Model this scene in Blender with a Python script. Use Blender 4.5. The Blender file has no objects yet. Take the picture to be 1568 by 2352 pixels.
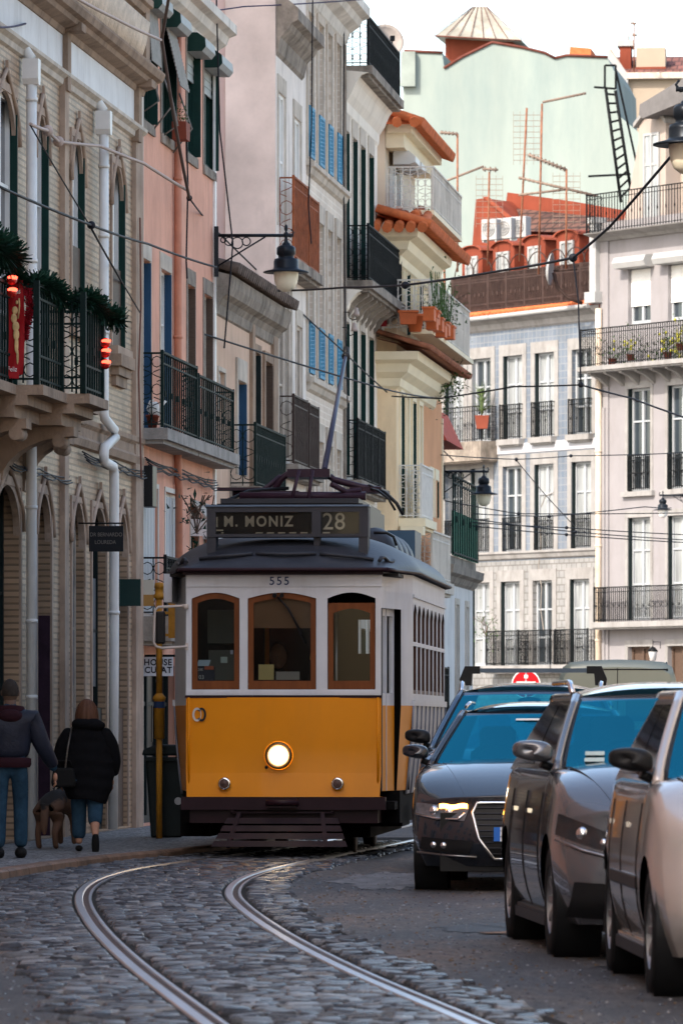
import bpy, bmesh, math, random
from mathutils import Vector, Matrix, noise
random.seed(7)
R = math.radians
sc = bpy.context.scene
COL = sc.collection
# ---------------------------------------------------------------- camera
FPX = 13000.0; CX = 784.0; HY = 1660.0; HC = 1.33
cam = bpy.data.cameras.new('camera'); camo = bpy.data.objects.new('camera', cam); COL.objects.link(camo)
cam.sensor_fit = 'VERTICAL'; cam.sensor_height = 36; cam.sensor_width = 24
cam.lens = FPX / 2352 * 36
cam.shift_y = (HY - 1176) / 2352
camo.location = (0, 0, HC); camo.rotation_euler = (R(90), 0, 0)
cam.clip_start = 1; cam.clip_end = 3000
cam.dof.use_dof = True; cam.dof.focus_distance = 58; cam.dof.aperture_fstop = 9
sc.camera = camo
sc.render.engine = 'CYCLES'
def ray(px, py): return Vector(((px - CX) / FPX, 1.0, (HY - py) / FPX))
def at(px, py, Y): r = ray(px, py) * Y; return Vector((r.x, Y, HC + r.z))
# ---------------------------------------------------------------- objects
def tag(o, label=None, cat=None, group=None, kind=None):
    if label: o['label'] = label
    if cat: o['category'] = cat
    if group: o['group'] = group
    if kind: o['kind'] = kind
    return o
def thing(name, label, cat, loc=(0, 0, 0), rz=0, group=None):
    o = bpy.data.objects.new(name, None); COL.objects.link(o)
    o.location = loc; o.rotation_euler = (0, 0, rz); o.empty_display_size = .2
    return tag(o, label, cat, group)
def kids(o): return [c for c in bpy.data.objects if c.parent == o]
def copy_tree(o, parent=None):
    c = o.copy(); COL.objects.link(c)
    if parent: c.parent = parent
    for ch in kids(o):
        copy_tree(ch, c)
    return c
class MB:
    def __init__(s): s.v = []; s.f = []; s.m = []; s.sm = []; s.cur = 0; s.M = None; s.smooth = False
    def V(s, p):
        p = Vector(p)
        if s.M is not None: p = s.M @ p
        s.v.append(p); return len(s.v) - 1
    def F(s, ids, smooth=None):
        s.f.append(tuple(ids)); s.m.append(s.cur); s.sm.append(s.smooth if smooth is None else smooth)
    def poly(s, pts): s.F([s.V(p) for p in pts]); return s
    def box(s, x0, x1, y0, y1, z0, z1):
        i = [s.V(p) for p in ((x0,y0,z0),(x1,y0,z0),(x1,y1,z0),(x0,y1,z0),(x0,y0,z1),(x1,y0,z1),(x1,y1,z1),(x0,y1,z1))]
        for q in ((0,3,2,1),(4,5,6,7),(0,1,5,4),(1,2,6,5),(2,3,7,6),(3,0,4,7)): s.F([i[k] for k in q], False)
        return s
    def bar(s, a, b, w, h=None, up=(0,0,1)):
        a = Vector(a); b = Vector(b); h = h or w; d = (b - a).normalized(); u = Vector(up)
        if abs(d.dot(u)) > .98: u = Vector((0,1,0)) if abs(d.y) < .9 else Vector((1,0,0))
        sx = d.cross(u).normalized() * w / 2; sy = sx.cross(d).normalized() * h / 2
        i = [s.V(p) for p in (a-sx-sy, a+sx-sy, a+sx+sy, a-sx+sy, b-sx-sy, b+sx-sy, b+sx+sy, b-sx+sy)]
        for q in ((0,3,2,1),(4,5,6,7),(0,1,5,4),(1,2,6,5),(2,3,7,6),(3,0,4,7)): s.F([i[k] for k in q], False)
        return s
    def tube(s, pts, r, n=8, closed=False, cap=True):
        pts = [Vector(p) for p in pts]; N = len(pts)
        rr = r if isinstance(r, (list, tuple)) else [r] * N
        rings = []; up = None
        for k, p in enumerate(pts):
            a = pts[(k-1) % N] if (closed or k > 0) else p; b = pts[(k+1) % N] if (closed or k < N-1) else p
            d = (b - a)
            d = d.normalized() if d.length > 1e-9 else Vector((0,0,1))
            if up is None: up = Vector((0,0,1)) if abs(d.z) < .9 else Vector((1,0,0))
            sx = d.cross(up)
            if sx.length < 1e-4: sx = d.cross(Vector((1,.2,0)))
            sx.normalize(); sy = sx.cross(d).normalized(); up = sy
            rings.append([s.V(p + (sx*math.cos(t) + sy*math.sin(t))*rr[k]) for t in [2*math.pi*j/n for j in range(n)]])
        M = N if closed else N - 1
        for k in range(M):
            A = rings[k]; B = rings[(k+1) % N]
            for j in range(n): s.F((A[j], A[(j+1)%n], B[(j+1)%n], B[j]), n > 4)
        if cap and not closed: s.F(rings[0][::-1], False); s.F(rings[-1], False)
        return s
    def lathe(s, prof, c=(0,0,0), n=24, axis='z', arc=1.0):
        c = Vector(c); rings = []
        for r, h in prof:
            ring = []
            for j in range(n + (0 if arc == 1 else 1)):
                t = 2*math.pi*arc*j/n
                a, b = r*math.cos(t), r*math.sin(t)
                p = {'z': Vector((a,b,h)), 'x': Vector((h,a,b)), 'y': Vector((b,h,a))}[axis]
                ring.append(s.V(c+p))
            rings.append(ring)
        for A, B in zip(rings, rings[1:]):
            m = len(A)
            for j in range(m if arc == 1 else m-1): s.F((A[j], A[(j+1)%m], B[(j+1)%m], B[j]), True)
        return s
    def disc(s, c, r, n=20, axis='z'):
        c = Vector(c); ring = []
        for j in range(n):
            t = 2*math.pi*j/n; a, b = r*math.cos(t), r*math.sin(t)
            ring.append(s.V(c + {'z': Vector((a,b,0)), 'x': Vector((0,a,b)), 'y': Vector((b,0,a))}[axis]))
        s.F(ring, False); return s
    def prism(s, poly, d0, d1, plane='xz'):
        mk = {'xz': lambda a,b,d: (a,d,b), 'xy': lambda a,b,d: (a,b,d), 'yz': lambda a,b,d: (d,a,b)}[plane]
        A = [s.V(mk(a,b,d0)) for a,b in poly]; B = [s.V(mk(a,b,d1)) for a,b in poly]
        n = len(poly); s.F(A, False); s.F(B[::-1], False)
        for k in range(n): s.F((A[k], B[k], B[(k+1)%n], A[(k+1)%n]), False)
        return s
    def ext(s, prof, a, b, cap=True):
        """extrude profile [(out, z)] between two xy points a, b (out = to the right of a->b, i.e. local -y when a->b is +x)"""
        a = Vector((a[0],a[1],0)); b = Vector((b[0],b[1],0)); d = (b-a).normalized(); o = Vector((d.y,-d.x,0))
        A = [s.V(a + o*p + Vector((0,0,z))) for p,z in prof]; B = [s.V(b + o*p + Vector((0,0,z))) for p,z in prof]
        for k in range(len(prof)-1): s.F((A[k], B[k], B[k+1], A[k+1]), False)
        if cap: s.F(A, False); s.F(B[::-1], False)
        return s
    def grid(s, fn, nu, nv, smooth=True):
        I = [[s.V(fn(i/nu, j/nv)) for j in range(nv+1)] for i in range(nu+1)]
        for i in range(nu):
            for j in range(nv): s.F((I[i][j], I[i+1][j], I[i+1][j+1], I[i][j+1]), smooth)
        s.I = I; return s
    def sphere(s, c, r, n=12, m=8):
        c = Vector(c); r = Vector(r) if isinstance(r,(tuple,list)) else Vector((r,r,r))
        s.grid(lambda u,v: c + Vector((r.x*math.sin(math.pi*v)*math.cos(2*math.pi*u), r.y*math.sin(math.pi*v)*math.sin(2*math.pi*u), r.z*math.cos(math.pi*v))), n, m)
        return s
    def build(s, name, mats, parent=None, weld=False, bevel=0, subsurf=0, loc=None):
        me = bpy.data.meshes.new(name); me.from_pydata([tuple(v) for v in s.v], [], s.f)
        if not isinstance(mats, (list, tuple)): mats = [mats]
        for m in mats: me.materials.append(m)
        me.polygons.foreach_set('material_index', s.m); me.polygons.foreach_set('use_smooth', s.sm)
        bm = bmesh.new(); bm.from_mesh(me)
        if weld: bmesh.ops.remove_doubles(bm, verts=bm.verts, dist=1e-4)
        bmesh.ops.recalc_face_normals(bm, faces=bm.faces)
        bm.to_mesh(me); bm.free(); me.update()
        o = bpy.data.objects.new(name, me); COL.objects.link(o)
        if parent: o.parent = parent
        if loc: o.location = loc
        if bevel:
            b = o.modifiers.new('b', 'BEVEL'); b.width = bevel; b.segments = 2; b.limit_method = 'ANGLE'; b.angle_limit = R(40)
        if subsurf:
            b = o.modifiers.new('s', 'SUBSURF'); b.levels = subsurf; b.render_levels = subsurf
        return o
def text(name, body, size, mat, parent, loc, rot, ext=.002, align='CENTER', sx=1.0, bold=0.0, spacing=1.0, shear=0):
    c = bpy.data.curves.new(name, 'FONT'); c.body = body; c.size = size; c.extrude = ext; c.align_x = align; c.align_y = 'CENTER'
    c.offset = bold; c.space_character = spacing; c.shear = shear; c.resolution_u = 4
    t = bpy.data.objects.new(name+'_tmp', c); COL.objects.link(t)
    dg = bpy.context.evaluated_depsgraph_get(); me = bpy.data.meshes.new_from_object(t.evaluated_get(dg))
    bpy.data.objects.remove(t); me.materials.clear(); me.materials.append(mat)
    o = bpy.data.objects.new(name, me); COL.objects.link(o); o.parent = parent
    o.location = loc; o.rotation_euler = rot; o.scale = (sx, 1, 1)
    return o
# ---------------------------------------------------------------- materials
MC = {}
class NT:
    def __init__(s, m): s.t = m.node_tree; s.n = s.t.nodes; s.l = s.t.links; s.b = s.n['Principled BSDF']
    def new(s, ty, **k):
        o = s.n.new(ty)
        for a, b in k.items(): setattr(o, a, b)
        return o
    def link(s, a, b): s.l.new(a, b)
def hexc(h):
    v = [int(h[i:i+2],16)/255 for i in (0,2,4)]
    return tuple(x/12.92 if x <= .04045 else ((x+.055)/1.055)**2.4 for x in v)
def mat(name, col, rough=.7, var=.12, scale=2.0, bump=0.0, metal=0, spec=.18, stretch=(1,1,1), stain=None, stain_amt=.5, stain_scale=.6, coat=0, emit=0, emitc=None, alpha=1, trans=0, bscale=None, ior=1.45):
    if name in MC: return MC[name]
    m = bpy.data.materials.new(name); m.use_nodes = True; n = NT(m); b = n.b
    if isinstance(col, str): col = hexc(col)
    b.inputs['Roughness'].default_value = rough; b.inputs['Metallic'].default_value = metal
    b.inputs['Specular IOR Level'].default_value = spec; b.inputs['Coat Weight'].default_value = coat; b.inputs['Coat Roughness'].default_value = .03
    b.inputs['IOR'].default_value = ior; b.inputs['Transmission Weight'].default_value = trans
    if alpha < 1: b.inputs['Alpha'].default_value = alpha
    if emit:
        b.inputs['Emission Color'].default_value = (*(emitc or col), 1); b.inputs['Emission Strength'].default_value = emit
    tc = n.new('ShaderNodeTexCoord'); mp = n.new('ShaderNodeMapping'); n.link(tc.outputs['Object'], mp.inputs[0]); mp.inputs['Scale'].default_value = stretch
    if var or stain:
        nz = n.new('ShaderNodeTexNoise'); nz.inputs['Scale'].default_value = scale; nz.inputs['Detail'].default_value = 6; nz.inputs['Roughness'].default_value = .62
        n.link(mp.outputs[0], nz.inputs[0])
        rp = n.new('ShaderNodeValToRGB'); n.link(nz.outputs[0], rp.inputs[0])
        rp.color_ramp.elements[0].position = .3; rp.color_ramp.elements[1].position = .7
        rp.color_ramp.elements[0].color = tuple(c*(1-var) for c in col)+(1,); rp.color_ramp.elements[1].color = tuple(min(1, c*(1+var)) for c in col)+(1,)
        out = rp.outputs[0]
        if stain:
            if isinstance(stain, str): stain = hexc(stain)
            mp2 = n.new('ShaderNodeMapping'); n.link(tc.outputs['Object'], mp2.inputs[0]); mp2.inputs['Scale'].default_value = (1, 1, .25)
            n2 = n.new('ShaderNodeTexNoise'); n2.inputs['Scale'].default_value = stain_scale*4; n2.inputs['Detail'].default_value = 8; n2.inputs['Roughness'].default_value = .7
            n.link(mp2.outputs[0], n2.inputs[0])
            r2 = n.new('ShaderNodeValToRGB'); n.link(n2.outputs[0], r2.inputs[0]); r2.color_ramp.elements[0].position = .48; r2.color_ramp.elements[1].position = .72
            mu = n.new('ShaderNodeMath', operation='MULTIPLY'); n.link(r2.outputs[0], mu.inputs[0]); mu.inputs[1].default_value = stain_amt
            mx = n.new('ShaderNodeMixRGB'); n.link(mu.outputs[0], mx.inputs[0]); n.link(out, mx.inputs[1]); mx.inputs[2].default_value = (*stain, 1); out = mx.outputs[0]
        n.link(out, b.inputs['Base Color'])
    else: b.inputs['Base Color'].default_value = (*col, 1)
    if bump:
        nb = n.new('ShaderNodeTexNoise'); nb.inputs['Scale'].default_value = bscale or scale*8; nb.inputs['Detail'].default_value = 4; n.link(mp.outputs[0], nb.inputs[0])
        bp = n.new('ShaderNodeBump'); bp.inputs['Strength'].default_value = bump; bp.inputs['Distance'].default_value = .02
        n.link(nb.outputs[0], bp.inputs['Height']); n.link(bp.outputs[0], b.inputs['Normal'])
    MC[name] = m; return m
def tilemat(name, c1, c2, mortar, bw=.2, bh=.1, mort=.012, offset=.5, rough=.5, bump=.3, var=.25, bias=0, wave=None):
    """tiles or bricks laid in the object's x-z plane"""
    if name in MC: return MC[name]
    m = bpy.data.materials.new(name); m.use_nodes = True; n = NT(m); b = n.b; b.inputs['Roughness'].default_value = rough; b.inputs['Specular IOR Level'].default_value = .25
    c1, c2, mortar = [hexc(c) if isinstance(c, str) else c for c in (c1, c2, mortar)]
    tc = n.new('ShaderNodeTexCoord'); sp = n.new('ShaderNodeSeparateXYZ'); cb = n.new('ShaderNodeCombineXYZ')
    n.link(tc.outputs['Object'], sp.inputs[0]); n.link(sp.outputs[0], cb.inputs[0]); n.link(sp.outputs[2], cb.inputs[1])
    br = n.new('ShaderNodeTexBrick'); n.link(cb.outputs[0], br.inputs[0]); br.offset = offset
    br.inputs['Scale'].default_value = 1; br.inputs['Brick Width'].default_value = bw; br.inputs['Row Height'].default_value = bh
    br.inputs['Mortar Size'].default_value = mort; br.inputs['Mortar Smooth'].default_value = .2; br.inputs['Bias'].default_value = bias
    br.inputs['Color1'].default_value = (*c1, 1); br.inputs['Color2'].default_value = (*c2, 1); br.inputs['Mortar'].default_value = (*mortar, 1)
    nz = n.new('ShaderNodeTexNoise'); nz.inputs['Scale'].default_value = 1.3; nz.inputs['Detail'].default_value = 7; n.link(tc.outputs['Object'], nz.inputs[0])
    rp = n.new('ShaderNodeMapRange'); n.link(nz.outputs[0], rp.inputs[0]); rp.inputs[1].default_value = .3; rp.inputs[2].default_value = .7; rp.inputs[3].default_value = 1-var; rp.inputs[4].default_value = 1+var*.5
    mx = n.new('ShaderNodeMixRGB', blend_type='MULTIPLY'); mx.inputs[0].default_value = 1; n.link(br.outputs[0], mx.inputs[1]); n.link(rp.outputs[0], mx.inputs[2])
    n.link(mx.outputs[0], b.inputs['Base Color'])
    bp = n.new('ShaderNodeBump'); bp.inputs['Strength'].default_value = bump; bp.inputs['Distance'].default_value = .01; bp.invert = True
    n.link(br.outputs['Fac'], bp.inputs['Height']); n.link(bp.outputs[0], b.inputs['Normal'])
    MC[name] = m; return m
iron_black = mat('iron_black', (.006,.007,.008), .65, .3, 6, spec=.15)
iron_green = mat('iron_green', (.004,.014,.013), .65, .3, 6, spec=.15)
iron_brown = mat('iron_brown', (.045,.028,.024), .6, .3, 6)
iron_rust = mat('iron_rust', (.26,.075,.03), .7, .35, 8)
white_paint = mat('white_paint', (.72,.72,.70), .45, .08, 3)
frame_grey = mat('frame_grey', (.34,.365,.39), .5, .08, 3)
white_old = mat('white_old', (.62,.58,.52), .7, .15, 2, .3, stain='6b6258', stain_amt=.5)
stone_pale = mat('stone_pale', (.52,.46,.39), .85, .18, 3, .35, stain='4a4038', stain_amt=.45)
stone_brown = mat('stone_brown', (.31,.225,.165), .85, .2, 3, .4, stain='33261f', stain_amt=.55)
stone_dirty = mat('stone_dirty', (.26,.225,.19), .9, .35, 4, .5, stain='1c1915', stain_amt=.7)
stone_pink = mat('stone_pink', (.40,.30,.23), .85, .2, 3, .3, stain='54423b')
shutter_green = mat('shutter_green', (.005,.030,.025), .55, .2, 5, spec=.2)
shutter_dark = mat('shutter_dark', (.010,.018,.019), .55, .2, 5, spec=.2)
shutter_brown = mat('shutter_brown', (.09,.06,.045), .6, .3, 12, stretch=(1,1,12))
shutter_blue = mat('shutter_blue', (.015,.20,.36), .5, .2, 5)
glassm = mat('window_glass', (.03,.04,.05), .05, .3, .7, spec=.9)
glass_pale = mat('window_curtained', (.28,.30,.31), .12, .35, 1.3, spec=.8, stretch=(6,1,.5))
terracotta = mat('terracotta', (.50,.135,.05), .8, .3, 5, .3)
terracotta_old = mat('terracotta_old', (.30,.12,.07), .85, .4, 5, .4, stain='3a2c22', stain_amt=.6)
rooftile_dirty = mat('rooftile_dirty', (.12,.09,.075), .9, .5, 8, .5)
leafm = mat('leaf', (.05,.10,.03), .6, .4, 9)
leafdk = mat('leaf_dark', (.01,.045,.03), .6, .4, 9)
rubber = mat('rubber', (.010,.010,.011), .75, .2, 20)
chrome = mat('chrome', (.75,.76,.78), .12, 0, metal=1)
steel = mat('steel', (.42,.42,.43), .35, .2, 4, metal=1)
plastic_black = mat('plastic_black', (.012,.012,.013), .4, .1, 4)
wire_m = mat('wire_black', (.012,.014,.02), .6, 0)
wire_pale = mat('wire_pale', (.45,.36,.32), .7, 0)
stone_far = mat('stone_far', (.275,.27,.265), .85, .14, 3, .3, stain='4a4038', stain_amt=.4)
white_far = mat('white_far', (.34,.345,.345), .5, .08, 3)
# ---------------------------------------------------------------- light, sky
SUN = Vector((-.62, -.76, .86)).normalized()
w = bpy.data.worlds.new('World'); sc.world = w; w.use_nodes = True
wn = w.node_tree.nodes; bg = wn['Background']
sky = wn.new('ShaderNodeTexSky'); sky.sky_type = 'NISHITA'; sky.sun_disc = False
sky.sun_elevation = math.asin(SUN.z); sky.sun_rotation = math.atan2(SUN.x, SUN.y) % (2*math.pi)
sky.air_density = 1.0; sky.dust_density = 2.2; sky.ozone_density = 0.3
wb = wn.new('ShaderNodeMixRGB'); wb.blend_type = 'MULTIPLY'; wb.inputs[0].default_value = 1; wb.inputs[2].default_value = (1.04, .985, .92, 1)
w.node_tree.links.new(sky.outputs[0], wb.inputs[1]); w.node_tree.links.new(wb.outputs[0], bg.inputs[0]); bg.inputs[1].default_value = .15
sl = bpy.data.lights.new('sun', 'SUN'); sl.energy = 2.0; sl.angle = R(.6); sl.color = (1, .91, .80)
so = bpy.data.objects.new('sun', sl); COL.objects.link(so); so.rotation_euler = (-SUN).to_track_quat('-Z', 'Y').to_euler(); so.location = (-30, -30, 50)
sc.view_settings.view_transform = 'Standard'; sc.view_settings.look = 'None'; sc.view_settings.gamma = 1; sc.view_settings.exposure = 1.6
# ---------------------------------------------------------------- ground
def interp(tab, x):
    if x <= tab[0][0]: k = 0
    elif x >= tab[-1][0]: k = len(tab)-2
    else: k = next(i for i in range(len(tab)-1) if tab[i][0] <= x <= tab[i+1][0])
    (x0,y0),(x1,y1) = tab[k], tab[k+1]; t = (x-x0)/(x1-x0)
    if t < 0 or t > 1: return y0+(y1-y0)*t
    m0 = (y1-y0) if k == 0 else (y1-tab[k-1][1])/(x1-tab[k-1][0])*(x1-x0)
    m1 = (y1-y0) if k == len(tab)-2 else (tab[k+2][1]-y0)/(tab[k+2][0]-x0)*(x1-x0)
    return (2*t**3-3*t*t+1)*y0+(t**3-2*t*t+t)*m0+(-2*t**3+3*t*t)*y1+(t**3-t*t)*m1
RL = [(12,.7),(20,-.1),(25,-.585),(31.4,-1.17),(37.6,-1.65),(43.2,-1.97),(47.4,-2.03),(50.9,-1.85),(54,-1.44),(58,-.80),(64,-.07),(75,1.05),(95,3.1),(125,6.6)]
RR = [(12,1.75),(20,1.06),(25,.57),(30.3,.04),(36,-.42),(42.2,-.79),(45.5,-.86),(48.7,-.78),(51.6,-.55),(55.8,-.10),(60.7,.50),(75,2.1),(95,4.2),(125,7.7)]
KB = [(-30,-8),(20,-4.3),(40,-3.3),(48,-2.88),(53.2,-2.22),(56.7,-1.48),(60,-.95),(66,-.3),(80,1.2),(110,4.3)]
def wallx(Y): return -9.77 + .107*Y
KZ = .07
def asphalt_mat():
    m = bpy.data.materials.new('asphalt'); m.use_nodes = True; n = NT(m); b = n.b
    tc = n.new('ShaderNodeTexCoord')
    n1 = n.new('ShaderNodeTexNoise'); n1.inputs['Scale'].default_value = .55; n1.inputs['Detail'].default_value = 9; n1.inputs['Roughness'].default_value = .65; n1.inputs['Distortion'].default_value = .4
    mp = n.new('ShaderNodeMapping'); mp.inputs['Scale'].default_value = (1.6,.45,1); n.link(tc.outputs['Object'], mp.inputs[0]); n.link(mp.outputs[0], n1.inputs[0])
    r = n.new('ShaderNodeValToRGB'); n.link(n1.outputs[0], r.inputs[0]); e = r.color_ramp.elements
    e[0].position = .40; e[0].color = (.030,.029,.030,1); e[1].position = .64; e[1].color = (.17,.125,.098,1)
    x = e.new(.48); x.color = (.062,.060,.062,1); x = e.new(.55); x.color = (.10,.088,.080,1)
    n2 = n.new('ShaderNodeTexNoise'); n2.inputs['Scale'].default_value = 9; n2.inputs['Detail'].default_value = 9; n2.inputs['Roughness'].default_value = .75; mp2 = n.new('ShaderNodeMapping'); mp2.inputs['Scale'].default_value = (2.2,.35,1); n.link(tc.outputs['Object'], mp2.inputs[0]); n.link(mp2.outputs[0], n2.inputs[0])
    mr = n.new('ShaderNodeMapRange'); n.link(n2.outputs[0], mr.inputs[0]); mr.inputs[1].default_value=.3; mr.inputs[2].default_value=.7; mr.inputs[3].default_value = .25; mr.inputs[4].default_value = 1.8
    mx = n.new('ShaderNodeMixRGB', blend_type='MULTIPLY'); mx.inputs[0].default_value = 1; n.link(r.outputs[0], mx.inputs[1]); n.link(mr.outputs[0], mx.inputs[2])
    n.link(mx.outputs[0], b.inputs['Base Color'])
    rr = n.new('ShaderNodeMapRange'); n.link(n1.outputs[0], rr.inputs[0]); rr.inputs[3].default_value = .42; rr.inputs[4].default_value = .85; n.link(rr.outputs[0], b.inputs['Roughness'])
    bp = n.new('ShaderNodeBump'); bp.inputs['Strength'].default_value = 1; bp.inputs['Distance'].default_value = .05; n.link(n2.outputs[0], bp.inputs['Height'])
    b2 = n.new('ShaderNodeBump'); b2.inputs['Strength'].default_value = .6; b2.inputs['Distance'].default_value = .06; n.link(n1.outputs[0], b2.inputs['Height']); n.link(bp.outputs[0], b2.inputs['Normal'])
    n.link(b2.outputs[0], b.inputs['Normal']); return m
g = MB(); g.poly([(-900,-900,-.02),(900,-900,-.02),(900,1400,-.02),(-900,1400,-.02)])
tag(g.build('ground', mat('ground_dust', (.20,.18,.16), .9, .2, .3)), kind='structure')
# road sheet from kerb to right side
g = MB(); ys = [-30+2*i for i in range(111)]
for a, b in zip(ys, ys[1:]):
    ka, kb_ = interp(KB,a) if a<110 else 4.3+(a-110)*.1, interp(KB,b) if b<110 else 4.3+(b-110)*.1
    g.poly([(ka-.05,a,0),(40,a,0),(40,b,0),(kb_-.05,b,0)])
tag(g.build('road', asphalt_mat()), kind='structure')
# worn concrete and tar patches in the asphalt
random.seed(12)
g = MB()
def patch(mb, cx, cy, rx, ry, z, n=90, sd=0):
    mb.poly([(cx+rx*math.cos(t)*(1+.55*noise.noise(Vector((math.cos(t)*1.4+sd,math.sin(t)*1.4,sd)))+.35*noise.noise(Vector((math.cos(t)*5+sd,math.sin(t)*5,sd)))+.2*noise.noise(Vector((math.cos(t)*14+sd,math.sin(t)*14,sd)))), cy+ry*math.sin(t)*(1+.55*noise.noise(Vector((math.cos(t)*1.4,math.sin(t)*1.4+sd,sd+3)))+.35*noise.noise(Vector((math.cos(t)*5,math.sin(t)*5+sd,sd+3)))+.2*noise.noise(Vector((math.cos(t)*14,math.sin(t)*14+sd,sd+3)))), z) for t in [2*math.pi*k/n for k in range(n)]])
patch(g, .42, 47.5, .42, 2.6, .004, sd=1); patch(g, -2.35, 49.4, .38, 2.0, .004, sd=2); patch(g, -3.1, 43.5, .5, 2.2, .004, sd=5)
tag(g.build('concrete_patch', mat('concrete_patch', (.14,.135,.135), .6, .45, 4, .5, stretch=(2,.4,1))), kind='structure')
g = MB(); patch(g, 1.05, 36.5, .42, .9, .004, sd=3); patch(g, 2.0, 30.8, .5, .5, .004, sd=11)
tag(g.build('tar_patch', mat('tar_patch', (.030,.029,.029), .55, .4, 4, .6)), kind='structure')
g = MB(); patch(g, 1.25, 35.6, .30, .45, .008, sd=6)
tag(g.build('worn_patch', mat('worn_patch', (.19,.13,.095), .8, .4, 5, .6)), kind='structure')
# pavement + kerb
g = MB(); ky = [-30+1.5*i for i in range(95)]
for a, b in zip(ky, ky[1:]):
    g.poly([(wallx(a)-1,a,KZ),(interp(KB,a)-.16,a,KZ),(interp(KB,b)-.16,b,KZ),(wallx(b)-1,b,KZ)])
def calcada():
    m = bpy.data.materials.new('limestone_setts'); m.use_nodes = True; n = NT(m); b = n.b
    tc = n.new('ShaderNodeTexCoord'); v = n.new('ShaderNodeTexVoronoi'); v.inputs['Scale'].default_value = 13; v.feature = 'DISTANCE_TO_EDGE'; n.link(tc.outputs['Object'], v.inputs[0])
    v2 = n.new('ShaderNodeTexVoronoi'); v2.inputs['Scale'].default_value = 13; n.link(tc.outputs['Object'], v2.inputs[0])
    r = n.new('ShaderNodeValToRGB'); n.link(v.outputs[0], r.inputs[0]); r.color_ramp.elements[0].color=(.05,.045,.04,1); r.color_ramp.elements[1].position=.12; r.color_ramp.elements[1].color=(1,1,1,1)
    mr = n.new('ShaderNodeMapRange'); n.link(v2.outputs['Color'], mr.inputs[0]); mr.inputs[3].default_value=.08; mr.inputs[4].default_value=.42
    mx = n.new('ShaderNodeMixRGB', blend_type='MULTIPLY'); mx.inputs[0].default_value=1; n.link(r.outputs[0], mx.inputs[1]); n.link(mr.outputs[0], mx.inputs[2]); n.link(mx.outputs[0], b.inputs['Base Color'])
    b.inputs['Roughness'].default_value=.5
    bp = n.new('ShaderNodeBump'); bp.inputs['Strength'].default_value=1; bp.inputs['Distance'].default_value=.015; n.link(r.outputs[0], bp.inputs['Height']); n.link(bp.outputs[0], b.inputs['Normal']); return m
tag(g.build('pavement', calcada()), kind='structure')
g = MB(); y = -30.0
while y < 108:
    L = random.uniform(.9, 1.6); y2 = y+L
    def kp(Y): x = interp(KB, Y); return x
    n = 3
    for k in range(n):
        a = y+.008+(L-.016)*k/n; b = y+.008+(L-.016)*(k+1)/n
        xa, xb = kp(a), kp(b); zt = KZ+.006
        P = [(xa-.16,a,-.02),(xa-.16,a,zt),(xa-.035,a,zt),(xa-.008,a,zt-.02),(xa,a,-.02)]
        Q = [(xb-.16,b,-.02),(xb-.16,b,zt),(xb-.035,b,zt),(xb-.008,b,zt-.02),(xb,b,-.02)]
        for i in range(4): g.poly([P[i],Q[i],Q[i+1],P[i+1]])
        if k == 0: g.poly(P)
        if k == n-1: g.poly(Q[::-1])
    y = y2
tag(g.build('kerb', mat('kerb_stone', (.20,.125,.085), .55, .45, 3, .5, stain='1a1512', stain_amt=.6)), kind='structure')
# rails
rail_m = mat('rail_steel', (.62,.64,.68), .30, .12, 1.2, metal=1, stretch=(2,.3,1)); rail_d = mat('rail_groove', (.07,.045,.035), .7, .3, 5)
for tab, side in ((RL,1),(RR,1)):
    r = thing('tram_rail', 'polished steel grooved rail on the %s of the tramway' % ('left' if tab is RL else 'right'), 'tram rail', (0,0,0), 0, 'rails of the tramway')
    h = MB(); gr = MB(); ys = [14+.5*i for i in range(210)]
    def off(Y, d):
        x = interp(tab, Y); s_ = (interp(tab, Y+.05)-interp(tab, Y-.05))/.1; q = math.sqrt(1+s_*s_); return (x+d/q, Y-d*s_/q)
    def strip(mb, d0, d1, z, lip=.0):
        for a, b in zip(ys, ys[1:]):
            p = [off(a,d0)+(z,), off(a,d1)+(z,), off(b,d1)+(z,), off(b,d0)+(z,)]; mb.poly(p)
    def prof(mb, pr):
        for a, b in zip(ys, ys[1:]):
            for (d0,z0),(d1,z1) in zip(pr, pr[1:]):
                mb.poly([off(a,d0)+(z0,), off(a,d1)+(z1,), off(b,d1)+(z1,), off(b,d0)+(z0,)])
    prof(h, [(-.062,-.01),(-.060,.010),(-.052,.017),(-.004,.018),(.002,.010),(.004,-.01)])
    prof(h, [(.042,-.01),(.043,.012),(.048,.015),(.066,.015),(.068,-.01)])
    strip(gr, .002, .044, .0045)
    h.build('rail_head', rail_m, r, weld=True); gr.build('rail_groove', rail_d, r)
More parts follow.
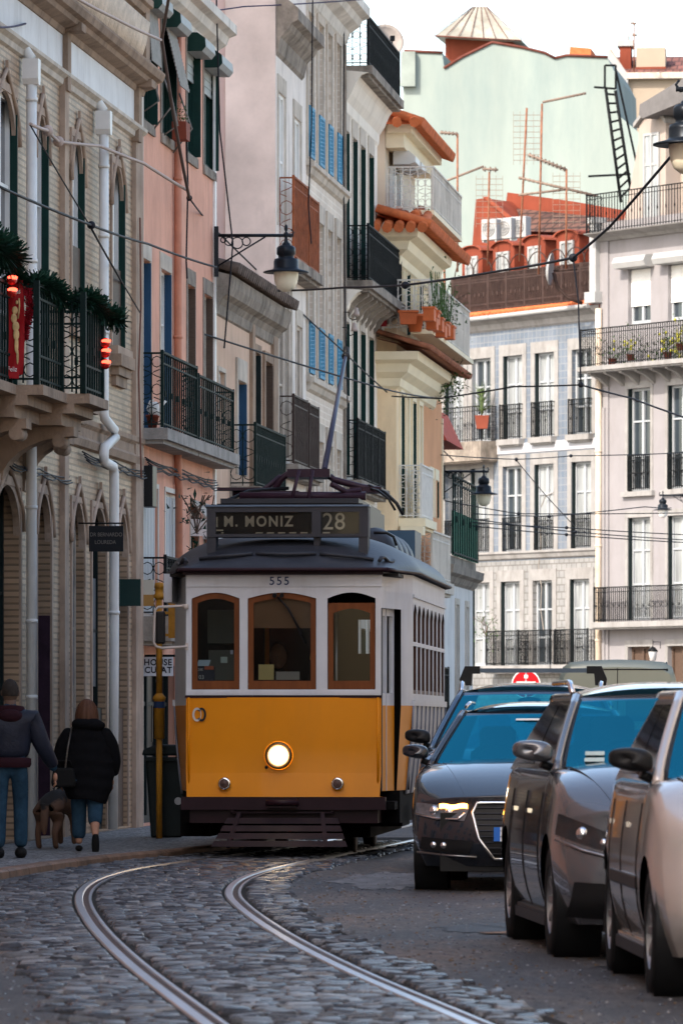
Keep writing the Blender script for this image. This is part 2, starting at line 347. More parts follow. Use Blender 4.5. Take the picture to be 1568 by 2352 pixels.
# cobbles
random.seed(5)
bed = MB(); st = MB()
ys = [16+.5*i for i in range(100)]
for a, b in zip(ys, ys[1:]):
    bed.poly([(interp(RL,a)-.62,a,.003),(interp(RR,a)+.42,a,.003),(interp(RR,b)+.42,b,.003),(interp(RL,b)-.62,b,.003)])
tag(bed.build('cobble_joint_bed', mat('joint_dirt', (.016,.014,.012), .9, .4, 8, .4)), kind='structure')
def ctr(Y): return .5*(interp(RL,Y)+interp(RR,Y))
Y = 22.0
while Y < 63:
    sl_ = (ctr(Y+.2)-ctr(Y-.2))/.4; q = math.sqrt(1+sl_*sl_); rowh = random.uniform(.098,.125)
    gl = (interp(RL,Y)-ctr(Y))*1.0; gr_ = interp(RR,Y)-ctr(Y)
    for (u0,u1) in ((gl-.62+random.uniform(-.12,.12), gl-.075), (gl+.085, gr_-.075), (gr_+.085, gr_+.36+random.uniform(-.1,.14))):
        u = u0 + random.uniform(0,.05)
        while u < u1-.04:
            wd = min(random.uniform(.11,.19), u1-u)
            if u1-u-wd < .05: wd = u1-u
            cu = u+wd/2; jig = random.uniform(-.012,.012)
            cx = ctr(Y)+cu/q*1.0; cy = Y - cu*sl_/q + jig
            ax = Vector((1/q, -sl_/q, 0))*(wd/2-.007); ay = Vector((sl_/q, 1/q, 0))*(rowh/2-.008)
            hz = .018+random.uniform(-.005,.007); c = Vector((cx,cy,0)); tl = random.uniform(-.006,.006); tw = random.uniform(-.006,.006)
            st.cur = random.choice((0,0,0,1,1,2,3))
            lo = [st.V(c+ax*i+ay*j+Vector((0,0,.001))) for i,j in ((-1,-1),(1,-1),(1,1),(-1,1))]
            mi = [st.V(c+ax*i*random.uniform(.9,1)+ay*j*random.uniform(.88,1)+Vector((0,0,hz-.008+tl*i+tw*j))) for i,j in ((-1,-1),(1,-1),(1,1),(-1,1))]
            tp = [st.V(c+ax*i*.80+ay*j*.74+Vector((0,0,hz+tl*i+tw*j))) for i,j in ((-1,-1),(1,-1),(1,1),(-1,1))]
            for A,B in ((lo,mi),(mi,tp)):
                for k in range(4): st.F((A[k],A[(k+1)%4],B[(k+1)%4],B[k]), True)
            st.F(tp, True); u += wd
    Y += rowh
sm = [mat('sett_%s'%k, c, r*.72, .35, 9, .5, bscale=60) for k,c,r in (('basalt',(.062,.067,.078),.38),('grey',(.105,.11,.12),.42),('worn',(.19,.195,.205),.42),('dark',(.036,.037,.042),.35))]
tag(st.build('cobblestones', sm), kind='structure')

# loose grit and small litter on the road
random.seed(21); gb = MB()
for i in range(2600):
    Y = 24+26*random.random()**1.3; x = interp(RR,Y)+.30+abs(random.gauss(0,1.1)); 
    if random.random() < .25: x = interp(RL,Y)-.62-abs(random.gauss(0,.5))
    s_ = random.uniform(.004,.014); c = Vector((x,Y,.001)); gb.cur = random.choice((0,0,1,2))
    a = [gb.V(c+Vector((s_*math.cos(t)*random.uniform(.7,1.3), s_*2*math.sin(t)*random.uniform(.7,1.3),0))) for t in (0,1.57,3.14,4.71)]; top = gb.V(c+Vector((0,0,s_*.7)))
    for k in range(4): gb.F((a[k],a[(k+1)%4],top),False)
tag(gb.build('road_grit', [sm[0], sm[2], mat('dry_leaf',(.12,.075,.035),.8)]), 'fine grit and litter scattered over the asphalt', 'grit', None, 'stuff')
# ---------------------------------------------------------------- facade kit
class Fac:
    """local frame of a facade: x along the wall, -y out of it, z up"""
    def __init__(s, root, ox, oy, rz):
        s.root = root; s.o = Vector((ox, oy, 0)); s.rz = rz
        s.u = Vector((math.cos(rz), math.sin(rz), 0)); s.n = Vector((math.sin(rz), -math.cos(rz), 0))
    def p(s, px, py, out=0):
        r = ray(px, py); q = s.o + s.n*out; t = (q.dot(s.n)) / (r.x*s.n.x + r.y*s.n.y)
        w_ = r*t; return ((w_ - s.o).dot(s.u), HC + w_.z)
    def x(s, px, out=0): return s.p(px, HY, out)[0]
    def z(s, px, py, out=0): return s.p(px, py, out)[1]
def facade(F, L, z0, z1, holes, m, r=.1, name='wall', depth=9, back=True, x0=0, top=True):
    mb = MB(); xs = sorted({x0, L, *[h[0] for h in holes], *[h[1] for h in holes]}); zs = sorted({z0, z1, *[h[2] for h in holes], *[h[3] for h in holes]})
    for a, b in zip(xs, xs[1:]):
        for c, d in zip(zs, zs[1:]):
            mx, mz = (a+b)/2, (c+d)/2
            if any(h[0] < mx < h[1] and h[2] < mz < h[3] for h in holes): continue
            mb.poly([(a,0,c),(b,0,c),(b,0,d),(a,0,d)])
    for (a,b,c,d) in [h[:4] for h in holes]:
        mb.poly([(a,0,c),(a,r,c),(a,r,d),(a,0,d)]); mb.poly([(b,0,c),(b,0,d),(b,r,d),(b,r,c)])
        mb.poly([(a,0,d),(a,r,d),(b,r,d),(b,0,d)]); mb.poly([(a,0,c),(b,0,c),(b,r,c),(a,r,c)])
    mb.poly([(x0,0,z0),(x0,0,z1),(x0,depth,z1),(x0,depth,z0)]); mb.poly([(L,0,z0),(L,depth,z0),(L,depth,z1),(L,0,z1)])
    if back: mb.poly([(x0,depth,z0),(x0,depth,z1),(L,depth,z1),(L,depth,z0)])
    if top: mb.poly([(x0,0,z1),(L,0,z1),(L,depth,z1),(x0,depth,z1)])
    return mb.build(name, m, F.root)
def window(F, x0, x1, z0, z1, r=.1, fm=None, gm=None, cols=2, rows=(.5,), fw=.05, sur=None, surm=None, sill=None, shutter=None, lintel=0, name='window', leaf=0, so=.02, panel=None, roller=0, fd=.05):
    fm = fm or white_paint; gm = gm or glassm
    f = MB(); y0, y1 = r-fd, r+.005
    f.box(x0,x0+fw,y0,y1,z0,z1).box(x1-fw,x1,y0,y1,z0,z1).box(x0+fw,x1-fw,y0,y1,z1-fw,z1).box(x0+fw,x1-fw,y0,y1,z0,z0+fw*1.3)
    for k in range(1, cols):
        c = x0+(x1-x0)*k/cols; f.box(c-fw*.7,c+fw*.7,y0-.006,y1,z0+fw*1.3,z1-fw)
    for t in rows:
        c = z0+(z1-z0)*t; f.box(x0+fw,x1-fw,y0+.01,y1,c-fw*.35,c+fw*.35)
    w_ = f.build(name, fm, F.root)
    g_ = MB().poly([(x0+.01,r-.002,z0+.01),(x1-.01,r-.002,z0+.01),(x1-.01,r-.002,z1-.01),(x0+.01,r-.002,z1-.01)]); g_.build('pane', gm, w_)
    if sur:
        s_ = MB(); o = so; T_ = lintel or sur
        s_.box(x0-sur,x0-.001,-o,r*.5,z0,z1).box(x1+.001,x1+sur,-o,r*.5,z0,z1).box(x0-sur,x1+sur,-o-.003,r*.5,z1+.001,z1+T_)
        s_.build('surround', surm or stone_pale, w_)
    if sill:
        s_ = MB().box(x0-sill[0],x1+sill[0],-sill[1],r*.6,z0-sill[2],z0-.002); s_.build('sill', surm or stone_pale, w_)
    if shutter:
        s_ = MB(); s_.box(x1-.03,x1-.004,-so-.01-leaf,r-fd-.002,z0+.02,z1-.02); s_.build('shutter', shutter, w_)
    if roller:
        s_ = MB(); zr = z1-(z1-z0)*roller; n = int((z1-zr)/.05)
        for k in range(n): s_.box(x0+.01,x1-.01,y0-.03+(k%2)*.006,y0-.012,zr+k*.05,zr+k*.05+.047)
        s_.build('roller_shutter', panel or white_paint, w_)
    return w_
def arch_pts(x0, x1, zs, za, n=8, sharp=.75):
    """left half then right half of a pointed arch"""
    c = (x0+x1)/2; P = []
    for k in range(n+1):
        t = k/n; P.append((x0+(c-x0)*(1-math.cos(t*math.pi/2)**sharp*1.0) if k<n else c, zs+(za-zs)*math.sin(t*math.pi/2)))
    return P
def arch_head(F, x0, x1, zs, za, y0, y1, m, par, hood=.0, sharp=1.0, name='arch_head'):
    P = arch_pts(x0,x1,zs,za,8,sharp); c=(x0+x1)/2; mb = MB()
    for side in (0,1):
        Q = P if side == 0 else [(2*c-x,z) for x,z in P]; xe = x0 if side == 0 else x1
        for (a,az),(b,bz) in zip(Q,Q[1:]):
            for y in (y0,y1): mb.poly([(a,y,az),(b,y,bz),(b,y,za+.002),(a,y,za+.002)])
            mb.poly([(a,y0,az),(a,y1,az),(b,y1,bz),(b,y0,bz)])
    if hood:
        for side in (0,1):
            Q = [(c+(x-c)*1.25-.0, z+.05) for x,z in P]
            Q = [(x, z+ hood*(max(0,(k-4)/4))**2) for k,(x,z) in enumerate(Q)]
            if side: Q = [(2*c-x,z) for x,z in Q]
            mb.tube([(x,y0-.012,z) for x,z in Q], .026, 6)
        mb.box(c-.022,c+.022,y0-.035,y0,za+.04+hood,za+.14+hood)
    return mb.build(name, m, par)
def scroll_panel(mb, a, b, z0, z1, t=.014, dens=1.0):
    """wrought-iron panel from xy point a to b with rings and curls"""
    a = Vector((a[0],a[1],0)); b = Vector((b[0],b[1],0)); W = (b-a).length; d = (b-a)/W
    def q(x, z): return a + d*x + Vector((0,0,z))
    mb.bar(q(0,z0+.04), q(W,z0+.04), t*1.3); mb.bar(q(0,z1), q(W,z1), t*1.6)
    n = max(1, round(W/.14*dens))
    for i in range(n+1): mb.bar(q(W*i/n,z0), q(W*i/n,z1), t)
    for i in range(n):
        x0 = W*i/n; x1 = W*(i+1)/n; c = (x0+x1)/2; rr = (x1-x0)/2-.004; H = z1-z0-.06
        m_ = max(2, int(H/(rr*2.6)))
        for k in range(m_):
            zc = z0+.04+H*(k+.5)/m_
            if k % 2 == 0: mb.tube([q(c+rr*math.cos(t_), zc+rr*1.1*math.sin(t_)) for t_ in [2*math.pi*j/8 for j in range(8)]], t*.42, 4, closed=True)
            else:
                s_ = 1 if (i+k)%4 < 2 else -1
                mb.tube([q(c+s_*rr*math.sin(t_*2.2), zc-rr*1.2+rr*2.4*t_/math.pi) for t_ in [math.pi*j/6 for j in range(7)]], t*.42, 4)
def bars_run(mb, a, b, z0, z1, sp=.11, t=.018, mids=(), panel=None):
    a = Vector((a[0],a[1],0)); b = Vector((b[0],b[1],0)); W = (b-a).length; d = (b-a)/W; n = max(1, int(W/sp))
    for i in range(n+1):
        p = a+d*W*i/n; mb.bar(p+Vector((0,0,z0)), p+Vector((0,0,z1)), t)
        if i % 3 == 1: mb.box(p.x-t*.9,p.x+t*.9,p.y-t*.9,p.y+t*.9,z0+(z1-z0)*.42,z0+(z1-z0)*.5)
    for z in (z0+.05, z1-.13, *mids): mb.bar(a+Vector((0,0,z)), b+Vector((0,0,z)), t*1.1)
    mb.bar(a+Vector((0,0,z1)), b+Vector((0,0,z1)), .045, .028)
def balcony(F, x0, x1, out, zf, h, im, sm=None, slab=.14, brackets=0, sp=.11, ends=True, corner=.03, scroll=True, panel=None, bars=True, inset=.04, prof=None):
    sm = sm or stone_pale
    b = MB()
    if prof: b.ext([(0,zf-slab)]+prof+[(0,zf)], (x0,0), (x1,0))
    else: b.box(x0-.04,x1+.04,-out-.04,0,zf-slab,zf).box(x0,x1,-out+.02,0,zf-slab-.05,zf-slab-.001)
    for k in range(brackets):
        bx = x0+(x1-x0)*(k+.5)/brackets
        b.prism([(0,zf-slab-.052),(-out*.85,zf-slab-.052),(-out*.85,zf-slab-.1),(-out*.45,zf-slab-.2),(-.03,zf-slab-.42),(0,zf-slab-.42)], bx-.06, bx+.06, 'yz')
    o = b.build('balcony', sm, F.root)
    r_ = MB(); i = inset; A=(x0+i,0); B=(x0+i,-out+i); C=(x1-i,-out+i); D=(x1-i,0)
    z0 = zf+.01; z1 = zf+h
    if ends:
        if scroll: scroll_panel(r_, A, B, z0, z1-.01); scroll_panel(r_, D, C, z0, z1-.01)
        else: bars_run(r_, A, B, z0, z1, sp); bars_run(r_, D, C, z0, z1, sp)
    if bars: bars_run(r_, B, C, z0, z1, sp)
    else: r_.bar((*B,z1),(*C,z1),.045,.03); r_.bar((*B,z0+.04),(*C,z0+.04),.03)
    for q in (B, C): r_.box(q[0]-corner*.6,q[0]+corner*.6,q[1]-corner*.6,q[1]+corner*.6,z0,z1+.03)
    r_.build('railing', im, o)
    if panel:
        p_ = MB(); n = max(1,int((x1-x0)/1.0)); 
        for k in range(n):
            a=x0+i+(x1-x0-2*i)*k/n+.012; c=x0+i+(x1-x0-2*i)*(k+1)/n-.012
            p_.box(a,c,-out+i+.014,-out+i+.022,z0+.08,z1-.04)
        p_.build('screen_panel', panel, o)
    return o
def moulding(F, x0, x1, prof, m, name='cornice', ret=True, dl=0, dr=0):
    mb = MB(); mb.ext(prof, (x0-dl,0), (x1+dr,0))
    return mb.build(name, m, F.root)
def pipe(F, pts, r, m, name='drainpipe', hopper=None, clamps=(), n=10):
    mb = MB(); mb.tube(pts, r, n)
    for z in clamps:
        q = min(pts, key=lambda p: abs(p[2]-z)); k = [i for i in range(len(pts)-1) if min(pts[i][2],pts[i+1][2])<=z<=max(pts[i][2],pts[i+1][2])]
        if k:
            a, b = Vector(pts[k[0]]), Vector(pts[k[0]+1]); t = (z-a.z)/(b.z-a.z) if b.z!=a.z else 0; c = a+(b-a)*t
            mb.tube([c-Vector((0,0,.02)), c+Vector((0,0,.02))], r*1.18, n)
    if hopper:
        x,y,z0,z1,w_ = hopper; mb.prism([(x-w_*.6,z0),(x+w_*.6,z0),(x+w_,z0+.06),(x+w_,z1),(x-w_,z1),(x-w_,z0+.06)], y-w_, y+w_)
        mb.tube([(x,y,z1),(x,y+.1,z1+.15),(x,y+.22,z1+.3)], r, n)
    return mb.build(name, m, F.root)
def tile_eave(F, x0, x1, y0, z0, run, rise, m, name='roof', sp=.2, r=.075, under=None):
    """a strip of roof tiles sloping up into the building; y0 = front edge (negative is out)"""
    mb = MB(); n = int((x1-x0)/sp)
    mb.poly([(x0,y0,z0),(x1,y0,z0),(x1,y0+run,z0+rise),(x0,y0+run,z0+rise)])
    mb.poly([(x0,y0,z0-.03),(x1,y0,z0-.03),(x1,y0+run,z0+rise-.03),(x0,y0+run,z0+rise-.03)])
    for k in range(n+1):
        x = x0+sp*k; jj = random.uniform(-.01,.01); segs = max(1,int(run/.4))
        for s_ in range(segs):
            t0, t1 = s_/segs, (s_+1)/segs+.03
            a = Vector((x+jj,y0+run*t0-.02,z0+rise*t0+.025)); b = Vector((x+jj,y0+run*t1,z0+rise*t1+.005))
            mb.tube([a,b],[r,r*.85],8)
    return mb.build(name, m, F.root)
def yplane(px, c=9.77): return c/(.107-(px-CX)/FPX)
RZL = math.atan2(1, .107)
def left_building(name, label, y0, c=9.77, cat='building'):
    x0 = -c+.107*y0
    root = thing(name, label, cat, (x0, y0, 0), RZL, 'buildings of the left-hand row'); return Fac(root, x0, y0, RZL)
def bush(px, py, Y, s, n, sd, label, m=leafm, group='plants on the yellow building', drop=0):
    mb = MB(); random.seed(sd); c0 = at(px,py,Y); mb.smooth=False
    d = thing('balcony_plant', label, 'plant', c0, 0, group)
    for i in range(n):
        a = Vector((random.gauss(0,s*.36),random.gauss(0,s*.36),random.gauss(0,s*.5)-drop*abs(random.gauss(0,.4)))); q = Vector((random.gauss(0,1),random.gauss(0,1),random.gauss(0,1))).normalized()*.075; s_=q.cross(Vector((0,.3,1))).normalized()*.022; mb.poly([a-s_,a+s_,a+q])
    mb.build('foliage', m, d); t_ = MB()
    for i in range(7): t_.tube([(0,0,-s*.5),(random.gauss(0,s*.15),random.gauss(0,s*.1),0),(random.gauss(0,s*.4),random.gauss(0,s*.2),s*.6)],.008,4)
    t_.build('stems', shutter_brown, d); return d
# ================================================================ LEFT ROW
# ---- tiled building with pointed arches
F = left_building('tiled_building', 'brown tiled building with pointed-arch windows, white frieze and ornate balcony at far left', 50.0)
L = F.x(321); brick = tilemat('patterned_tiles', (.47,.32,.205), (.35,.235,.15), (.23,.16,.105), .34, .068, .013, .5, .5, .6, .35)
W1 = [(-14,35),(81,107),(164,190),(256,283)]; G1 = [(-12,44),(84,116),(164,193),(210,243),(268,292)]
holes = []; up = []
for k,(a,b) in enumerate(W1):
    xa, xb = F.x(a), F.x(b); za = 7.88; z0 = 4.72 if k < 2 else 5.74
    up.append((xa,xb,z0,za,k)); holes.append((xa,xb,z0,za))
gr = []
for k,(a,b) in enumerate(G1):
    xa, xb = F.x(a), F.x(b); gr.append((xa,xb,.1,3.80)); holes.append(gr[-1])
holes += [(F.x(-14)-2.4*k-1.1, F.x(-14)-2.4*k, 4.72, 7.88) for k in (1,2)]
facade(F, L, 0, 8.45, holes, brick, .22)
for h in holes[-2:]: window(F, *h, r=.12, rows=(.3,.62), shutter=shutter_green)
for (xa,xb,z0,za,k) in up:
    w_ = window(F, xa, xb, z0, za, r=.10, gm=glassm, rows=(.28,.70) if k<2 else (.44,), fw=.055, shutter=shutter_green, sur=.09, surm=stone_pink, sill=(.12,.10,.1), so=.02, name='arched_window')
    arch_head(F, xa, xb, za-.55, za, -.012, .03, stone_pink, w_, hood=.18)
    if k >= 2:
        MB().box(xa+.05,xb-.05,.02,.045,z0+.02,6.68).build('louvred_panel', shutter_brown, w_)
    # raised stone tracery flanking the arch
for k,(xa,xb,z0,za) in enumerate(gr):
    if k < 2: w_ = window(F, xa, xb, z0, za, r=.21, fm=shutter_dark, gm=shutter_dark, rows=(.7,), sur=.10, surm=stone_pink, name='doorway')
    else: w_ = window(F, xa, xb, z0, za, r=.14, fm=stone_pale if k==2 else shutter_dark, gm=glassm, cols=1, rows=(.36,.62), sur=.07, surm=stone_pink, name='arched_doorway')
    arch_head(F, xa, xb, za-.5, za, -.012, .06, stone_pink, w_, hood=.16)
    if k >= 2:
        MB().box(xa+.06,xb-.03,.04,.13,.1,1.5).build('door_panel', shutter_brown if k!=3 else shutter_dark, w_)
        MB().box(xa+.06,xb-.1,.10,.13,1.75,3.0).build('hanging_notice', mat('notice_grey',(.10,.115,.13),.5), w_)
    if k == 1: MB().box(xb-.02,xb-.003,.0,.18,.1,2.5).build('painted_jamb', mat('purple_paint',(.04,.02,.035),.7,.4,4), w_)
# pilaster strips
for px in (142,):
    MB().box(F.x(px)-.14,F.x(px)+.14,-.06,0,0,8.45).build('pilaster', stone_pink, F.root)
for a in (309,): MB().box(F.x(a)-.2,L-.02,-.05,0,0,8.45).build('pilaster', stone_pink, F.root)
MB().box(-3,L,-.05,0,0,.75).build('plinth', stone_brown, F.root) if False else None
# string course + frieze + cornice
moulding(F, 0, L, [(0,4.42),(.05,4.44),(.07,4.52),(.03,4.56),(.03,4.66),(.07,4.70),(.07,4.76),(0,4.78)], stone_brown, 'string_course')
moulding(F, 0, L, [(0,8.34),(.04,8.36),(.05,8.42),(.10,8.46),(.10,8.50),(0,8.52)], stone_pale, 'string_course')
MB().box(0,L-.03,-.03,.2,8.52,8.95).build('frieze', mat('frieze_white',(.66,.66,.66),.6,.08,2,stain='8a8078',stain_amt=.35), F.root)
moulding(F, 0, L+.03, [(0,8.90),(.05,8.91),(.07,8.97),(.14,8.99),(.20,9.01),(.22,9.06),(.28,9.08),(.31,9.15),(.31,9.18),(0,9.22)], stone_brown)
for px in (142, 306):
    x = F.x(px); MB().box(x-.12,x+.12,-.09,0,8.30,8.95).box(x-.16,x+.16,-.25,0,8.95,9.04).build('console_bracket', stone_brown, F.root)
mb = MB(); mb.box(0,L-.35,-.02,.25,9.2,9.85); xx = 0.1
while xx < L-.5:
    mb.tube([(xx,-.05,9.26),(xx+.03,-.10,9.47),(xx+.09,-.14,9.75)],[.045,.055,.06],6); xx += .115
mb.build('shell_parapet', mat('shell_cream',(.58,.47,.36),.7,.25,5,.4), F.root)
moulding(F, 0, L-.2, [(0,9.83),(.13,9.86),(.16,9.93),(.2,9.95),(.2,10.03),(0,10.05)], stone_brown, 'coping')
MB().box(L-.42,L-.1,-.14,.3,9.17,10.07).box(L-.46,L-.06,-.2,.34,10.07,10.17).build('parapet_pier', stone_brown, F.root)
# brackets under upper window 4
x = F.x(270); MB().box(x-.62,x+.5,-.14,0,5.50,5.64).box(x-.55,x+.45,-.10,0,5.40,5.498).box(x-.5,x+.4,-.06,0,5.28,5.398).build('window_apron', stone_brown, F.root)
# drainpipes
o = .10; xa = F.x(73, .12); zt = F.z(73,195,.12)
pipe(F, [(xa,-.12,zt),(xa,-.12,.1)], .056, white_paint, hopper=(xa,-.12,zt,zt+.27,.085), clamps=(7.9,6.2,3.6,2.4,1.6), n=14)
xb = F.x(239,.12); zt = F.z(239,310,.12)
def zz(py): return F.z(240,py,.12)
pipe(F, [(xb,-.12,zt),(xb,-.12,zz(950)),(xb+.02,-.13,zz(962)),(xb+.35,-.19,zz(985)),(xb+.38,-.20,zz(1000)),(xb+.05,-.12,zz(1028)),(xb,-.12,zz(1045)),(xb+.03,-.12,zz(1060)),(xb+.45,-.16,zz(1068)),(xb+.5,-.165,zz(1085)),(xb+.5,-.165,zz(1500)),(xb+.5,-.15,.1)], .056, white_paint, hopper=(xb,-.12,zt,zt+.27,.085), clamps=(7.7,6.9,5.8,3.4,2.6,1.0), n=14)
# ornate stepped balcony
zf = 4.70; Yx = lambda Y: (Y-50.0)/F.u.y
S0,S1,S2,S3 = Yx(50.6),Yx(56.5),Yx(58.05),Yx(59.35)
pl = [(S0,0),(S0,-.45),(S1,-.45),(S1,-.72),(S2,-.72),(S2,-.95),(S3,-.95),(S3+.3,-.72),(S3+.9,-.72),(S3+.9,0)]
mb = MB(); mb.prism([(a,b-.04 if b else 0) for a,b in pl], zf-.10, zf, 'xy'); mb.prism([(a,b+.12 if b else 0) for a,b in pl], zf-.20, zf-.101, 'xy'); mb.prism([(a,b+.25 if b else 0) for a,b in pl], zf-.32, zf-.201, 'xy')
def consol(x, out, h, w_=.16):
    pr = [(0,zf-.322),(-out,zf-.322),(-out,zf-.42)] + [(-out*(1-math.sin(t)*.96), zf-.42-h*(1-math.cos(t))) for t in [math.pi/2*k/7 for k in range(1,8)]] + [(0,zf-.42-h)]
    mb.prism(pr, x-w_, x+w_, 'yz'); mb.tube([(x-w_-.02,-out*.8,zf-.47),(x+w_+.02,-out*.8,zf-.47)], .07, 10)
for x,o_,h in ((Yx(55.2),.5,.5),(Yx(56.9),.55,.35),(Yx(58.5),.78,.45),(Yx(60.0),.5,.5)): consol(x,o_,h)
bal = mb.build('balcony', stone_brown, F.root)
r_ = MB(); P2 = [(S0,-.42),(S1+.02,-.42),(S1+.02,-.69),(S2+.02,-.69),(S2+.02,-.92),(S3-.03,-.92),(S3+.27,-.69),(S3+.86,-.69),(S3+.86,0)]
for k,(a,b) in enumerate(zip(P2,P2[1:])):
    if abs(a[0]-b[0]) < .01 and k < 5: scroll_panel(r_, a, b, zf+.02, zf+.98, .016, 1.1)
    else: bars_run(r_, a, b, zf+.02, zf+1.0, .15, .02, (zf+.3,))
    r_.box(a[0]-.03,a[0]+.03,a[1]-.03,a[1]+.03,zf,zf+1.04)
r_.build('railing', iron_green, bal)
# garlands, banner, baubles: resting on the balcony
def garland(pts, r, label, n=1500):
    mb = MB(); pts = [Vector(p) for p in pts]; mb.tube(pts, r*.35, 6); S = []
    for i in range(n):
        k = random.randrange(len(pts)-1); t = random.random(); c = pts[k].lerp(pts[k+1], t)
        d = Vector((random.gauss(0,1),random.gauss(0,1),random.gauss(0,1))).normalized(); l = r*random.uniform(.6,1.35)
        s_ = d.cross(Vector((random.random(),random.random(),1))).normalized()*.014
        mb.poly([c+d*l*.2-s_, c+d*l*.2+s_, c+d*l+s_*.5, c+d*l-s_*.5])
    o = mb.build('fir_garland', leafdk); tag(o, label, 'garland', 'Christmas garlands on the balcony'); return o
def LW(F, x, y, z): return F.o + F.u*x - F.n*y*1.0 + Vector((0,0,z)) if True else None
def lw(x, out, z): return F.o + F.u*x + F.n*out + Vector((0,0,z))
random.seed(3)
garland([lw(S1,.45,5.95),lw(S1-.8,.46,5.98),lw(S1-2,.45,6.0)], .19, 'thick fir garland hanging at the left edge above the red banner', 1400)
garland([lw(S1+.02,.44,5.82),lw(S1+.0,.52,5.74)], .11, 'tuft of fir garland just above the top of the banner', 400)
garland([lw(S1+.1,.62,5.72),lw(S1+.7,.71,5.75),lw(S2-.1,.72,5.66)], .13, 'middle fir garland along the balcony rail over dark railing', 1100)
garland([lw(S2+.1,.80,5.66),lw(S2+.4,.93,5.70),lw(S2+.8,.93,5.66),lw(S3+.05,.97,5.60),lw(S3+.2,1.08,5.55)], .13, 'right-hand fir garland ending in a pointed tip past the rail', 1400)
red_m = mat('banner_red', (.30,.008,.012), .6, .15, 4); gold_m = mat('figure_gold', (.62,.42,.20), .6, .3, 12)
ban = thing('christmas_banner', 'long red cloth banner with golden infant figure hanging from balcony rail', 'banner', lw(S1-.02,.50,5.78), 0)
mb = MB(); mb.grid(lambda u,v: (-.10+.155*u+.02*math.sin(v*3), -.01+.012*math.sin(u*7+v*9), -.98*v), 6, 20); mb.grid(lambda u,v: (-.10+.155*u+.02*math.sin(v*3), .004+.012*math.sin(u*7+v*9), -.98*v), 6, 20)
mb.grid(lambda u,v: (-.17+.19*u, -.02-.03*math.sin(u*3), -.90-.12*v), 6, 4); mb.build('cloth', red_m, ban)
mb = MB(); fig = [(.0,-.26,.013,.02),(-.02,-.34,.03,.04),(-.03,-.42,.03,.05),(-.012,-.50,.035,.05),(-.008,-.58,.03,.06),(-.005,-.68,.02,.09),(.005,-.80,.012,.08)]
for x,z,a,b in fig: mb.sphere((x,-.022,z),(a,.006,b),10,8)
mb.tube([(.02,-.022,-.22),(.025,-.022,-.30),(.01,-.022,-.42)],.009,6); mb.build('golden_figure', gold_m, ban)
text('lettering','Jesus',.075,white_paint,ban,(-.02,-.03,-.15),(R(90),0,0),.001,sx=.75); text('lettering','Feliz',.07,white_paint,ban,(-.045,-.052,-.93),(R(90),0,0),.001,sx=.75)
tin = MB(); random.seed(9)
tp = [Vector(lw(S1+.02,.60,5.66-.05*k))+Vector((.035*math.sin(k*.5),0,0)) for k in range(12)]
for i in range(900):
    c = tp[random.randrange(11)].lerp(tp[random.randrange(11)],.15); d = Vector((random.gauss(0,1),random.gauss(0,1),random.gauss(0,1))).normalized()*.055; s_=Vector((.004,0,.004)); tin.poly([c-s_,c+s_,c+d+s_,c+d-s_])
tag(tin.build('red_tinsel', mat('tinsel_red',(.25,.01,.02),.35,.3,9)), 'bushy red tinsel hanging beside the banner on the balcony railing', 'tinsel')
bau = mat('bauble_red', (.45,.008,.006), .12, 0, coat=1)
baul = mat('bauble_shine', (.9,.05,.02), .3, 0, emit=2.5, emitc=(1,.06,.03))  # emissive red for the painted shine on the baubles, no lamp inside
for nm,(x0_,o_,zs_) in {'triple':(S3-.06,.965,(5.30,5.20,5.08)), 'pair':(S1-.35,.50,(5.72,5.60))}.items():
    d = thing('bauble_string', 'three stacked red glossy baubles hanging at the right end of the balcony' if nm=='triple' else 'two red shining baubles at the left picture edge beside the banner', 'bauble', lw(x0_,o_,zs_[0]), 0, 'bauble strings on the balcony')
    for z in zs_:
        q = z-zs_[0]; MB().sphere((0,0,q),.055,16,12).build('bauble', bau, d); MB().grid(lambda u,v: (.057*math.sin(v*1.1)*math.cos(u*6.283)+.012, -.045-.012*math.cos(v*1.5), q+.02+.024*math.sin(v*1.1)*math.sin(u*6.283)), 12, 4).build('shine_spot', baul, d)  # emissive patch painted on the front as the bauble's bright spot
    MB().tube([(0,0,.3),(0,0,zs_[-1]-zs_[0])],.004,4).build('cord', wire_m, d)
# small string of meter boxes / insulators on corner
F1 = F
# ---- pink building
F = left_building('pink_building', 'salmon pink rendered building with dark green windows and roller-shutter boxes', yplane(321.5))
L = F.x(492); pink = mat('salmon_render', (.68,.36,.26), .85, .12, 1.2, .25, stain='6e4a3c', stain_amt=.35)
UP = [(327,350),(371,394),(429,449),(468,491)]; MD = [(327,344),(369,391),(430,446),(468,486)]; GD = [(328,362),(379,413),(437,455),(468,484)]
holes = []
for a,b in UP: holes.append((F.x(a),F.x(b),8.66,10.05))
for a,b in MD: holes.append((F.x(a),F.x(b),4.92,6.98))
for k,(a,b) in enumerate(GD): holes.append((F.x(a),F.x(b),2.62,4.22 if k<2 else 4.0))
holes.append((.2,3.1,.1,2.05)); holes.append((3.6,L-.5,.1,2.05))
facade(F, L, 0, 10.6, holes, pink, .14, depth=9)
MB().box(-.02,.12,-.03,0,0,10.6).build('edge_strip', white_old, F.root)
MB().box(L-.13,L+.02,-.03,0,0,10.6).build('edge_strip', white_paint, F.root)
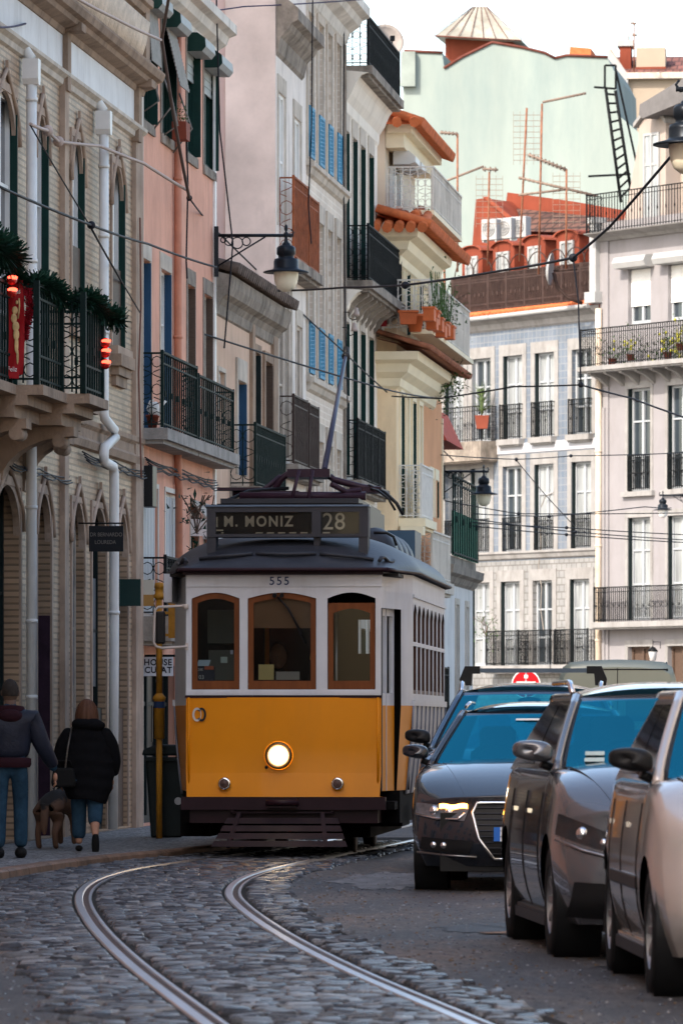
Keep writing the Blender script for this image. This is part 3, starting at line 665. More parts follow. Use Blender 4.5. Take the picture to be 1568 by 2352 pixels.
for k in range(4):
    a = holes[k]; w_ = window(F, *a, r=.10, fm=shutter_green, gm=glassm, rows=(), fw=.06, sur=.12, surm=stone_dirty, so=.012, shutter=shutter_green, leaf=.05, sill=(.10,.03,.12), roller=(.5,.45,.3,.3)[k] if k>1 else 0, panel=mat('slat_grey',(.30,.32,.31),.5,.2,6))
    mb = MB(); x0,x1 = a[0]-.02,a[1]+.1; zb = 10.0-.02*k
    pr = [(-.01,zb),(-.01,zb+.24),(-.14,zb+.24),(-.24,zb+.17),(-.25,zb+.06),(-.20,zb)]
    mb.prism(pr, x0, x0+.02, 'yz'); mb.build('shutter_box_end', shutter_green, w_)
    mb = MB(); mb.prism([(p*1.0,z) for p,z in pr], x0+.021, x1, 'yz'); mb.build('shutter_box', mat('box_grey',(.30,.32,.32),.5,.15,4), w_)
    if k < 2:   # blind propped outwards
        mb = MB(); zt = zb; zl = zb-(.62 if k==0 else .72)
        for i in range(15):
            t = i/15; z_ = zt+(zl-zt)*t; o_ = .06+(.05 if k==0 else .17)*t
            mb.box(x0+.05,x1-.1,-o_-.012,-o_,z_-.045,z_)
        mb.tube([(x0+.05,-.09,zl),(x0+.05,-.20,zl-.5),(x0+.05,-.02,zl-.62)],.012,5); mb.tube([(x1-.1,-.1,zl),(x1-.1,-.26,zl-.45),(x1-.1,-.02,zl-.75)],.012,5)
        mb.build('propped_blind', mat('blind_slats',(.20,.185,.17),.6,.25,8), w_)
pot = thing('flower_pot', 'terracotta window-box pot with sparse plant at upper pink-building window', 'flower pot', F.o+F.u*(F.x(392)-.35)+F.n*.18+Vector((0,0,8.62)), RZL)
MB().prism([(-.16,0),(.16,0),(.2,.22),(-.2,.22)],-.09,.09).build('pot', mat('pot_red',(.20,.05,.03),.7), pot)
mb = MB(); random.seed(4)
for i in range(90):
    c = Vector((random.gauss(0,.09),random.gauss(0,.04),.22+abs(random.gauss(0,.13)))); d = Vector((random.gauss(0,1),random.gauss(0,1),random.gauss(0,1))).normalized()*.035; s_=d.cross(Vector((0,.3,1))).normalized()*.014; mb.poly([c-s_,c+s_,c+d])
mb.build('foliage', leafm, pot)
for k in range(4):
    a = holes[4+k]; window(F, *a, r=.12, fm=white_paint if k<2 else stone_pale, gm=glass_pale, rows=(.35,.68), fw=.045, sur=.10, surm=stone_pale if k<2 else stone_dirty, lintel=.2, so=.012, shutter=mat('door_blue',(.02,.06,.12),.5) if k<2 else shutter_brown, name='balcony_door')
for k in range(4):
    a = holes[8+k]
    if k < 2:
        w_ = window(F, *a, r=.10, fm=white_old, gm=white_old, rows=(), sur=.06, surm=white_old, so=.012, name='folding_shutter_door')
        mb = MB(); n=9
        for i in range(n): mb.box(a[0]+.05+(a[1]-a[0]-.1)*i/n, a[0]+.05+(a[1]-a[0]-.1)*(i+.62)/n, .02,.05,a[2]+.05,a[3]-.05)
        mb.build('shutter_slats', mat('shutter_paint',(.50,.53,.55),.5,.1,4,stretch=(1,1,.2)), w_)
    else: window(F, *a, r=.12, fm=shutter_dark, gm=glassm, rows=(.5,), so=.012, sur=.05)
darkshop = mat('shop_dark',(.012,.012,.014),.4)
for a in holes[12:]:
    window(F, *a, r=.13, fm=shutter_dark, gm=darkshop, cols=3, rows=(.75,), name='shopfront', fw=.07)
moulding(F, 0, L+.05, [(0,10.18),(.04,10.2),(.06,10.3),(.16,10.36),(.2,10.46),(.3,10.5),(.3,10.62),(0,10.66)], white_old)
# salmon drainpipe
x = F.x(409,.06); pipe(F, [(x,-.06,10.2),(x,-.06,4.4),(x+.1,-.06,4.3),(x+.1,-.06,.1)], .05, mat('pipe_salmon',(.52,.22,.14),.6,.15,3), clamps=(8.2,6.2,5.3,3.4), n=10)
balcony(F, .05, F.x(460,.3)-.03, .30, 4.90, .92, iron_green, mat('slab_grey',(.28,.26,.24),.9,.3,4,.4), sp=.19)
balcony(F, F.x(460,.3)+.05, L-.02, .30, 4.90, .84, iron_green, MC['slab_grey'], sp=.19)
balcony(F, .1, 2.2, .33, 2.62, .72, iron_black, stone_dirty, slab=.3, sp=.15)
ac = F
# awnings
for k,(a,b) in enumerate(((437,458),(466,487))):
    w_ = thing('window_awning', ('left' if k==0 else 'right')+' small white fabric awning of the pair on the pink building', 'awning', F.o+F.u*F.x(a)+Vector((0,0,0)), RZL, 'awnings on the pink building')
    W = F.x(b)-F.x(a); MB().prism([(-.01,4.22),(-.22,3.98),(-.22,3.955),(-.01,4.18)], 0, W, 'yz').build('canopy', mat('awning_beige',(.40,.36,.32),.8,.15,5), w_)
    MB().box(0,W,-.226,-.221,3.74,3.98).box(-.012,-.001,-.221,-.0,3.74,3.96).build('valance', mat('awning_white',(.62,.62,.62),.7,.1,5), w_)
# signs
def board(px0, px1, py0, py1, Y, t=.03):
    a = at(px0,py1,Y); b = at(px1,py0,Y); return a, b
a,b = board(205,284,1208,1267,63.5)
s_ = thing('hanging_sign', 'black square hanging shop sign with two lines of pale lettering', 'sign', ((a.x+b.x)/2, 63.5, (a.z+b.z)/2))
wd, hg = b.x-a.x, b.z-a.z; MB().box(-wd/2,wd/2,-.02,.02,-hg/2,hg/2).build('board', mat('sign_black',(.008,.010,.014),.5), s_, bevel=.004)
lt = mat('letter_dim',(.17,.155,.14),.7)
text('lettering','DR BERNARDO',.062,lt,s_,(0,-.023,.045),(R(90),0,0),.001,sx=.85); text('lettering','LOUREDA',.062,lt,s_,(-.01,-.023,-.04),(R(90),0,0),.001,sx=.85)
MB().tube([(-wd/2-.12,0,hg/2+.03),(wd/2,0,hg/2+.03)],.01,6).tube([(-.1,0,hg/2),(-.1,0,hg/2+.03)],.006,6).tube([(.1,0,hg/2),(.1,0,hg/2+.03)],.006,6).build('bracket', iron_black, s_)
a,b = board(272,324,1330,1392,67); s_ = thing('hanging_sign', 'plain dark green square hanging sign beside the drainpipe', 'sign', ((a.x+b.x)/2, 67, (a.z+b.z)/2)); wd,hg=b.x-a.x,b.z-a.z
MB().box(-wd/2,wd/2,-.02,.02,-hg/2,hg/2).build('board', mat('sign_green',(.008,.03,.028),.45), s_, bevel=.004); MB().tube([(-wd/2-.1,0,hg/2-.02),(-wd/2,0,hg/2-.02)],.012,6).build('bracket', iron_black, s_)
a,b = board(324,354,1332,1392,68.6); s_ = thing('hanging_sign', 'cream and ochre square sign right of the plain green one', 'sign', ((a.x+b.x)/2, 68.6, (a.z+b.z)/2)); wd,hg=b.x-a.x,b.z-a.z
MB().box(-wd/2,wd/2,-.015,.015,-.02,hg/2).build('board', mat('sign_cream',(.48,.44,.36),.6), s_); MB().box(-wd/2,wd/2,-.015,.015,-hg/2,-.021).build('lower_board', mat('sign_ochre',(.32,.17,.05),.6), s_); MB().tube([(-wd/2-.12,0,hg/2-.02),(-wd/2,0,hg/2-.02)],.01,6).build('bracket', iron_black, s_)
a,b = board(330,398,1509,1553,68.9); s_ = thing('shop_sign', 'white rectangular shop sign reading HOUSE CUSAT behind the yellow pole', 'sign', ((a.x+b.x)/2, 68.9, (a.z+b.z)/2)); wd,hg=b.x-a.x,b.z-a.z
MB().box(-wd/2,wd/2,-.03,.03,-hg/2,hg/2).build('board', mat('sign_white',(.50,.52,.56),.5), s_, bevel=.004)
dk = mat('letter_dark',(.02,.02,.03),.6)
text('lettering','HOUSE',.105,dk,s_,(-.005,-.033,.048),(R(90),0,0),.001,sx=.95,bold=.003,spacing=1.1); text('lettering','CUSAT',.105,dk,s_,(0,-.033,-.045),(R(90),0,0),.001,sx=.95,bold=.003,spacing=1.1)
MB().box(-wd/2-.03,wd/2+.03,.03,.06,hg/2,hg/2+.03).build('bracket', iron_black, s_)
# watering can and pot on the balcony
pt = F.o+F.u*.25+F.n*.12
pot = thing('flower_pot', 'red-brown pot at the near end of the pink building balcony', 'flower pot', pt+Vector((0,0,4.91)), 0)
MB().lathe([(0,0),(.05,0),(.075,.13),(.085,.13),(.085,.16),(.06,.16),(0,.12)],n=16).build('pot', mat('pot_red',(.2,.05,.03),.7), pot)
can = thing('watering_can', 'white plastic watering can standing in the red-brown balcony pot', 'watering can', pt+Vector((.02,0,5.06)), 0)
MB().lathe([(0,0),(.07,0),(.06,.14),(.03,.17),(0,.17)],n=16).build('body', white_paint, can); MB().tube([(.05,0,.04),(.12,0,.15),(.14,0,.18)],[.02,.012,.018],8).build('spout', white_paint, can)
MB().tube([(-.05,0,.03),(-.09,0,.08),(-.05,0,.18),(0,0,.19)],.009,6).build('handle', white_paint, can)
# cable bundles, meter box and a leafy plant on the lower walls
random.seed(77)
def cables(Fq, x0, x1, z, n, out=.05):
    mb=MB()
    for k in range(n):
        pts=[]; 
        for i in range(13): t=i/12; pts.append((x0+(x1-x0)*t, -out-.015*k+random.uniform(-.004,.004), z-.03*k-.035*abs(math.sin(t*math.pi*(2+k)))+random.uniform(-.006,.006)))
        mb.tube(pts,.009,5)
    return mb.build('cable_bundle', wire_m, Fq.root)
cables(F1, F1.x(180), F1.x(320), 4.38, 4); cables(F, .1, L-.2, 4.55, 5); cables(F1, F1.x(5), F1.x(150), 4.05, 3)
MB().box(.12,.5,-.14,0,3.95,4.45).build('meter_box', plastic_black, F.root, bevel=.01)
bush(452,1185,68.6,.42,90,55,'broad-leaved dark plant hanging beside the white awnings',m=leafdk,group='plants on the pink building') if 'bush' in globals() else None
# ---- low building with tiled eave
F = left_building('low_building', 'low peach building with dark tiled eave between the pink and tall grey building', yplane(492.5))
L = F.x(631); peach = mat('peach_render', (.60,.42,.31), .85, .1, 1.2, .25, stain='6a5242', stain_amt=.3)
holes = [(F.x(500),F.x(515),5.55,6.05),(F.x(543),F.x(561),4.75,6.05),(F.x(581),F.x(592),5.3,6.55),(F.x(605),F.x(620),4.6,6.5),(F.x(505),F.x(520),.1,2.6),(F.x(560),F.x(580),.1,2.8)]
facade(F, L, 0, 7.35, holes, peach, .14, depth=6)
window(F, *holes[0], r=.1, rows=(), sur=.06); window(F, *holes[1], r=.12, gm=glass_pale, sur=.12, lintel=.3, so=.03, shutter=mat('door_blue',(.02,.06,.12),.5), name='balcony_door')
window(F, *holes[2], r=.12, fm=shutter_brown, sur=.12, so=.04, surm=stone_brown, shutter=shutter_dark); window(F, *holes[3], r=.12, fm=shutter_brown, gm=shutter_dark, sur=.14, so=.04, surm=stone_brown, shutter=shutter_brown, name='balcony_door')
for h in holes[4:]: window(F, *h, r=.12, fm=shutter_dark, sur=.08, name='doorway')
MB().box(F.x(573),F.x(579),-.05,0,0,7.0).box(F.x(622),L,-.05,0,0,7.0).build('pilaster', stone_brown, F.root)
moulding(F, 0, L, [(0,6.78),(.03,6.8),(.05,6.92),(.10,7.0),(.18,7.05),(.22,7.16),(.24,7.3),(0,7.36)], stone_dirty, dr=.1)
tile_eave(F, .0, L+.1, -.32, 7.36, 3.2, 1.0, rooftile_dirty, sp=.2)
balcony(F, F.x(543)-.7, F.x(600), .38, 4.55, .85, iron_green, stone_dirty, sp=.09)
# ---- tall grey-white building
F = left_building('tall_grey_building', 'tall weathered building with blank grey side wall and white front', yplane(631.5))
L = F.x(703); wfront = mat('white_render', (.74,.68,.62), .85, .12, 1.5, .25, stain='5e5248', stain_amt=.5)
sidew = mat('weathered_render', (.64,.535,.49), .9, .30, .55, .2, stain=(.17,.155,.15), stain_amt=.85, stain_scale=.13)
Q = [(638,654),(674,690)]
holes = [(F.x(638),F.x(654),8.6,10.55),(F.x(674),F.x(690),8.3,10.4),(F.x(640),F.x(654),5.2,7.4),(F.x(656),F.x(668),5.2,8.2),(F.x(680),F.x(692),5.2,7.3),(F.x(640),F.x(668),.1,3.4),(F.x(680),F.x(697),.1,3.4),(F.x(640),F.x(656),12.6,14.6),(F.x(674),F.x(692),12.6,14.6)]
facade(F, L, 0, 16.5, holes, wfront, .1, x0=.02, depth=9)
mb = MB(); mb.poly([(.0,-.001,0),(.0,-.001,16.5),(0,1.05,16.5),(0,1.05,0)]); mb.box(-.0,.3,1.05,9,0,11.0)
MB().box(-.06,.019,-.012,.72,0,16.5).build('side_wall', sidew, F.root)
MB().box(-.0,.018,.73,9,0,16.6).build('side_wall', mat('side_pink',(.52,.40,.38),.9,.1,1), F.root)
for k,h in enumerate(holes): window(F, *h, r=.07, fm=white_paint if k<2 else stone_pale, gm=white_old if k<2 else (glassm if k>6 else shutter_brown), cols=2 if k<2 else 1, rows=(.5,), sur=.1, so=.015, lintel=.25, name='window' if k>1 else 'shuttered_door')
moulding(F, 0, F.x(693), [(0,11.05),(.04,11.1),(.08,11.3),(.2,11.42),(.24,11.5),(.34,11.55),(.34,11.72),(0,12.0)], stone_dirty, 'canopy_cornice')
balcony(F, F.x(640)+.1, F.x(675), .24, 8.12, 1.2, iron_rust, stone_dirty, sp=.07)
balcony(F, F.x(678), L-.1, .24, 8.12, 1.1, iron_rust, stone_dirty, sp=.07)
balcony(F, F.x(640)+.1, F.x(675), .24, 5.12, 1.0, iron_brown, stone_dirty, sp=.08)
balcony(F, F.x(678), L-.1, .24, 5.12, .98, iron_brown, stone_dirty, sp=.08)
# ---- beige tile building, blue lattice shutters
F = left_building('blue_shutter_building', 'beige tiled narrow building with bright blue lattice shutters on two floors', yplane(703.5))
L = F.x(789); bt = tilemat('beige_tiles', (.64,.54,.45), (.55,.45,.36), (.70,.62,.54), .15, .1, .012, .5, .6, .4, .2)
holes = []; X = [(704,715),(727,738),(749,758),(769,778)]
for a,b in X:
    for z0,z1 in ((9.95,12.2),(6.65,9.1),(3.3,5.7),(.1,2.6)): holes.append((F.x(a)+.03,F.x(b)+.12,z0,z1))
facade(F, L, 0, 12.75, holes, bt, .12, depth=9)
for k,h in enumerate(holes):
    w_ = window(F, *h, r=.09, fm=white_old, gm=glass_pale, cols=2, rows=(.33,.66), sur=.11, surm=stone_pale, lintel=.28, so=.03, sill=(.12,.06,.12), name='tall_window')
    if k%4 < 2:
        mb = MB(); x0,x1 = h[0]+.01,h[1]-.01; z0=h[2]+.03; z1=z0+.78
        mb.box(x0,x1,-.05,-.03,z0,z0+.05).box(x0,x1,-.05,-.03,z1-.05,z1).box(x0,x0+.05,-.05,-.03,z0,z1).box(x1-.05,x1,-.05,-.03,z0,z1)
        for i in range(13): mb.bar((x0,-.04,z0+.06*i),(x1,-.036,min(z1,z0+.06*i+.05)),.014); 
        for i in range(6): mb.box(x0+(x1-x0)*(i+1)/7-.02,x0+(x1-x0)*(i+1)/7+.02,-.046,-.034,z0,z1)
        mb.build('lattice_shutter', shutter_blue, w_)
for z in (9.83,6.53): moulding(F, 0, L, [(0,z-.14),(.05,z-.1),(.08,z-.02),(.12,z),(.12,z+.07),(0,z+.1)], stone_pale, 'string_course')
moulding(F, 0, L+.1, [(0,12.3),(.05,12.35),(.1,12.5),(.25,12.6),(.3,12.7),(.42,12.75),(.42,12.9),(0,12.98)], white_old)
MB().box(L-.1,L-.01,-.05,0,0,12.3).build('edge_strip', stone_dirty, F.root)
# ---- white building with long balconies
F = left_building('white_balcony_building', 'white building with tall dark green doors and long wire-screened balconies', yplane(789.5))
L = F.x(866); cream = mat('cream_render', (.80,.74,.65), .8, .07, 1.2, .15, stain='6f6250', stain_amt=.25)
holes = []; X = [(790.5,799),(808,817.5),(826,836),(845,855)]
for a,b in X:
    for z0,z1 in ((8.58,10.95),(5.35,7.85),(.1,2.9)): holes.append((max(.1,F.x(a)),F.x(b),z0,z1))
facade(F, L, 0, 11.7, holes, cream, .12, depth=9)
for h in holes: window(F, *h, r=.10, fm=shutter_green, gm=glassm, cols=2, rows=(.4,.8), sur=.12, surm=stone_pale, lintel=.3, so=.02, shutter=shutter_green, name='balcony_door')
moulding(F, 0, L, [(0,11.2),(.03,11.25),(.04,11.4),(.12,11.52),(.2,11.7),(.28,11.82),(.40,11.86),(0,11.9)], cream)
moulding(F, 0, L, [(0,8.0),(.05,8.05),(.08,8.15),(.2,8.28),(.3,8.34),(0,8.36)], cream, 'string_course')
screen = mat('wire_screen', (.10,.095,.075), .8, .3, 30, stretch=(1,1,.1))
balcony(F, .08, L+.25, .42, 8.50, .90, iron_black, stone_dirty, sp=.10, panel=screen, brackets=8, corner=.035)
balcony(F, .08, L-.05, .42, 11.98, .80, iron_black, stone_dirty, sp=.10, panel=screen, brackets=0, corner=.035)
for k in range(4):
    xx = .35+(L-.8)*k/4; balcony(F, xx, xx+1.12, .22, 5.28, .98, iron_black, stone_dirty, sp=.07)
MB().box(.6,L-1.2,1.0,8,11.7,15.0).build('setback_storey', cream, F.root)
# dish on the terrace
def dish(loc, rz, label, r=.42, tilt=.35):
    d = thing('satellite_dish', label, 'satellite dish', loc, rz, 'satellite dishes')
    mb = MB(); n=20
    mb.M = Matrix.Translation((0,0,.75)) @ Matrix.Rotation(-tilt,4,'X')
    mb.lathe([(0,0),(r*.5,-.03),(r*.85,-.09),(r,-.14),(r*1.0,-.15),(r*.85,-.10),(r*.5,-.045),(0,-.015)], n=24, axis='y'); mb.build('reflector', mat('dish_pale',(.34,.30,.27),.5,.15,5), d)
    mb = MB(); mb.tube([(0,0,0),(0,.02,.75)],.022,8); mb.tube([(0,.02,.45),(0,-.30,.55),(0,-.38,.78)],.012,6); mb.box(-.03,.03,-.42,-.34,.75,.84); mb.build('mount_arm', iron_black, d); return d
p_ = at(883,100,97.5); dish((p_.x,p_.y,p_.z-.75), R(20), 'round satellite dish with rusty rim above the upper terrace railing', .30)
# ---- yellow building (steps out slightly)
CY = 9.44
F = left_building('yellow_building', 'warm yellow building with red-tiled eaves, curved cornices and roof terraces', 97.0, CY)
L = F.x(1013); yel = mat('yellow_render', (.80,.62,.40), .8, .08, 1.2, .15, stain='8a6238', stain_amt=.25); cor = mat('cornice_cream', (.80,.70,.50), .75, .07, 2, .15)
orange = mat('orange_render', (.66,.33,.17), .85, .12, 1, .2)
holes = []; X = [(918,924),(931,937),(945,951),(960,967),(985,991)]
for k,(a,b) in enumerate(X):
    for z0,z1 in ((8.1,9.5),(4.9,7.0),(1.0,3.2)): 
        if k<4: holes.append((F.x(a),F.x(b),z0,z1))
holes.append((F.x(985),F.x(992),5.1,5.8)); holes.append((F.x(997),F.x(1003),5.1,5.8))
facade(F, L, 0, 9.8, holes, yel, .1, depth=9)
for k,h in enumerate(holes): window(F, *h, r=.07, fm=white_paint, gm=glass_pale, cols=1, rows=(.5,), sur=.12, surm=cor, so=.03, lintel=.2, shutter=shutter_green if k%2 else None)
MB().box(F.x(968),L,-.006,-.001,4.2,7.3).box(F.x(925),F.x(966),-.006,-.001,3.55,4.35).build('orange_field', orange, F.root)
def wrap(zb, o, m, name='cornice', x1=None):
    x1 = x1 or L
    pr = [(0,zb),(o*.15,zb+.05),(o*.2,zb+.18),(o*.5,zb+.28),(o*.6,zb+.42),(o*.95,zb+.48),(o,zb+.62),(0,zb+.64)]
    mb = MB(); mb.ext(pr,(0,0),(x1,0),cap=False); mb.ext(pr,(0,1.5),(0,0),cap=False)
    # mitred corner
    for (p0,z0),(p1,z1) in zip(pr,pr[1:]):
        mb.poly([(0,-p0,z0),(-p0,-p0,z0),(-p1,-p1,z1),(0,-p1,z1)]); mb.poly([(0-p0,0,z0),(-p0,-p0,z0),(-p1,-p1,z1),(-p1,0,z1)])
    mb.poly([(-o,-o,zb+.62),(x1,-o,zb+.62),(x1,0,zb+.62),(-o,0,zb+.62)])
    mb.build(name, m, F.root)
wrap(7.05,.42,cor,x1=F.x(992)); wrap(9.15,.42,cor,x1=F.x(985))
for zb,x1 in ((7.70,F.x(1004)),(9.80,F.x(1000))):
    r_ = MB(); zt = zb
    r_.poly([(-.45,-.62,zt),(x1,-.62,zt),(x1,.3,zt+.28),(-.45,.3,zt+.28)]); r_.poly([(-.45,-.62,zt-.03),(x1,-.62,zt-.03),(x1,.3,zt+.2),(-.45,.3,zt+.2)])
    xx = -.42
    while xx < x1: q_=.085 if zb>9 else .05; r_.tube([(xx,-.64,zt+.03),(xx,.3,zt+.32)],[q_,q_*.85],8); xx += .2
    if zb > 9:
        for yy in (-.6,-.4,-.2,0,.2,.4): r_.tube([(-.62,yy+.1,zt-.04),(-.1,yy+.1,zt+.12),(.6,yy+.1,zt+.30)],[.09,.085,.075],8)
        for yy in (-.3,0.1): r_.tube([(.0,yy,zt+.2),(1.4,yy,zt+.42)],[.1,.1],8)
    r_.build('roof', terracotta if zb>9 else terracotta_old, F.root)
# lower terrace: white iron and parapet run with hanging boxes
zt = 7.98; mb = MB(); mb.box(-.5,F.x(1005),-.66,-.3,zt-.02,zt+.06)
tb = mb.build('terrace', cor, F.root); r_ = MB(); scroll_panel(r_, (-.45,.2), (-.45,-.62), zt+.06, zt+.9, .016); bars_run(r_, (-.45,-.62), (F.x(1000),-.62), zt+.06, zt+.92, .1); r_.build('railing', white_old, tb)
MB().box(-.42,F.x(1000),-.60,-.585,zt+.1,zt+.85).build('screen_panel', mat('screen_white',(.66,.60,.52),.8,.12,5,stretch=(1,1,.2)), tb)
F2 = F
zt = 10.1; mb = MB(); mb.box(.5,F.x(985),-.60,-.3,zt-.02,zt+.06); tb = mb.build('terrace', cor, F.root); r_ = MB(); scroll_panel(r_, (.5,.2), (.5,-.58), zt+.06, zt+.8, .014); bars_run(r_, (.5,-.58), (F.x(985),-.58), zt+.06, zt+.8, .1); r_.build('railing', white_old, tb)
MB().box(.52,F.x(985),-.56,-.545,zt+.06,zt+.75).build('screen_panel', MC['screen_white'], tb)
# upper storey set back, with own eave
upm = mat('upper_cream', (.74,.62,.48), .8, .06, 1.2, .15)
mb = MB(); mb.box(1.6,L-1.5,.35,8,9.8,11.75); mb.box(-.0,1.6,.6,8,9.8,11.2) ; mb.build('upper_storey', upm, F.root)
MB().box(1.6,L-1.4,.02,.34,11.35,11.75).box(1.5,L-1.3,-.12,.3,11.6,11.75).build('cornice', cor, F.root)
r_ = MB(); r_.poly([(1.3,-.32,11.72),(L-1.0,-.32,11.72),(L-1.4,1.6,12.4),(1.9,1.6,12.4)]); r_.poly([(1.3,-.32,11.69),(L-1.0,-.32,11.69),(L-1.4,1.6,12.3),(1.9,1.6,12.3)]); r_.poly([(1.3,-.32,11.72),(1.9,1.6,12.4),(1.6,3,11.8)])
xx=1.3
while xx < L-1.1: r_.tube([(xx,-.34,11.75),(xx+.1,1.6,12.45)],[.085,.07],8); xx += .2
for yy in (-.2,.1,.4,.7,1.0,1.3): r_.tube([(1.15,yy,11.74),(1.5,yy+.05,11.84)],[.09,.08],8)
r_.build('roof', terracotta, F.root)
for k,px in enumerate((919,932)):
    h = (F.x(px-3),F.x(px+3),10.0,11.2); 
    w_ = thing('x','x','x') if False else None
for k,(x_,) in enumerate(((2.3,),(3.5,))):
    mb = MB(); mb.box(x_,x_+.6,.28,.345,10.1,11.1); w_ = mb.build('window', white_paint, F.root); MB().box(x_+.06,x_+.54,.27,.279,10.16,11.04).build('pane', glass_pale, w_)
    MB().prism([(.27,11.12),(.27,11.36),(.0,11.36),(-.12,11.26),(-.12,11.16),(-.02,11.12)], x_-.1, x_+.75, 'yz').build('shutter_box', white_paint, w_)
white_iron = mat('white_iron', (.66,.64,.60), .6, .1, 6)
balcony(F, .45, F.x(997,.42), .42, 4.85, .92, white_iron, cor, sp=.09, panel=mat('cloth_white',(.78,.77,.74),.7,.04,5), corner=.03)
MB().box(F.x(912),F.x(912)+.3,-.45,-.05,4.55,4.7).build('balcony_soffit', cor, F.root)
balcony(F, F.x(967,.2), F.x(1037,.42), .42, 3.85, .85, white_old, stone_pale, sp=.09, panel=MC['screen_white'], slab=.2)
MB().box(L-.12,L-.01,-.04,0,0,7.0).build('edge_strip', cor, F.root)
# window-box pots on terrace
def planter(loc, rz, label, w_=.55, green=0, sd=0):
    d = thing('window_box', label, 'window box', loc, rz, 'terracotta boxes on the yellow building terrace')
    MB().prism([(-w_/2+.03,0),(w_/2-.03,0),(w_/2,.2),(-w_/2,.2)],-.09,.09).box(-w_/2-.02,w_/2+.02,-.11,.11,.2,.235).build('box', mat('pot_orange',(.50,.12,.04),.6,.15,5), d)
    if green:
        mb = MB(); random.seed(sd)
        for i in range(green):
            c = Vector((random.gauss(0,w_*.3),random.gauss(0,.09),.24+abs(random.gauss(0,.25)))); q = Vector((random.gauss(0,1),random.gauss(0,1),random.gauss(0,1))).normalized()*.06; s_=q.cross(Vector((0,.3,1))).normalized()*.02; mb.poly([c-s_,c+s_,c+q])
        for i in range(6): mb.tube([(random.uniform(-.2,.2),0,.2),(random.uniform(-.3,.3),random.uniform(-.1,.1),.9)],.006,4)
        mb.build('foliage', leafm, d)
    return d
p_ = at(937,745,96.3); planter(p_, 0, 'wide terracotta box hung on the near end of the terrace railing', .32)
lbl = ['big terracotta box at the head of the slanting row of pots','terracotta box second in the slanting row of pots','lower small terracotta box under the plant stems','terracotta box in the middle of the slanting row','terracotta box fourth from the street end of the row','terracotta box near the far end with leafy plant','last terracotta box of the slanting row at the far end']
for k,(px,py,Y) in enumerate(((986,738,97.2),(996,746,98.3),(992,758,97.9),(1005,762,99.3),(1012,775,100.2),(1020,772,101.2),(1031,780,102.4))):
    planter(at(px,py,yplane(px,CY-.74)), RZL, lbl[k], .42, (0,60,0,90,60,160,160)[k], k)
pp = at(953,800,96.4); d = thing('flower_pot', 'round terracotta pot standing behind the white terrace railing', 'flower pot', (pp.x,pp.y,7.99)); MB().lathe([(0,0),(.1,0),(.15,.25),(.17,.25),(.17,.3),(.13,.3),(0,.25)],n=16).build('pot', MC['pot_orange'], d)
pp = at(880,800,96.6); d = thing('folded_parasol', 'folded dark red parasol leaning on the terrace beside the white wall', 'parasol', (pp.x,pp.y,7.99)); MB().tube([(0,0,.1),(0,0,.75)],[.07,.03],8).build('canopy', mat('dark_red_cloth',(.20,.01,.015),.7), d); MB().tube([(0,0,0),(0,0,.85)],.012,6).build('pole', white_old, d)
bush(1028,862,103,.45,420,21,'bushy green plant spilling over the lower cornice of the yellow building',drop=.3)
bush(1008,715,101.5,.55,230,22,'tall sparse stems rising above the slanting terracotta boxes')
bush(966,490,99,.18,80,23,'small weed growing from the red tiles of the middle roof')
# ---- corner building, dark green mansard with terrace
F = left_building('corner_house', 'small white corner house with green-screened terrace below the street lamp', 105.8, CY)
L = F.x(1085); wh = mat('corner_white', (.62,.60,.58), .85, .1, 1, .2, stain='5a6a66', stain_amt=.4)
holes = [(F.x(1045),F.x(1052),1.0,3.6),(F.x(1068),F.x(1074),1.0,3.6)]
facade(F, L, 0, 3.95, holes, wh, .1, depth=6)
for h in holes: window(F, *h, r=.07, fm=stone_pale, gm=shutter_dark, cols=1, rows=(.5,), sur=.12)
moulding(F, 0, L+.15, [(0,3.95),(.05,4.0),(.1,4.1),(.2,4.15),(.22,4.3),(.05,4.3),(.05,4.5),(0,4.5)], stone_dirty)
bars = MB(); a0=F.x(1040,.1); bars_run(bars,(a0,-.1),(L,-.1),4.5,6.0,.5,.03); bars.build('terrace_railing', iron_green, F.root)
MB().box(a0,L-.05,-.09,-.07,4.5,5.35).build('green_screen', mat('screen_green',(.012,.13,.075),.6,.1,3), F.root)
MB().box(0,F.x(1050),.3,5,4.5,6.6).build('mansard_storey', shutter_green, F.root)
r_ = MB(); r_.prism([(-.1,6.6),(.2,7.25),(3,7.4),(3,6.6)], -.2, F.x(1052), 'yz'); r_.build('roof', mat('roof_red',(.42,.06,.03),.7,.2,4), F.root)
balcony(F, F.x(1018,.1), F.x(1018,.1)+1.3, .12, 1.35, 1.0, iron_black, stone_dirty, sp=.12)
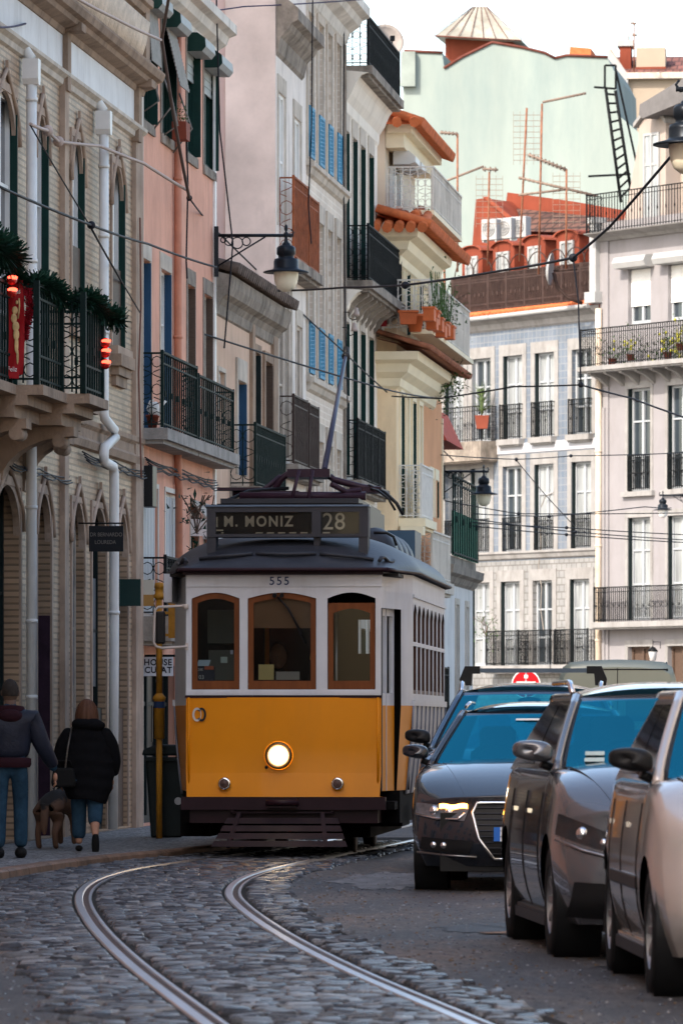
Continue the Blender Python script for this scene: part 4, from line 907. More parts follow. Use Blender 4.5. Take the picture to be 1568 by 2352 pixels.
# ---- rows outside the frame that shade the street (no detail is seen)
def plain_row(name, label, x, y, rz, lens, hs, ms, depth=9):
    xx = 0
    for k,(l,h) in enumerate(zip(lens,hs)):
        r_ = thing(name, label[k], 'building', (x+math.cos(rz)*xx, y+math.sin(rz)*xx, 0), rz, 'houses beside the camera'); Fq = Fac(r_, r_.location.x, r_.location.y, rz)
        hl = []
        nx = int(l/2.6)
        for i in range(nx):
            for z in [1.0+3.3*j for j in range(int((h-1.5)/3.3))]: hl.append((1.0+i*2.6,2.0+i*2.6,z,z+2.0))
        facade(Fq, l-.02, 0, h, hl, ms[k%len(ms)], .15, depth=depth)
        for q in hl: window(Fq, *q, r=.12, sur=.1)
        moulding(Fq, 0, l-.02, [(0,h-.3),(.1,h-.25),(.3,h-.1),(.35,h),(0,h+.02)], stone_pale); xx += l
plain_row('row_house', ['cream house left of the camera, farthest back','pink house left of the camera, second from back','cream house left of the camera, third from back','pink house next to the brown tiled building'], wallx(-42), -42, RZL, [22,22,24,24.4], [15,15.5,16,14.5], [cream, pink])
xr0, xr1 = 5.6, 9.0; rzr = math.atan2(-(100+30), -(9.6-5.2))
plain_row('row_house', ['white house on the right-hand side, farthest along','beige house on the right-hand side, second along','white house on the right-hand side, third along','beige house on the right-hand side beside the parked cars','white house on the right-hand side nearest the camera'], 9.6, 100, rzr, [28,26,26,26,24], [4.5,5.5,12,23,23], [wfront, stone_pale])
# ================================================================ FACING BUILDINGS
RZF = R(-57); UF = Vector((math.cos(RZF), math.sin(RZF), 0))
def facing(name, label, px, Y, cat='building', rz=RZF):
    x0 = (px-CX)/FPX*Y; root = thing(name, label, cat, (x0, Y, 0), rz, None); return Fac(root, x0, Y, rz)
# ---- blue-grey tiled building with red mansard
F = facing('blue_tile_building', 'blue-grey tiled building with red dormers and railed roof terrace at street end', 1030, 163.5)
L = F.x(1374); bt = tilemat('blue_tiles', (.125,.158,.205), (.155,.182,.222), (.21,.225,.245), .2, .2, .014, 0, .35, .35, .22)
btl = tilemat('lit_tiles', (.235,.235,.235), (.275,.275,.27), (.155,.15,.142), .24, .2, .018, .5, .45, .5, .3)  # paler copy of the tiles: sunlight on the lower wall put into colour
rows = {'A':[(1095,1124,827,1010),(1168,1194,817,1012),(1240,1268,808,1005),(1325,1354,798,997)],
        'B':[(1095,1118,1076,1270),(1168,1192,1071,1268),(1242,1264,1065,1265),(1325,1352,1059,1263)],
        'C':[(1095,1118,1337,1530),(1162,1189,1335,1530),(1236,1263,1333,1528),(1321,1348,1331,1526)]}
def tz(row): return sum(F.z((a+b)/2,c) for a,b,c,d in row)/len(row), sum(F.z((a+b)/2,d) for a,b,c,d in row)/len(row)
HW = .95; H = {}; holes = []
for k,row in rows.items():
    zt, zb = tz(row); H[k] = (zb, zt)
    for a,b,c,d in row:
        x = F.x((a+b)/2-4); holes.append((x-HW/2, x+HW/2, zb, zt))
    if k != 'C': x = F.x(1043); holes.append((x-HW/2, x+HW/2, zb, zt))
zsp = H['B'][0]-.25
for nm, m, z0, z1 in (('wall', btl, 0, zsp), ('wall', bt, zsp+.001, 12.8)):
    facade(F, L, z0, z1, [h for h in holes if z0-.1 <= h[2] < z1], m, .2, name=nm, depth=8, top=z1>9)
for k,h in enumerate(holes):
    w_ = window(F, *h, r=.17, fm=frame_grey, gm=glass_pale if k%3 else glassm, cols=2, rows=(.33,.66) , sur=.20, surm=stone_far, lintel=.32, so=.02, fw=.07, shutter=None, name='balcony_door')
    if k%3: MB().box(h[0]+.004,h[0]+.03,.01,.11,h[2],h[3]).build('jamb_shade', shutter_dark, w_)  # dark strip put in for the shade on the left reveal
zA,zB,zC = H['A'][0],H['B'][0],H['C'][0]
for k,h in enumerate(holes[:4]):
    if k: balcony(F, h[0]-.04, h[1]+.06, .16, zA, .98, iron_black, stone_far, slab=.16, sp=.09, scroll=False)
    else: balcony(F, h[0]-1.6, h[1]+.3, .55, zA-.02, 1.0, iron_black, stone_dirty, slab=.55, sp=.12)
moulding(F, 0, L, [(0,zB-.22),(.06,zB-.18),(.1,zB-.06),(.14,zB-.04),(.14,zB+.02),(0,zB+.03)], stone_far, 'string_course')
moulding(F, 0, L, [(0,zA-.42),(.03,zA-.40),(.03,zA-.14),(0,zA-.12)], mat('band_grey',(.42,.43,.46),.6,.08,2), 'string_course')
for h in [q for q in holes if abs(q[2]-zB)<.01]:
    mb = MB(); bars_run(mb,(h[0]+.02,-.03),(h[1]-.02,-.03),zB+.04,zB+.98,.09,.02); mb.build('window_grille', iron_black, F.root)
for k,h in enumerate([q for q in holes if abs(q[2]-zC)<.01][1:]):
    balcony(F, h[0]-.25, h[1]+.45, .40, zC, .98, iron_black, stone_far, sp=.08, slab=.18)
moulding(F, 0, L, [(0,12.5),(.05,12.55),(.1,12.7),(.25,12.8),(.3,12.85),(.3,12.93),(0,12.95)], stone_far)
mb = MB(); mb.tube([(0,-.36,12.86),(L*.4,-.36,12.87),(L,-.36,12.9)],.07,8); mb.build('gutter', white_far, F.root)
tile_eave(F, 0, L, -.32, 12.95, .55, .16, terracotta, sp=.2, r=.06)
# painted-tile crack
mb = MB(); cr = [(1240,1215),(1242,1250),(1236,1300),(1243,1350),(1241,1400),(1248,1450)]; mb.tube([(F.x(a),-.004,F.z(a,b)) for a,b in cr],.018,4); mb.tube([(F.x(a),-.004,F.z(a,b)) for a,b in ((1242,1165),(1252,1140),(1270,1132),(1278,1115))],.018,4); mb.build('wall_crack', mat('crack_dark',(.22,.2,.18),.9), F.root)
# terrace railing
zt = 13.12; mb = MB(); bars_run(mb,(.0,.12),(L-.1,.12),zt,zt+1.05,.075,.038,(zt+.2,zt+.85))
n = 8
for k in range(n+1):
    x = (L-.1)*k/n; mb.box(x-.05,x+.05,.10,.16,zt,zt+1.08)
    if 0<k: mb.tube([(x-.55+.5*math.cos(t),.3,zt+1.05+.5*math.sin(t)) for t in [math.pi*j/10 for j in range(11)]],.018,5)
mb.build('terrace_railing', iron_brown, F.root)
red = mat('mansard_red', (.19,.044,.024), .75, .14, 1.5, .2, stain='4a1a10', stain_amt=.4)
MB().box(0,L,1.3,8,12.9,15.0).build('mansard', red, F.root)
for k,(a,b,yt) in enumerate(((1067,1094,589),(1138,1167,578),(1210,1238,565),(1284,1315,553))):
    o=-.5; xa,xb = F.x(a,o),F.x(b,o); zt_ = F.z((a+b)/2,yt,o); c=(xa+xb)/2; w2=(xb-xa)/2+.22
    mb = MB(); zz0=13.0
    P = [(c-w2,zz0),(c+w2,zz0),(c+w2,zt_+.12)]+[(c+w2*math.cos(t),zt_+.12+.16*math.sin(t)) for t in [math.pi*j/10 for j in range(1,10)]]+[(c-w2,zt_+.12)]
    mb.prism(P, .55, 1.5); d_ = mb.build('dormer', red, F.root)
    mb = MB(); Q=[(c+(w2+.08)*math.cos(t),zt_+.14+.18*math.sin(t)) for t in [math.pi*j/10 for j in range(11)]]; Q2=[(c+(w2-.01)*math.cos(t),zt_+.125+.17*math.sin(t)) for t in [math.pi*j/10 for j in range(11)]]
    for i in range(10):
        A=[Q[i],Q[i+1],Q2[i+1],Q2[i]]; mb.prism(A,.46,1.7)
    mb.build('dormer_roof', mat('dormer_trim',(.22,.055,.03),.7,.2,4), d_)
    mb = MB(); y0,y1=.50,.548; 
    mb.box(xa,xa+.07,y0,y1,zz0,zt_).box(xb-.07,xb,y0,y1,zz0,zt_).box(c-.05,c+.05,y0,y1,zz0,zt_).box(xa+.07,xb-.07,y0,y1,zt_-.07,zt_).box(xa+.07,xb-.07,y0+.01,y1,zt_-.7,zt_-.65); w_=mb.build('window', white_far, d_)
    MB().box(xa+.02,xb-.02,y1-.012,y1-.004,zz0,zt_-.01).build('pane', glass_pale, w_)
# roof-top red gable and brown roof behind
r2 = F
F = facing('red_gabled_roof', 'red-painted roof structure with brown tiles behind the dormers', 1090, 172, rz=R(-35))
def P2(F, pts, out=0): return [F.p(a,b,out) for a,b in pts]
mb = MB(); mb.prism(P2(F,[(1083,575),(1102,433),(1240,452),(1390,478),(1390,575)]), 1.5, 1.8); mb.build('wall', red, F.root)
mb = MB(); mb.prism(P2(F,[(1083,575),(1092,458),(1112,455),(1215,545),(1216,575)]), 0, 1.49); mb.build('wall', red, F.root)
mb = MB(); mb.prism(P2(F,[(1110,452),(1122,452),(1222,537),(1216,546)]), -.08, 0); mb.build('verge', mat('dormer_trim',(.4,.12,.07)), F.root)
tr = tilemat('brown_rooftiles', (.14,.07,.05), (.10,.05,.038), (.04,.025,.02), .28, .2, .03, .5, .8, 1, .3)
mb = MB(); pa = P2(F,[(1165,470),(1390,500),(1390,520),(1175,475)]); pb = P2(F,[(1216,540),(1390,545)])
mb.poly([(*[P2(F,[(1130,468)],0)[0]][0:1][0],) if False else (P2(F,[(1135,472)])[0][0],1.2,P2(F,[(1135,472)])[0][1]), (P2(F,[(1390,498)])[0][0],1.2,P2(F,[(1390,498)])[0][1]), (pb[1][0],-.3,pb[1][1]+.1), (pb[0][0],-.3,pb[0][1]+.1)]); mb.build('roof', tr, F.root)
# AC units
for k,px in enumerate((1113,1147,1180)):
    p_ = at(px+15,552-k*3,168); d = thing('air_conditioner', ['left','middle','right'][k]+' one of the three white air-conditioning units on the red roof wall', 'air conditioner', p_, R(-35), 'air conditioning units on the roof')
    MB().box(-.27,.27,-.15,.15,0,.62).build('casing', white_far, d, bevel=.02)
    mb = MB(); 
    for r_ in (.06,.13,.2): mb.tube([(r_*math.cos(t),-.165,.31+r_*math.sin(t)) for t in [2*math.pi*j/20 for j in range(20)]],.012,4,closed=True)
    mb.bar((-.2,-.165,.31),(.2,-.165,.31),.014); mb.bar((0,-.165,.11),(0,-.165,.51),.014); mb.build('fan_grille', mat('grille_grey',(.25,.26,.27),.5), d)
    MB().box(-.25,-.2,-.12,.12,-.06,0).box(.2,.25,-.12,.12,-.06,0).build('feet', steel, d)
# ---- white building at right
F = facing('white_terraced_building', 'white building at the right with iron balconies, plants and rooftop terrace', 1378, 156)
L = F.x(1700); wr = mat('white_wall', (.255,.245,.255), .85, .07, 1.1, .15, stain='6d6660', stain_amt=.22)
xw = [F.x(1470-3), F.x(1562-3)]; WW=.52
zq = lambda y: F.z(1470,y)
lev = {'R0':(zq(743),zq(614)),'R2':(zq(1128),zq(891)),'R3':(zq(1424),zq(1188)),'R4':(zq(1530),zq(1485)-.0)}
holes = []
for x in xw+[xw[1]+(xw[1]-xw[0])]:
    for z0,z1 in (lev['R0'],lev['R2'],lev['R3'],(0.2,lev['R4'][1])): holes.append((x-WW,x+WW,z0,z1))
facade(F, L, 0, 15.1, holes, wr, .22, depth=9)
for k,h in enumerate(holes):
    j=k%4; w_=window(F,*h,r=.18,fm=frame_grey if j<3 else shutter_brown,gm=(glassm,glassm,glass_pale,shutter_brown)[j],cols=2,rows=(.35,.68),sur=.12 if j else .0,surm=stone_far,so=.02,lintel=.18,fw=.07,roller=.68 if j==0 else 0,name='window')
    MB().box(h[0]+.004,h[0]+.03,.01,.11,h[2],h[3]).build('jamb_shade', shutter_dark, w_) if j in (1,2) else None  # left reveal's shade drawn as a dark strip here too
    if j==0: MB().prism([(-.001,h[3]-.02),(-.32,h[3]),(-.38,h[3]+.14),(-.30,h[3]+.30),(-.001,h[3]+.33)],h[0]-.25,h[1]+.18,'yz').build('shutter_box', white_far, w_)
    if j==1: mb=MB(); bars_run(mb,(h[0]+.02,-.03),(h[1]-.02,-.03),h[2]+.03,h[2]+.98,.09,.022,(h[2]+.5,)); mb.build('grille', iron_black, w_); MB().box(h[0]-.2,h[1]+.2,-.12,.1,h[2]-.14,h[2]-.005).build('sill', stone_far, w_)
b1 = balcony(F, .02, L, .75, zq(838), 1.02, iron_black, stone_far, sp=.10, brackets=9, slab=.12)
balcony(F, .3, L, .5, zq(1428), .95, iron_black, stone_far, sp=.09, slab=.15)
balcony(F, .02, L, .55, zq(528), 1.05, iron_black, stone_far, sp=.13, slab=.2, prof=[(.1,zq(528)-.2),(.2,zq(528)-.12),(.4,zq(528)-.08),(.58,zq(528)-.03),(.6,zq(528))])
MB().box(.05,.42,-.05,0,0,14.9).box(.0,.30,-.09,-.051,0,10).build('pilaster', wr, F.root)
xp = F.x(1383)
pipe(F, [(xp+.0,-.14,zq(700)),(xp,-.14,.1)], .09, mat('pipe_cream',(.60,.50,.40),.7,.2,2,stain='3a302a',stain_amt=.4), clamps=(11.5,8.8,6.2,3.6))
MB().box(-.35,.15,-.3,.2,12.9,13.2).box(-.25,.05,-.2,.1,13.2,15.1).box(-.3,.1,-.25,.15,15.1,15.25).build('corner_pier', white_far, F.root)
# mansard + dormer on the terrace
mb = MB(); mb.prism([F.p(a,b,-1.2) for a,b in ((1430,520),(1476,268),(1620,205),(1620,520))], 1.2, 6); mb.build('mansard', mat('mansard_cream',(.35,.30,.265),.8,.08,1), F.root)
xd = F.x(1497,-.7); mb = MB(); P=[(xd-.62,15.1),(xd+.62,15.1),(xd+.62,17.75),(xd+.35,17.95),(xd,18.02),(xd-.35,17.95),(xd-.62,17.75)]; mb.prism(P,.7,2.6); d_=mb.build('dormer', MC['mansard_cream'], F.root)
mb=MB(); mb.prism([(xd-.74,17.7),(xd-.35,17.98),(xd,18.05),(xd+.35,17.98),(xd+.74,17.7),(xd+.74,17.82),(xd+.35,18.1),(xd,18.2),(xd-.35,18.1),(xd-.74,17.82)],.58,2.6); mb.build('dormer_hood', stone_far, d_)
mb=MB(); mb.box(xd-.36,xd-.29,.64,.699,15.1,17.5).box(xd+.29,xd+.36,.64,.699,15.1,17.5).box(xd-.035,xd+.035,.64,.699,15.1,17.43).box(xd-.29,xd+.29,.64,.699,17.43,17.5).box(xd-.29,xd+.29,.65,.699,16.6,16.67); w_=mb.build('window', white_far, d_); MB().box(xd-.29,xd+.29,.67,.685,15.1,17.43).build('pane', glass_pale, w_)
mb=MB(); mb.prism([F.p(a,b,-.2) for a,b in ((1466,264),(1468,240),(1580,172),(1640,150),(1640,212),(1580,228),(1474,272))], .2, 5); mb.build('roof_hood', mat('hood_grey',(.13,.125,.125),.8,.15,3), F.root)
# plants on the balcony with yellow flowers, row of real pots
flow = mat('flower_yellow', (.40,.38,.06), .6, .2, 9)
for k,(px,py,n_) in enumerate(((1447,795,9),(1500,812,4),(1532,790,12),(1562,770,12),(1405,805,2),(1553,806,10))):
    xq = F.x(px,.38); c = F.o+F.u*xq+F.n*.38+Vector((0,0,F.z(px,py,.38))); d = thing('balcony_plant', ['tall yellow-flowered plant left of centre on the white balcony','low plant with few yellow flowers in the middle of the white balcony','yellow-flowered plant right of centre on the white balcony','topmost yellow-flowered plant at the right picture edge','almost bare green plant at the left end of the white balcony','low broad yellow-flowered plant near the right picture edge'][k], 'plant', c, 0, 'plants on the white balcony')
    random.seed(40+k); mb=MB()
    for i in range(120):
        a=Vector((random.gauss(0,.16),random.gauss(0,.1),random.gauss(0,.24))); q=Vector((random.gauss(0,1),random.gauss(0,1),random.gauss(0,1))).normalized()*.08; s_=q.cross(Vector((0,.3,1))).normalized()*.025; mb.poly([a-s_,a+s_,a+q])
    mb.build('foliage', leafm, d); mb=MB()
    fz=[Vector((random.gauss(0,.13),-.12+random.gauss(0,.05),random.gauss(.02,.17))) for i in range(n_)]; mb.tube(fz,.004,4)
    for q_ in fz: mb.sphere(q_,.04,6,4)
    mb.build('flowers', flow, d); MB().lathe([(0,-.40),(.09,-.40),(.12,-.22),(.13,-.22),(0,-.24)],n=12).build('pot', MC['pot_red'], d)
# yucca pot
c = at(1106,985,161.2); d = thing('potted_yucca', 'spiky yucca in a terracotta pot on the left balcony of the blue building', 'plant', c); MB().prism([(-.15,0),(.15,0),(.2,.38),(-.2,.38)],-.15,.15).build('pot', MC['pot_red'], d)
mb=MB(); random.seed(8)
for i in range(70):
    q=Vector((random.gauss(0,1),random.gauss(0,1),random.uniform(0,1.6))).normalized(); a=Vector((0,0,.5+random.choice((0,.25,.45)))); s_=q.cross(Vector((0,.3,1))).normalized()*.025; mb.poly([a-s_,a+s_,a+q*.5])
mb.tube([(0,0,.42),(0,0,1.0)],.04,6); mb.build('leaves', mat('yucca_leaf',(.12,.17,.07),.6,.2,6), d)
bush(1115,1440,158,.5,160,31,'small green plant behind the lowest balcony of the blue building',group='plants at the street end')
# lantern on white building ground floor
def small_lantern(px,py,Y,label):
    d=thing('wall_lantern',label,'lantern',at(px,py,Y)); MB().lathe([(0,.18),(.05,.16),(.14,.06),(.13,.04)],n=8).tube([(0,0,.16),(0,0,.3),(.2,0,.3),(.2,0,.12)],.012,5).build('cap',iron_black,d); MB().lathe([(.12,.04),(.08,-.2),(0,-.22)],n=8).build('glass',mat('lantern_glass',(.6,.6,.6),.2),d)
small_lantern(1498,1500,151.5,'small black wall lantern beside the ground-floor door of the white building')
# ---- pale green building behind, with turret
F = facing('green_building', 'huge pale green party wall with red-edged roofline and vertical streaks', 925, 222, rz=R(-8))
gm_ = mat('mint_render', (.262,.31,.29), .9, .13, .35, .1, stretch=(1,1,.06), stain=(.175,.235,.235), stain_amt=.7, stain_scale=.10)
mb=MB(); mb.prism(P2(F,[(925,1000),(925,195),(930,118),(1015,122),(1020,158),(1060,132),(1130,98),(1200,110),(1250,122),(1273,135),(1300,128),(1393,132),(1413,170),(1416,262),(1475,312),(1475,1000)]), 0, 9); mb.build('wall', gm_, F.root)
cop = mat('coping_red', (.12,.04,.03), .8, .25, 4)
mb=MB()
for pts in ([(928,117),(1017,121)],[(1019,157),(1060,131),(1130,97),(1200,109),(1250,121),(1275,134)],[(1275,133),(1300,127),(1395,131)]):
    q=[(a,-.1,b) for a,b in P2(F,pts)]; mb.tube([(a,-.03,b) for a,_,b in q],.06,6)
mb.build('coping', cop, F.root)
# narrow projecting flue at the left
mb=MB(); mb.prism(P2(F,[(921,200),(924,120),(955,120),(955,200)]),-.3,-.02); mb.build('buttress', mat('mint_light',(.24,.28,.26),.9,.2,1), F.root)
MB().prism(P2(F,[(1300,126),(1302,100),(1350,104),(1350,129)]),1,3).build('chimney', terracotta, F.root)
# turret
F3 = F; zb = F.z(1100,158,-4); ztb = F.z(1100,84,-3.5); x0,x1 = F.x(1022,-3),F.x(1178,-3)
MB().box(x0,x1,3,5.8,zb-1.5,ztb).build('turret_base', red, F.root)
xl,xr = F.x(1003,-3),F.x(1203,-3); ra,rb = F.x(1086,-4.4),F.x(1116,-4.4); zr = F.z(1100,16,-4.4); ym=4.4; yf,yb_=2.2,6.6
mb=MB(); A=(xl,yf,ztb-.1);B=(xr,yf,ztb-.35);C=(xr,yb_,ztb-.3);D=(xl,yb_,ztb); Rr=(ra,ym,zr);Rs=(rb,ym,zr)
mb.poly([A,B,Rs,Rr]); mb.poly([B,C,Rs]); mb.poly([D,A,Rr]); mb.poly([C,D,Rr,Rs]); mb.poly([A,B,C,D]); tr_=mb.build('turret_roof', mat('turret_glass',(.30,.29,.245),.4,.3,.6,stain='6b6354',stain_amt=.5), F.root)
mb=MB(); A,B,Rr,Rs=map(Vector,(A,B,Rr,Rs))
for t in (0,.14,.28,.42,.56,.70,.84,1):
    p0=A.lerp(B,t); p1=Rr.lerp(Rs,min(1,max(0,(t-.2)/.6))) ; mb.tube([p0+Vector((0,-.05,.05)),p1+Vector((0,-.02,.02))],.016,5)
mb.tube([A,B],.03,5); mb.build('ribs', cop, tr_)
mb=MB(); 
for i in range(7): mb.bar((ra+(rb-ra)*i/6,ym,zr),(ra+(rb-ra)*i/6,ym,zr+.5),.05)
mb.bar((ra,ym,zr+.5),(rb,ym,zr+.5),.05); mb.bar((ra,ym,zr+.25),(rb,ym,zr+.25),.04); mb.build('cresting', white_paint, tr_)
# ---- cream building with chimneys, far right top
F = facing('cream_chimney_building', 'cream building with red tiled roof and tall chimneys at top right', 1395, 236, rz=R(-6))
crm = mat('cream_wall', (.35,.29,.225), .85, .06, 1)
MB().prism(P2(F,[(1400,600),(1400,108),(1440,170),(1700,170),(1700,600)]),0,8).build('wall', crm, F.root)
MB().prism(P2(F,[(1396,110),(1442,172),(1440,600),(1402,600)]),-.3,-.01).build('side_wall', white_far, F.root)
MB().box(F.x(1438),F.x(1700),-.35,0,F.z(1500,182),F.z(1500,168)).build('cornice', stone_pale, F.root)
mb=MB(); q=P2(F,[(1398,110),(1440,170),(1700,168),(1700,108)]); mb.poly([(q[0][0],3.2,q[0][1]),(q[1][0],-.3,q[1][1]),(q[2][0],-.3,q[2][1]),(q[3][0],3.2,q[3][1])]); mb.build('roof', tilemat('red_rooftiles',(.20,.085,.07),(.16,.07,.055),(.08,.04,.035),.3,.26,.03,.5,.8,1,.3), F.root)
def chim(px0,px1,y0,y1,cap,m,name='chimney'):
    a,b=F.p(px0,y1),F.p(px1,y0); c=MB().box(a[0],b[0],.6,1.7,a[1],b[1]).build(name,m,F.root)
    if cap: MB().box(a[0]-.1,b[0]+.1,.5,1.8,b[1],b[1]+.25).box(a[0]+.1,b[0]-.1,.7,1.6,b[1]+.25,b[1]+.5).build('chimney_cap',white_far,c)
    return c
chim(1420,1446,102,172,True,red); chim(1458,1525,105,160,False,crm); F.root
c=MB().box(F.x(1457),F.x(1526),.55,1.75,F.z(1490,163),F.z(1490,150)).build('chimney_base', red, F.root)
# ---- antennas
def antenna(px, pyb, pyt, Y, kind, label, lean=0, arm=None):
    b=at(px,pyb,Y); t=at(px+lean,pyt,Y); root=thing('tv_antenna',label,'antenna',b,0,'television aerials above the roofs'); t=t-b
    MB().tube([(0,0,0),t],.032,6).build('mast', mat('rusty_mast',(.20,.085,.05),.8,.4,6), root); mb=MB(); sc_=Y/FPX
    am=mat('aerial_pale',(.20,.15,.12),.6,.2,6)
    for (ax,ay,bx,by,nn,ln) in arm or ():
        if mb.v: mb.build('aerial', am, root); mb=MB()
        A=at(ax,ay,Y)-b; B=at(bx,by,Y)-b; mb.tube([A,B],.035,5)
        for i in range(nn):
            p=A.lerp(B,(i+.5)/nn); q=Vector((.1,.6,.25)).normalized()*ln*sc_; mb.tube([p-q+Vector((q.x*-2,0,0)),p+q],.022,4)
            d=Vector((0,0,ln*sc_*.6)); mb.tube([p-d,p+d],.022,4)
    if kind=='grid':
        if mb.v: mb.build('aerial', am, root); mb=MB()
        for i in range(9): z=t.z-.2-i*.16; mb.bar(t*1.0+Vector((-.38,0,z-t.z)),t+Vector((.38,0,z-t.z)),.014)
        for i in range(5): mb.bar(t+Vector((-.38+.19*i,0,-.1)),t+Vector((-.38+.19*i,0,-1.6)),.010)
    if mb.v: mb.build('aerial', am, root)
    return root
antenna(1050,625,308,160,'y','aerial mast with short bar at top, left of the green wall centre',0,[(1010,304,1052,308,5,8)])
antenna(1119,610,395,162,'grid','short aerial with forked head above the air-conditioning units',4,[(1107,388,1143,390,3,10),(1000,425,1110,382,14,4)])
antenna(1192,600,248,160,'grid','tall leaning mast with grid aerial in front of the green wall',17)
antenna(1236,630,238,158,'y','tallest mast with long yagi arm pointing right',8,[(1245,235,1345,214,12,5),(1190,448,1300,435,9,5)])
antenna(1299,620,388,158,'grid','mast with broad fan aerial close to the red roof',1,[(1212,355,1300,390,10,10),(1190,408,1370,450,18,6)])
antenna(1024,760,420,140,'y','bent dark mast rising beside the yellow building terrace',-10,[(1005,455,1060,456,6,6)])
antenna(946,420,335,110,'y','small aerial with round head beside the upper white terrace',0,[(936,360,956,362,3,8)])
antenna(1455,165,52,234,'y','thin aerial between the two chimneys at top right',0,[(1447,53,1460,54,3,5),(1450,80,1462,81,2,5)])
p_=at(1262,618,157); d=thing('satellite_dish','white satellite dish seen edge-on above the roof terrace railing','satellite dish',p_,0,'satellite dishes')
mb=MB(); mb.M=Matrix.Rotation(R(15),4,'Y')@Matrix.Rotation(R(78),4,'Z')@Matrix.Rotation(R(-10),4,'X'); mb.lathe([(0,.10),(.25,.07),(.42,.0),(.46,-.04),(.42,-.02),(.25,.05),(0,.08)],n=24,axis='y'); mb.build('reflector', white_far, d)
MB().tube([(.1,0,-.1),(.2,0,-.5),(.5,0,-.8),(.9,0,-.95)],.05,8).tube([(.1,0,-.05),(.75,0,-.0)],.03,6).build('mount_arm', iron_brown, d)
# ladder on the green wall
F=F3; d=thing('roof_ladder','tall steel ladder leaning beside the green wall at right','ladder',at(1420,470,205)); mb=MB()
A0,A1=at(1390,205,205)-d.location,at(1425,465,205)-d.location; B0,B1=at(1412,208,205)-d.location,at(1448,440,205)-d.location
mb.tube([A0,A1],.06,5).tube([B0,B1],.06,5)
for i in range(12): t=(i+.5)/12; mb.tube([A0.lerp(A1,t),B0.lerp(B1,t)],.04,4)
mb.build('rails_and_rungs', iron_black, d)
mb=MB()
for a,b in (((1363,200),(1413,204)),((1350,405),(1447,400)),((1388,150),(1388,204)),((1413,150),(1413,204)),((1388,150),(1413,150)),((1413,160),(1465,395))): mb.tube([at(*a,205)-d.location,at(*b,205)-d.location],.04,4)
mb.build('platform_frame', iron_black, d)
# ---- street lamps
globe = mat('lamp_globe', (.74,.68,.52), .25, .1, 3, trans=.0, coat=.3); lampm = mat('lamp_black', (.012,.016,.022), .35, .2, 5, metal=.3)
def lantern(loc, s=1.0, label='', arm=0, tr=True, lit=None):
    d = thing('street_lamp', label, 'street lamp', loc, 0, 'bracket street lamps')
    mb=MB(); mb.lathe([(0,.62),(.02,.60),(.025,.55),(.012,.52),(.03,.50),(.035,.46),(.018,.44),(.03,.38),(.055,.36),(.06,.34),(.10,.33),(.125,.30),(.125,.22),(.105,.20),(.105,.17),(.155,.155),(.165,.12),(.165,.04),(.18,.02),(.30,-.01),(.305,-.025),(.29,-.03),(.17,-.015)],n=32); mb.v=[v*s for v in mb.v]; mb.build('hood', lampm, d)
    mb=MB(); mb.lathe([(.165,-.02),(.162,-.08),(.15,-.16),(.12,-.23),(.06,-.275),(0,-.285)],n=24); mb.v=[v*s for v in mb.v]; mb.build('globe', lit or globe, d)
    if arm:
        mb=MB(); z=.47*s; mb.tube([(.10 if arm<0 else -.10,0,z),(arm,0,z)],.022,8); mb.box(arm-.03,arm+.03,-.03,.03,z-.55,z+.12)
        mb.tube([(0,0,z),(.06 if arm<0 else -.06,0,z-.02),(.10*(1 if arm<0 else -1),0,z+.04),(.07*(1 if arm<0 else -1),0,z+.08)],.014,6)
        mb.tube([(arm,0,z-.42),(arm*.62,0,z-.2),(arm*.3,0,z-.02)],.012,6)
        for k,(c,r_) in enumerate(((.9,.035),(.82,.055),(.70,.075),(.57,.055))):
            mb.tube([(arm*c+r_*math.cos(t),0,z-.025-r_+r_*math.sin(t)) for t in [2*math.pi*j/14 for j in range(14)]],.008,4,closed=True)
        mb.build('bracket_arm', lampm, d)
    return d
p_=at(657,622,75.2); lantern(p_,1,'large black street lamp with pale globe on the scrolled bracket left of centre',arm=-(657-497)*75.2/FPX)
p_=at(1110,1133,110); lantern(p_,.9,'black street lamp on a straight arm in front of the blue-grey building',arm=-(1110-1018)*110/FPX)
p_=at(1521,1170,150); lantern(p_,.8,'small street lamp with bright white globe at the far right',arm=.9,lit=mat('globe_white',(.8,.8,.78),.2))
p_=at(1577,327,50); lp=lantern(p_,1,'street lamp cut off by the right picture edge near the top',arm=.9)
MB().tube([(.93,0,.6),(.93,0,-2.5),(.93,0,-p_.z+.9),(.93,0,-p_.z)],[.035,.045,.06,.10],14).build('post',lampm,lp)
# ---- overhead wires
def wire(pts, r, label, m=wire_m, Y0=60, Y1=60, ball=()):
    n=len(pts); mb=MB(); W=[]
    for i,(a,b) in enumerate(pts):
        W.append(at(a,b,Y0+(Y1-Y0)*i/max(1,n-1)))
    Q=[]
    for p0,p1 in zip(W,W[1:]):
        for k in range(6): t=k/6; q=p0.lerp(p1,t); q.z-=.012*4*t*(1-t)*(p1-p0).length*.15; Q.append(q)
    Q.append(W[-1]); mb.tube(Q,r,6)
    for i in ball: mb.sphere(W[i],r*3.2,8,6)
    tag(mb.build('overhead_wire', m), label, 'wire', 'overhead wires')
wire([(-30,415),(210,517),(340,560),(497,614)],.014,'dark wire sloping from the left edge to the foot of the lamp bracket',Y0=52,Y1=74,ball=(1,))
wire([(205,515),(325,720),(880,893),(1010,915)],.013,'dark wire from the pink building corner across to the yellow building',Y0=60,Y1=96,ball=(1,))
wire([(70,287),(205,515),(322,718)],.009,'thin wire running steeply down the brown tiled facade',Y0=57,Y1=66)
wire([(435,455),(497,530),(787,806),(905,915),(1040,1057)],.012,'long diagonal wire passing behind the lamp to the trolley pole top',Y0=70,Y1=108,ball=(0,3))
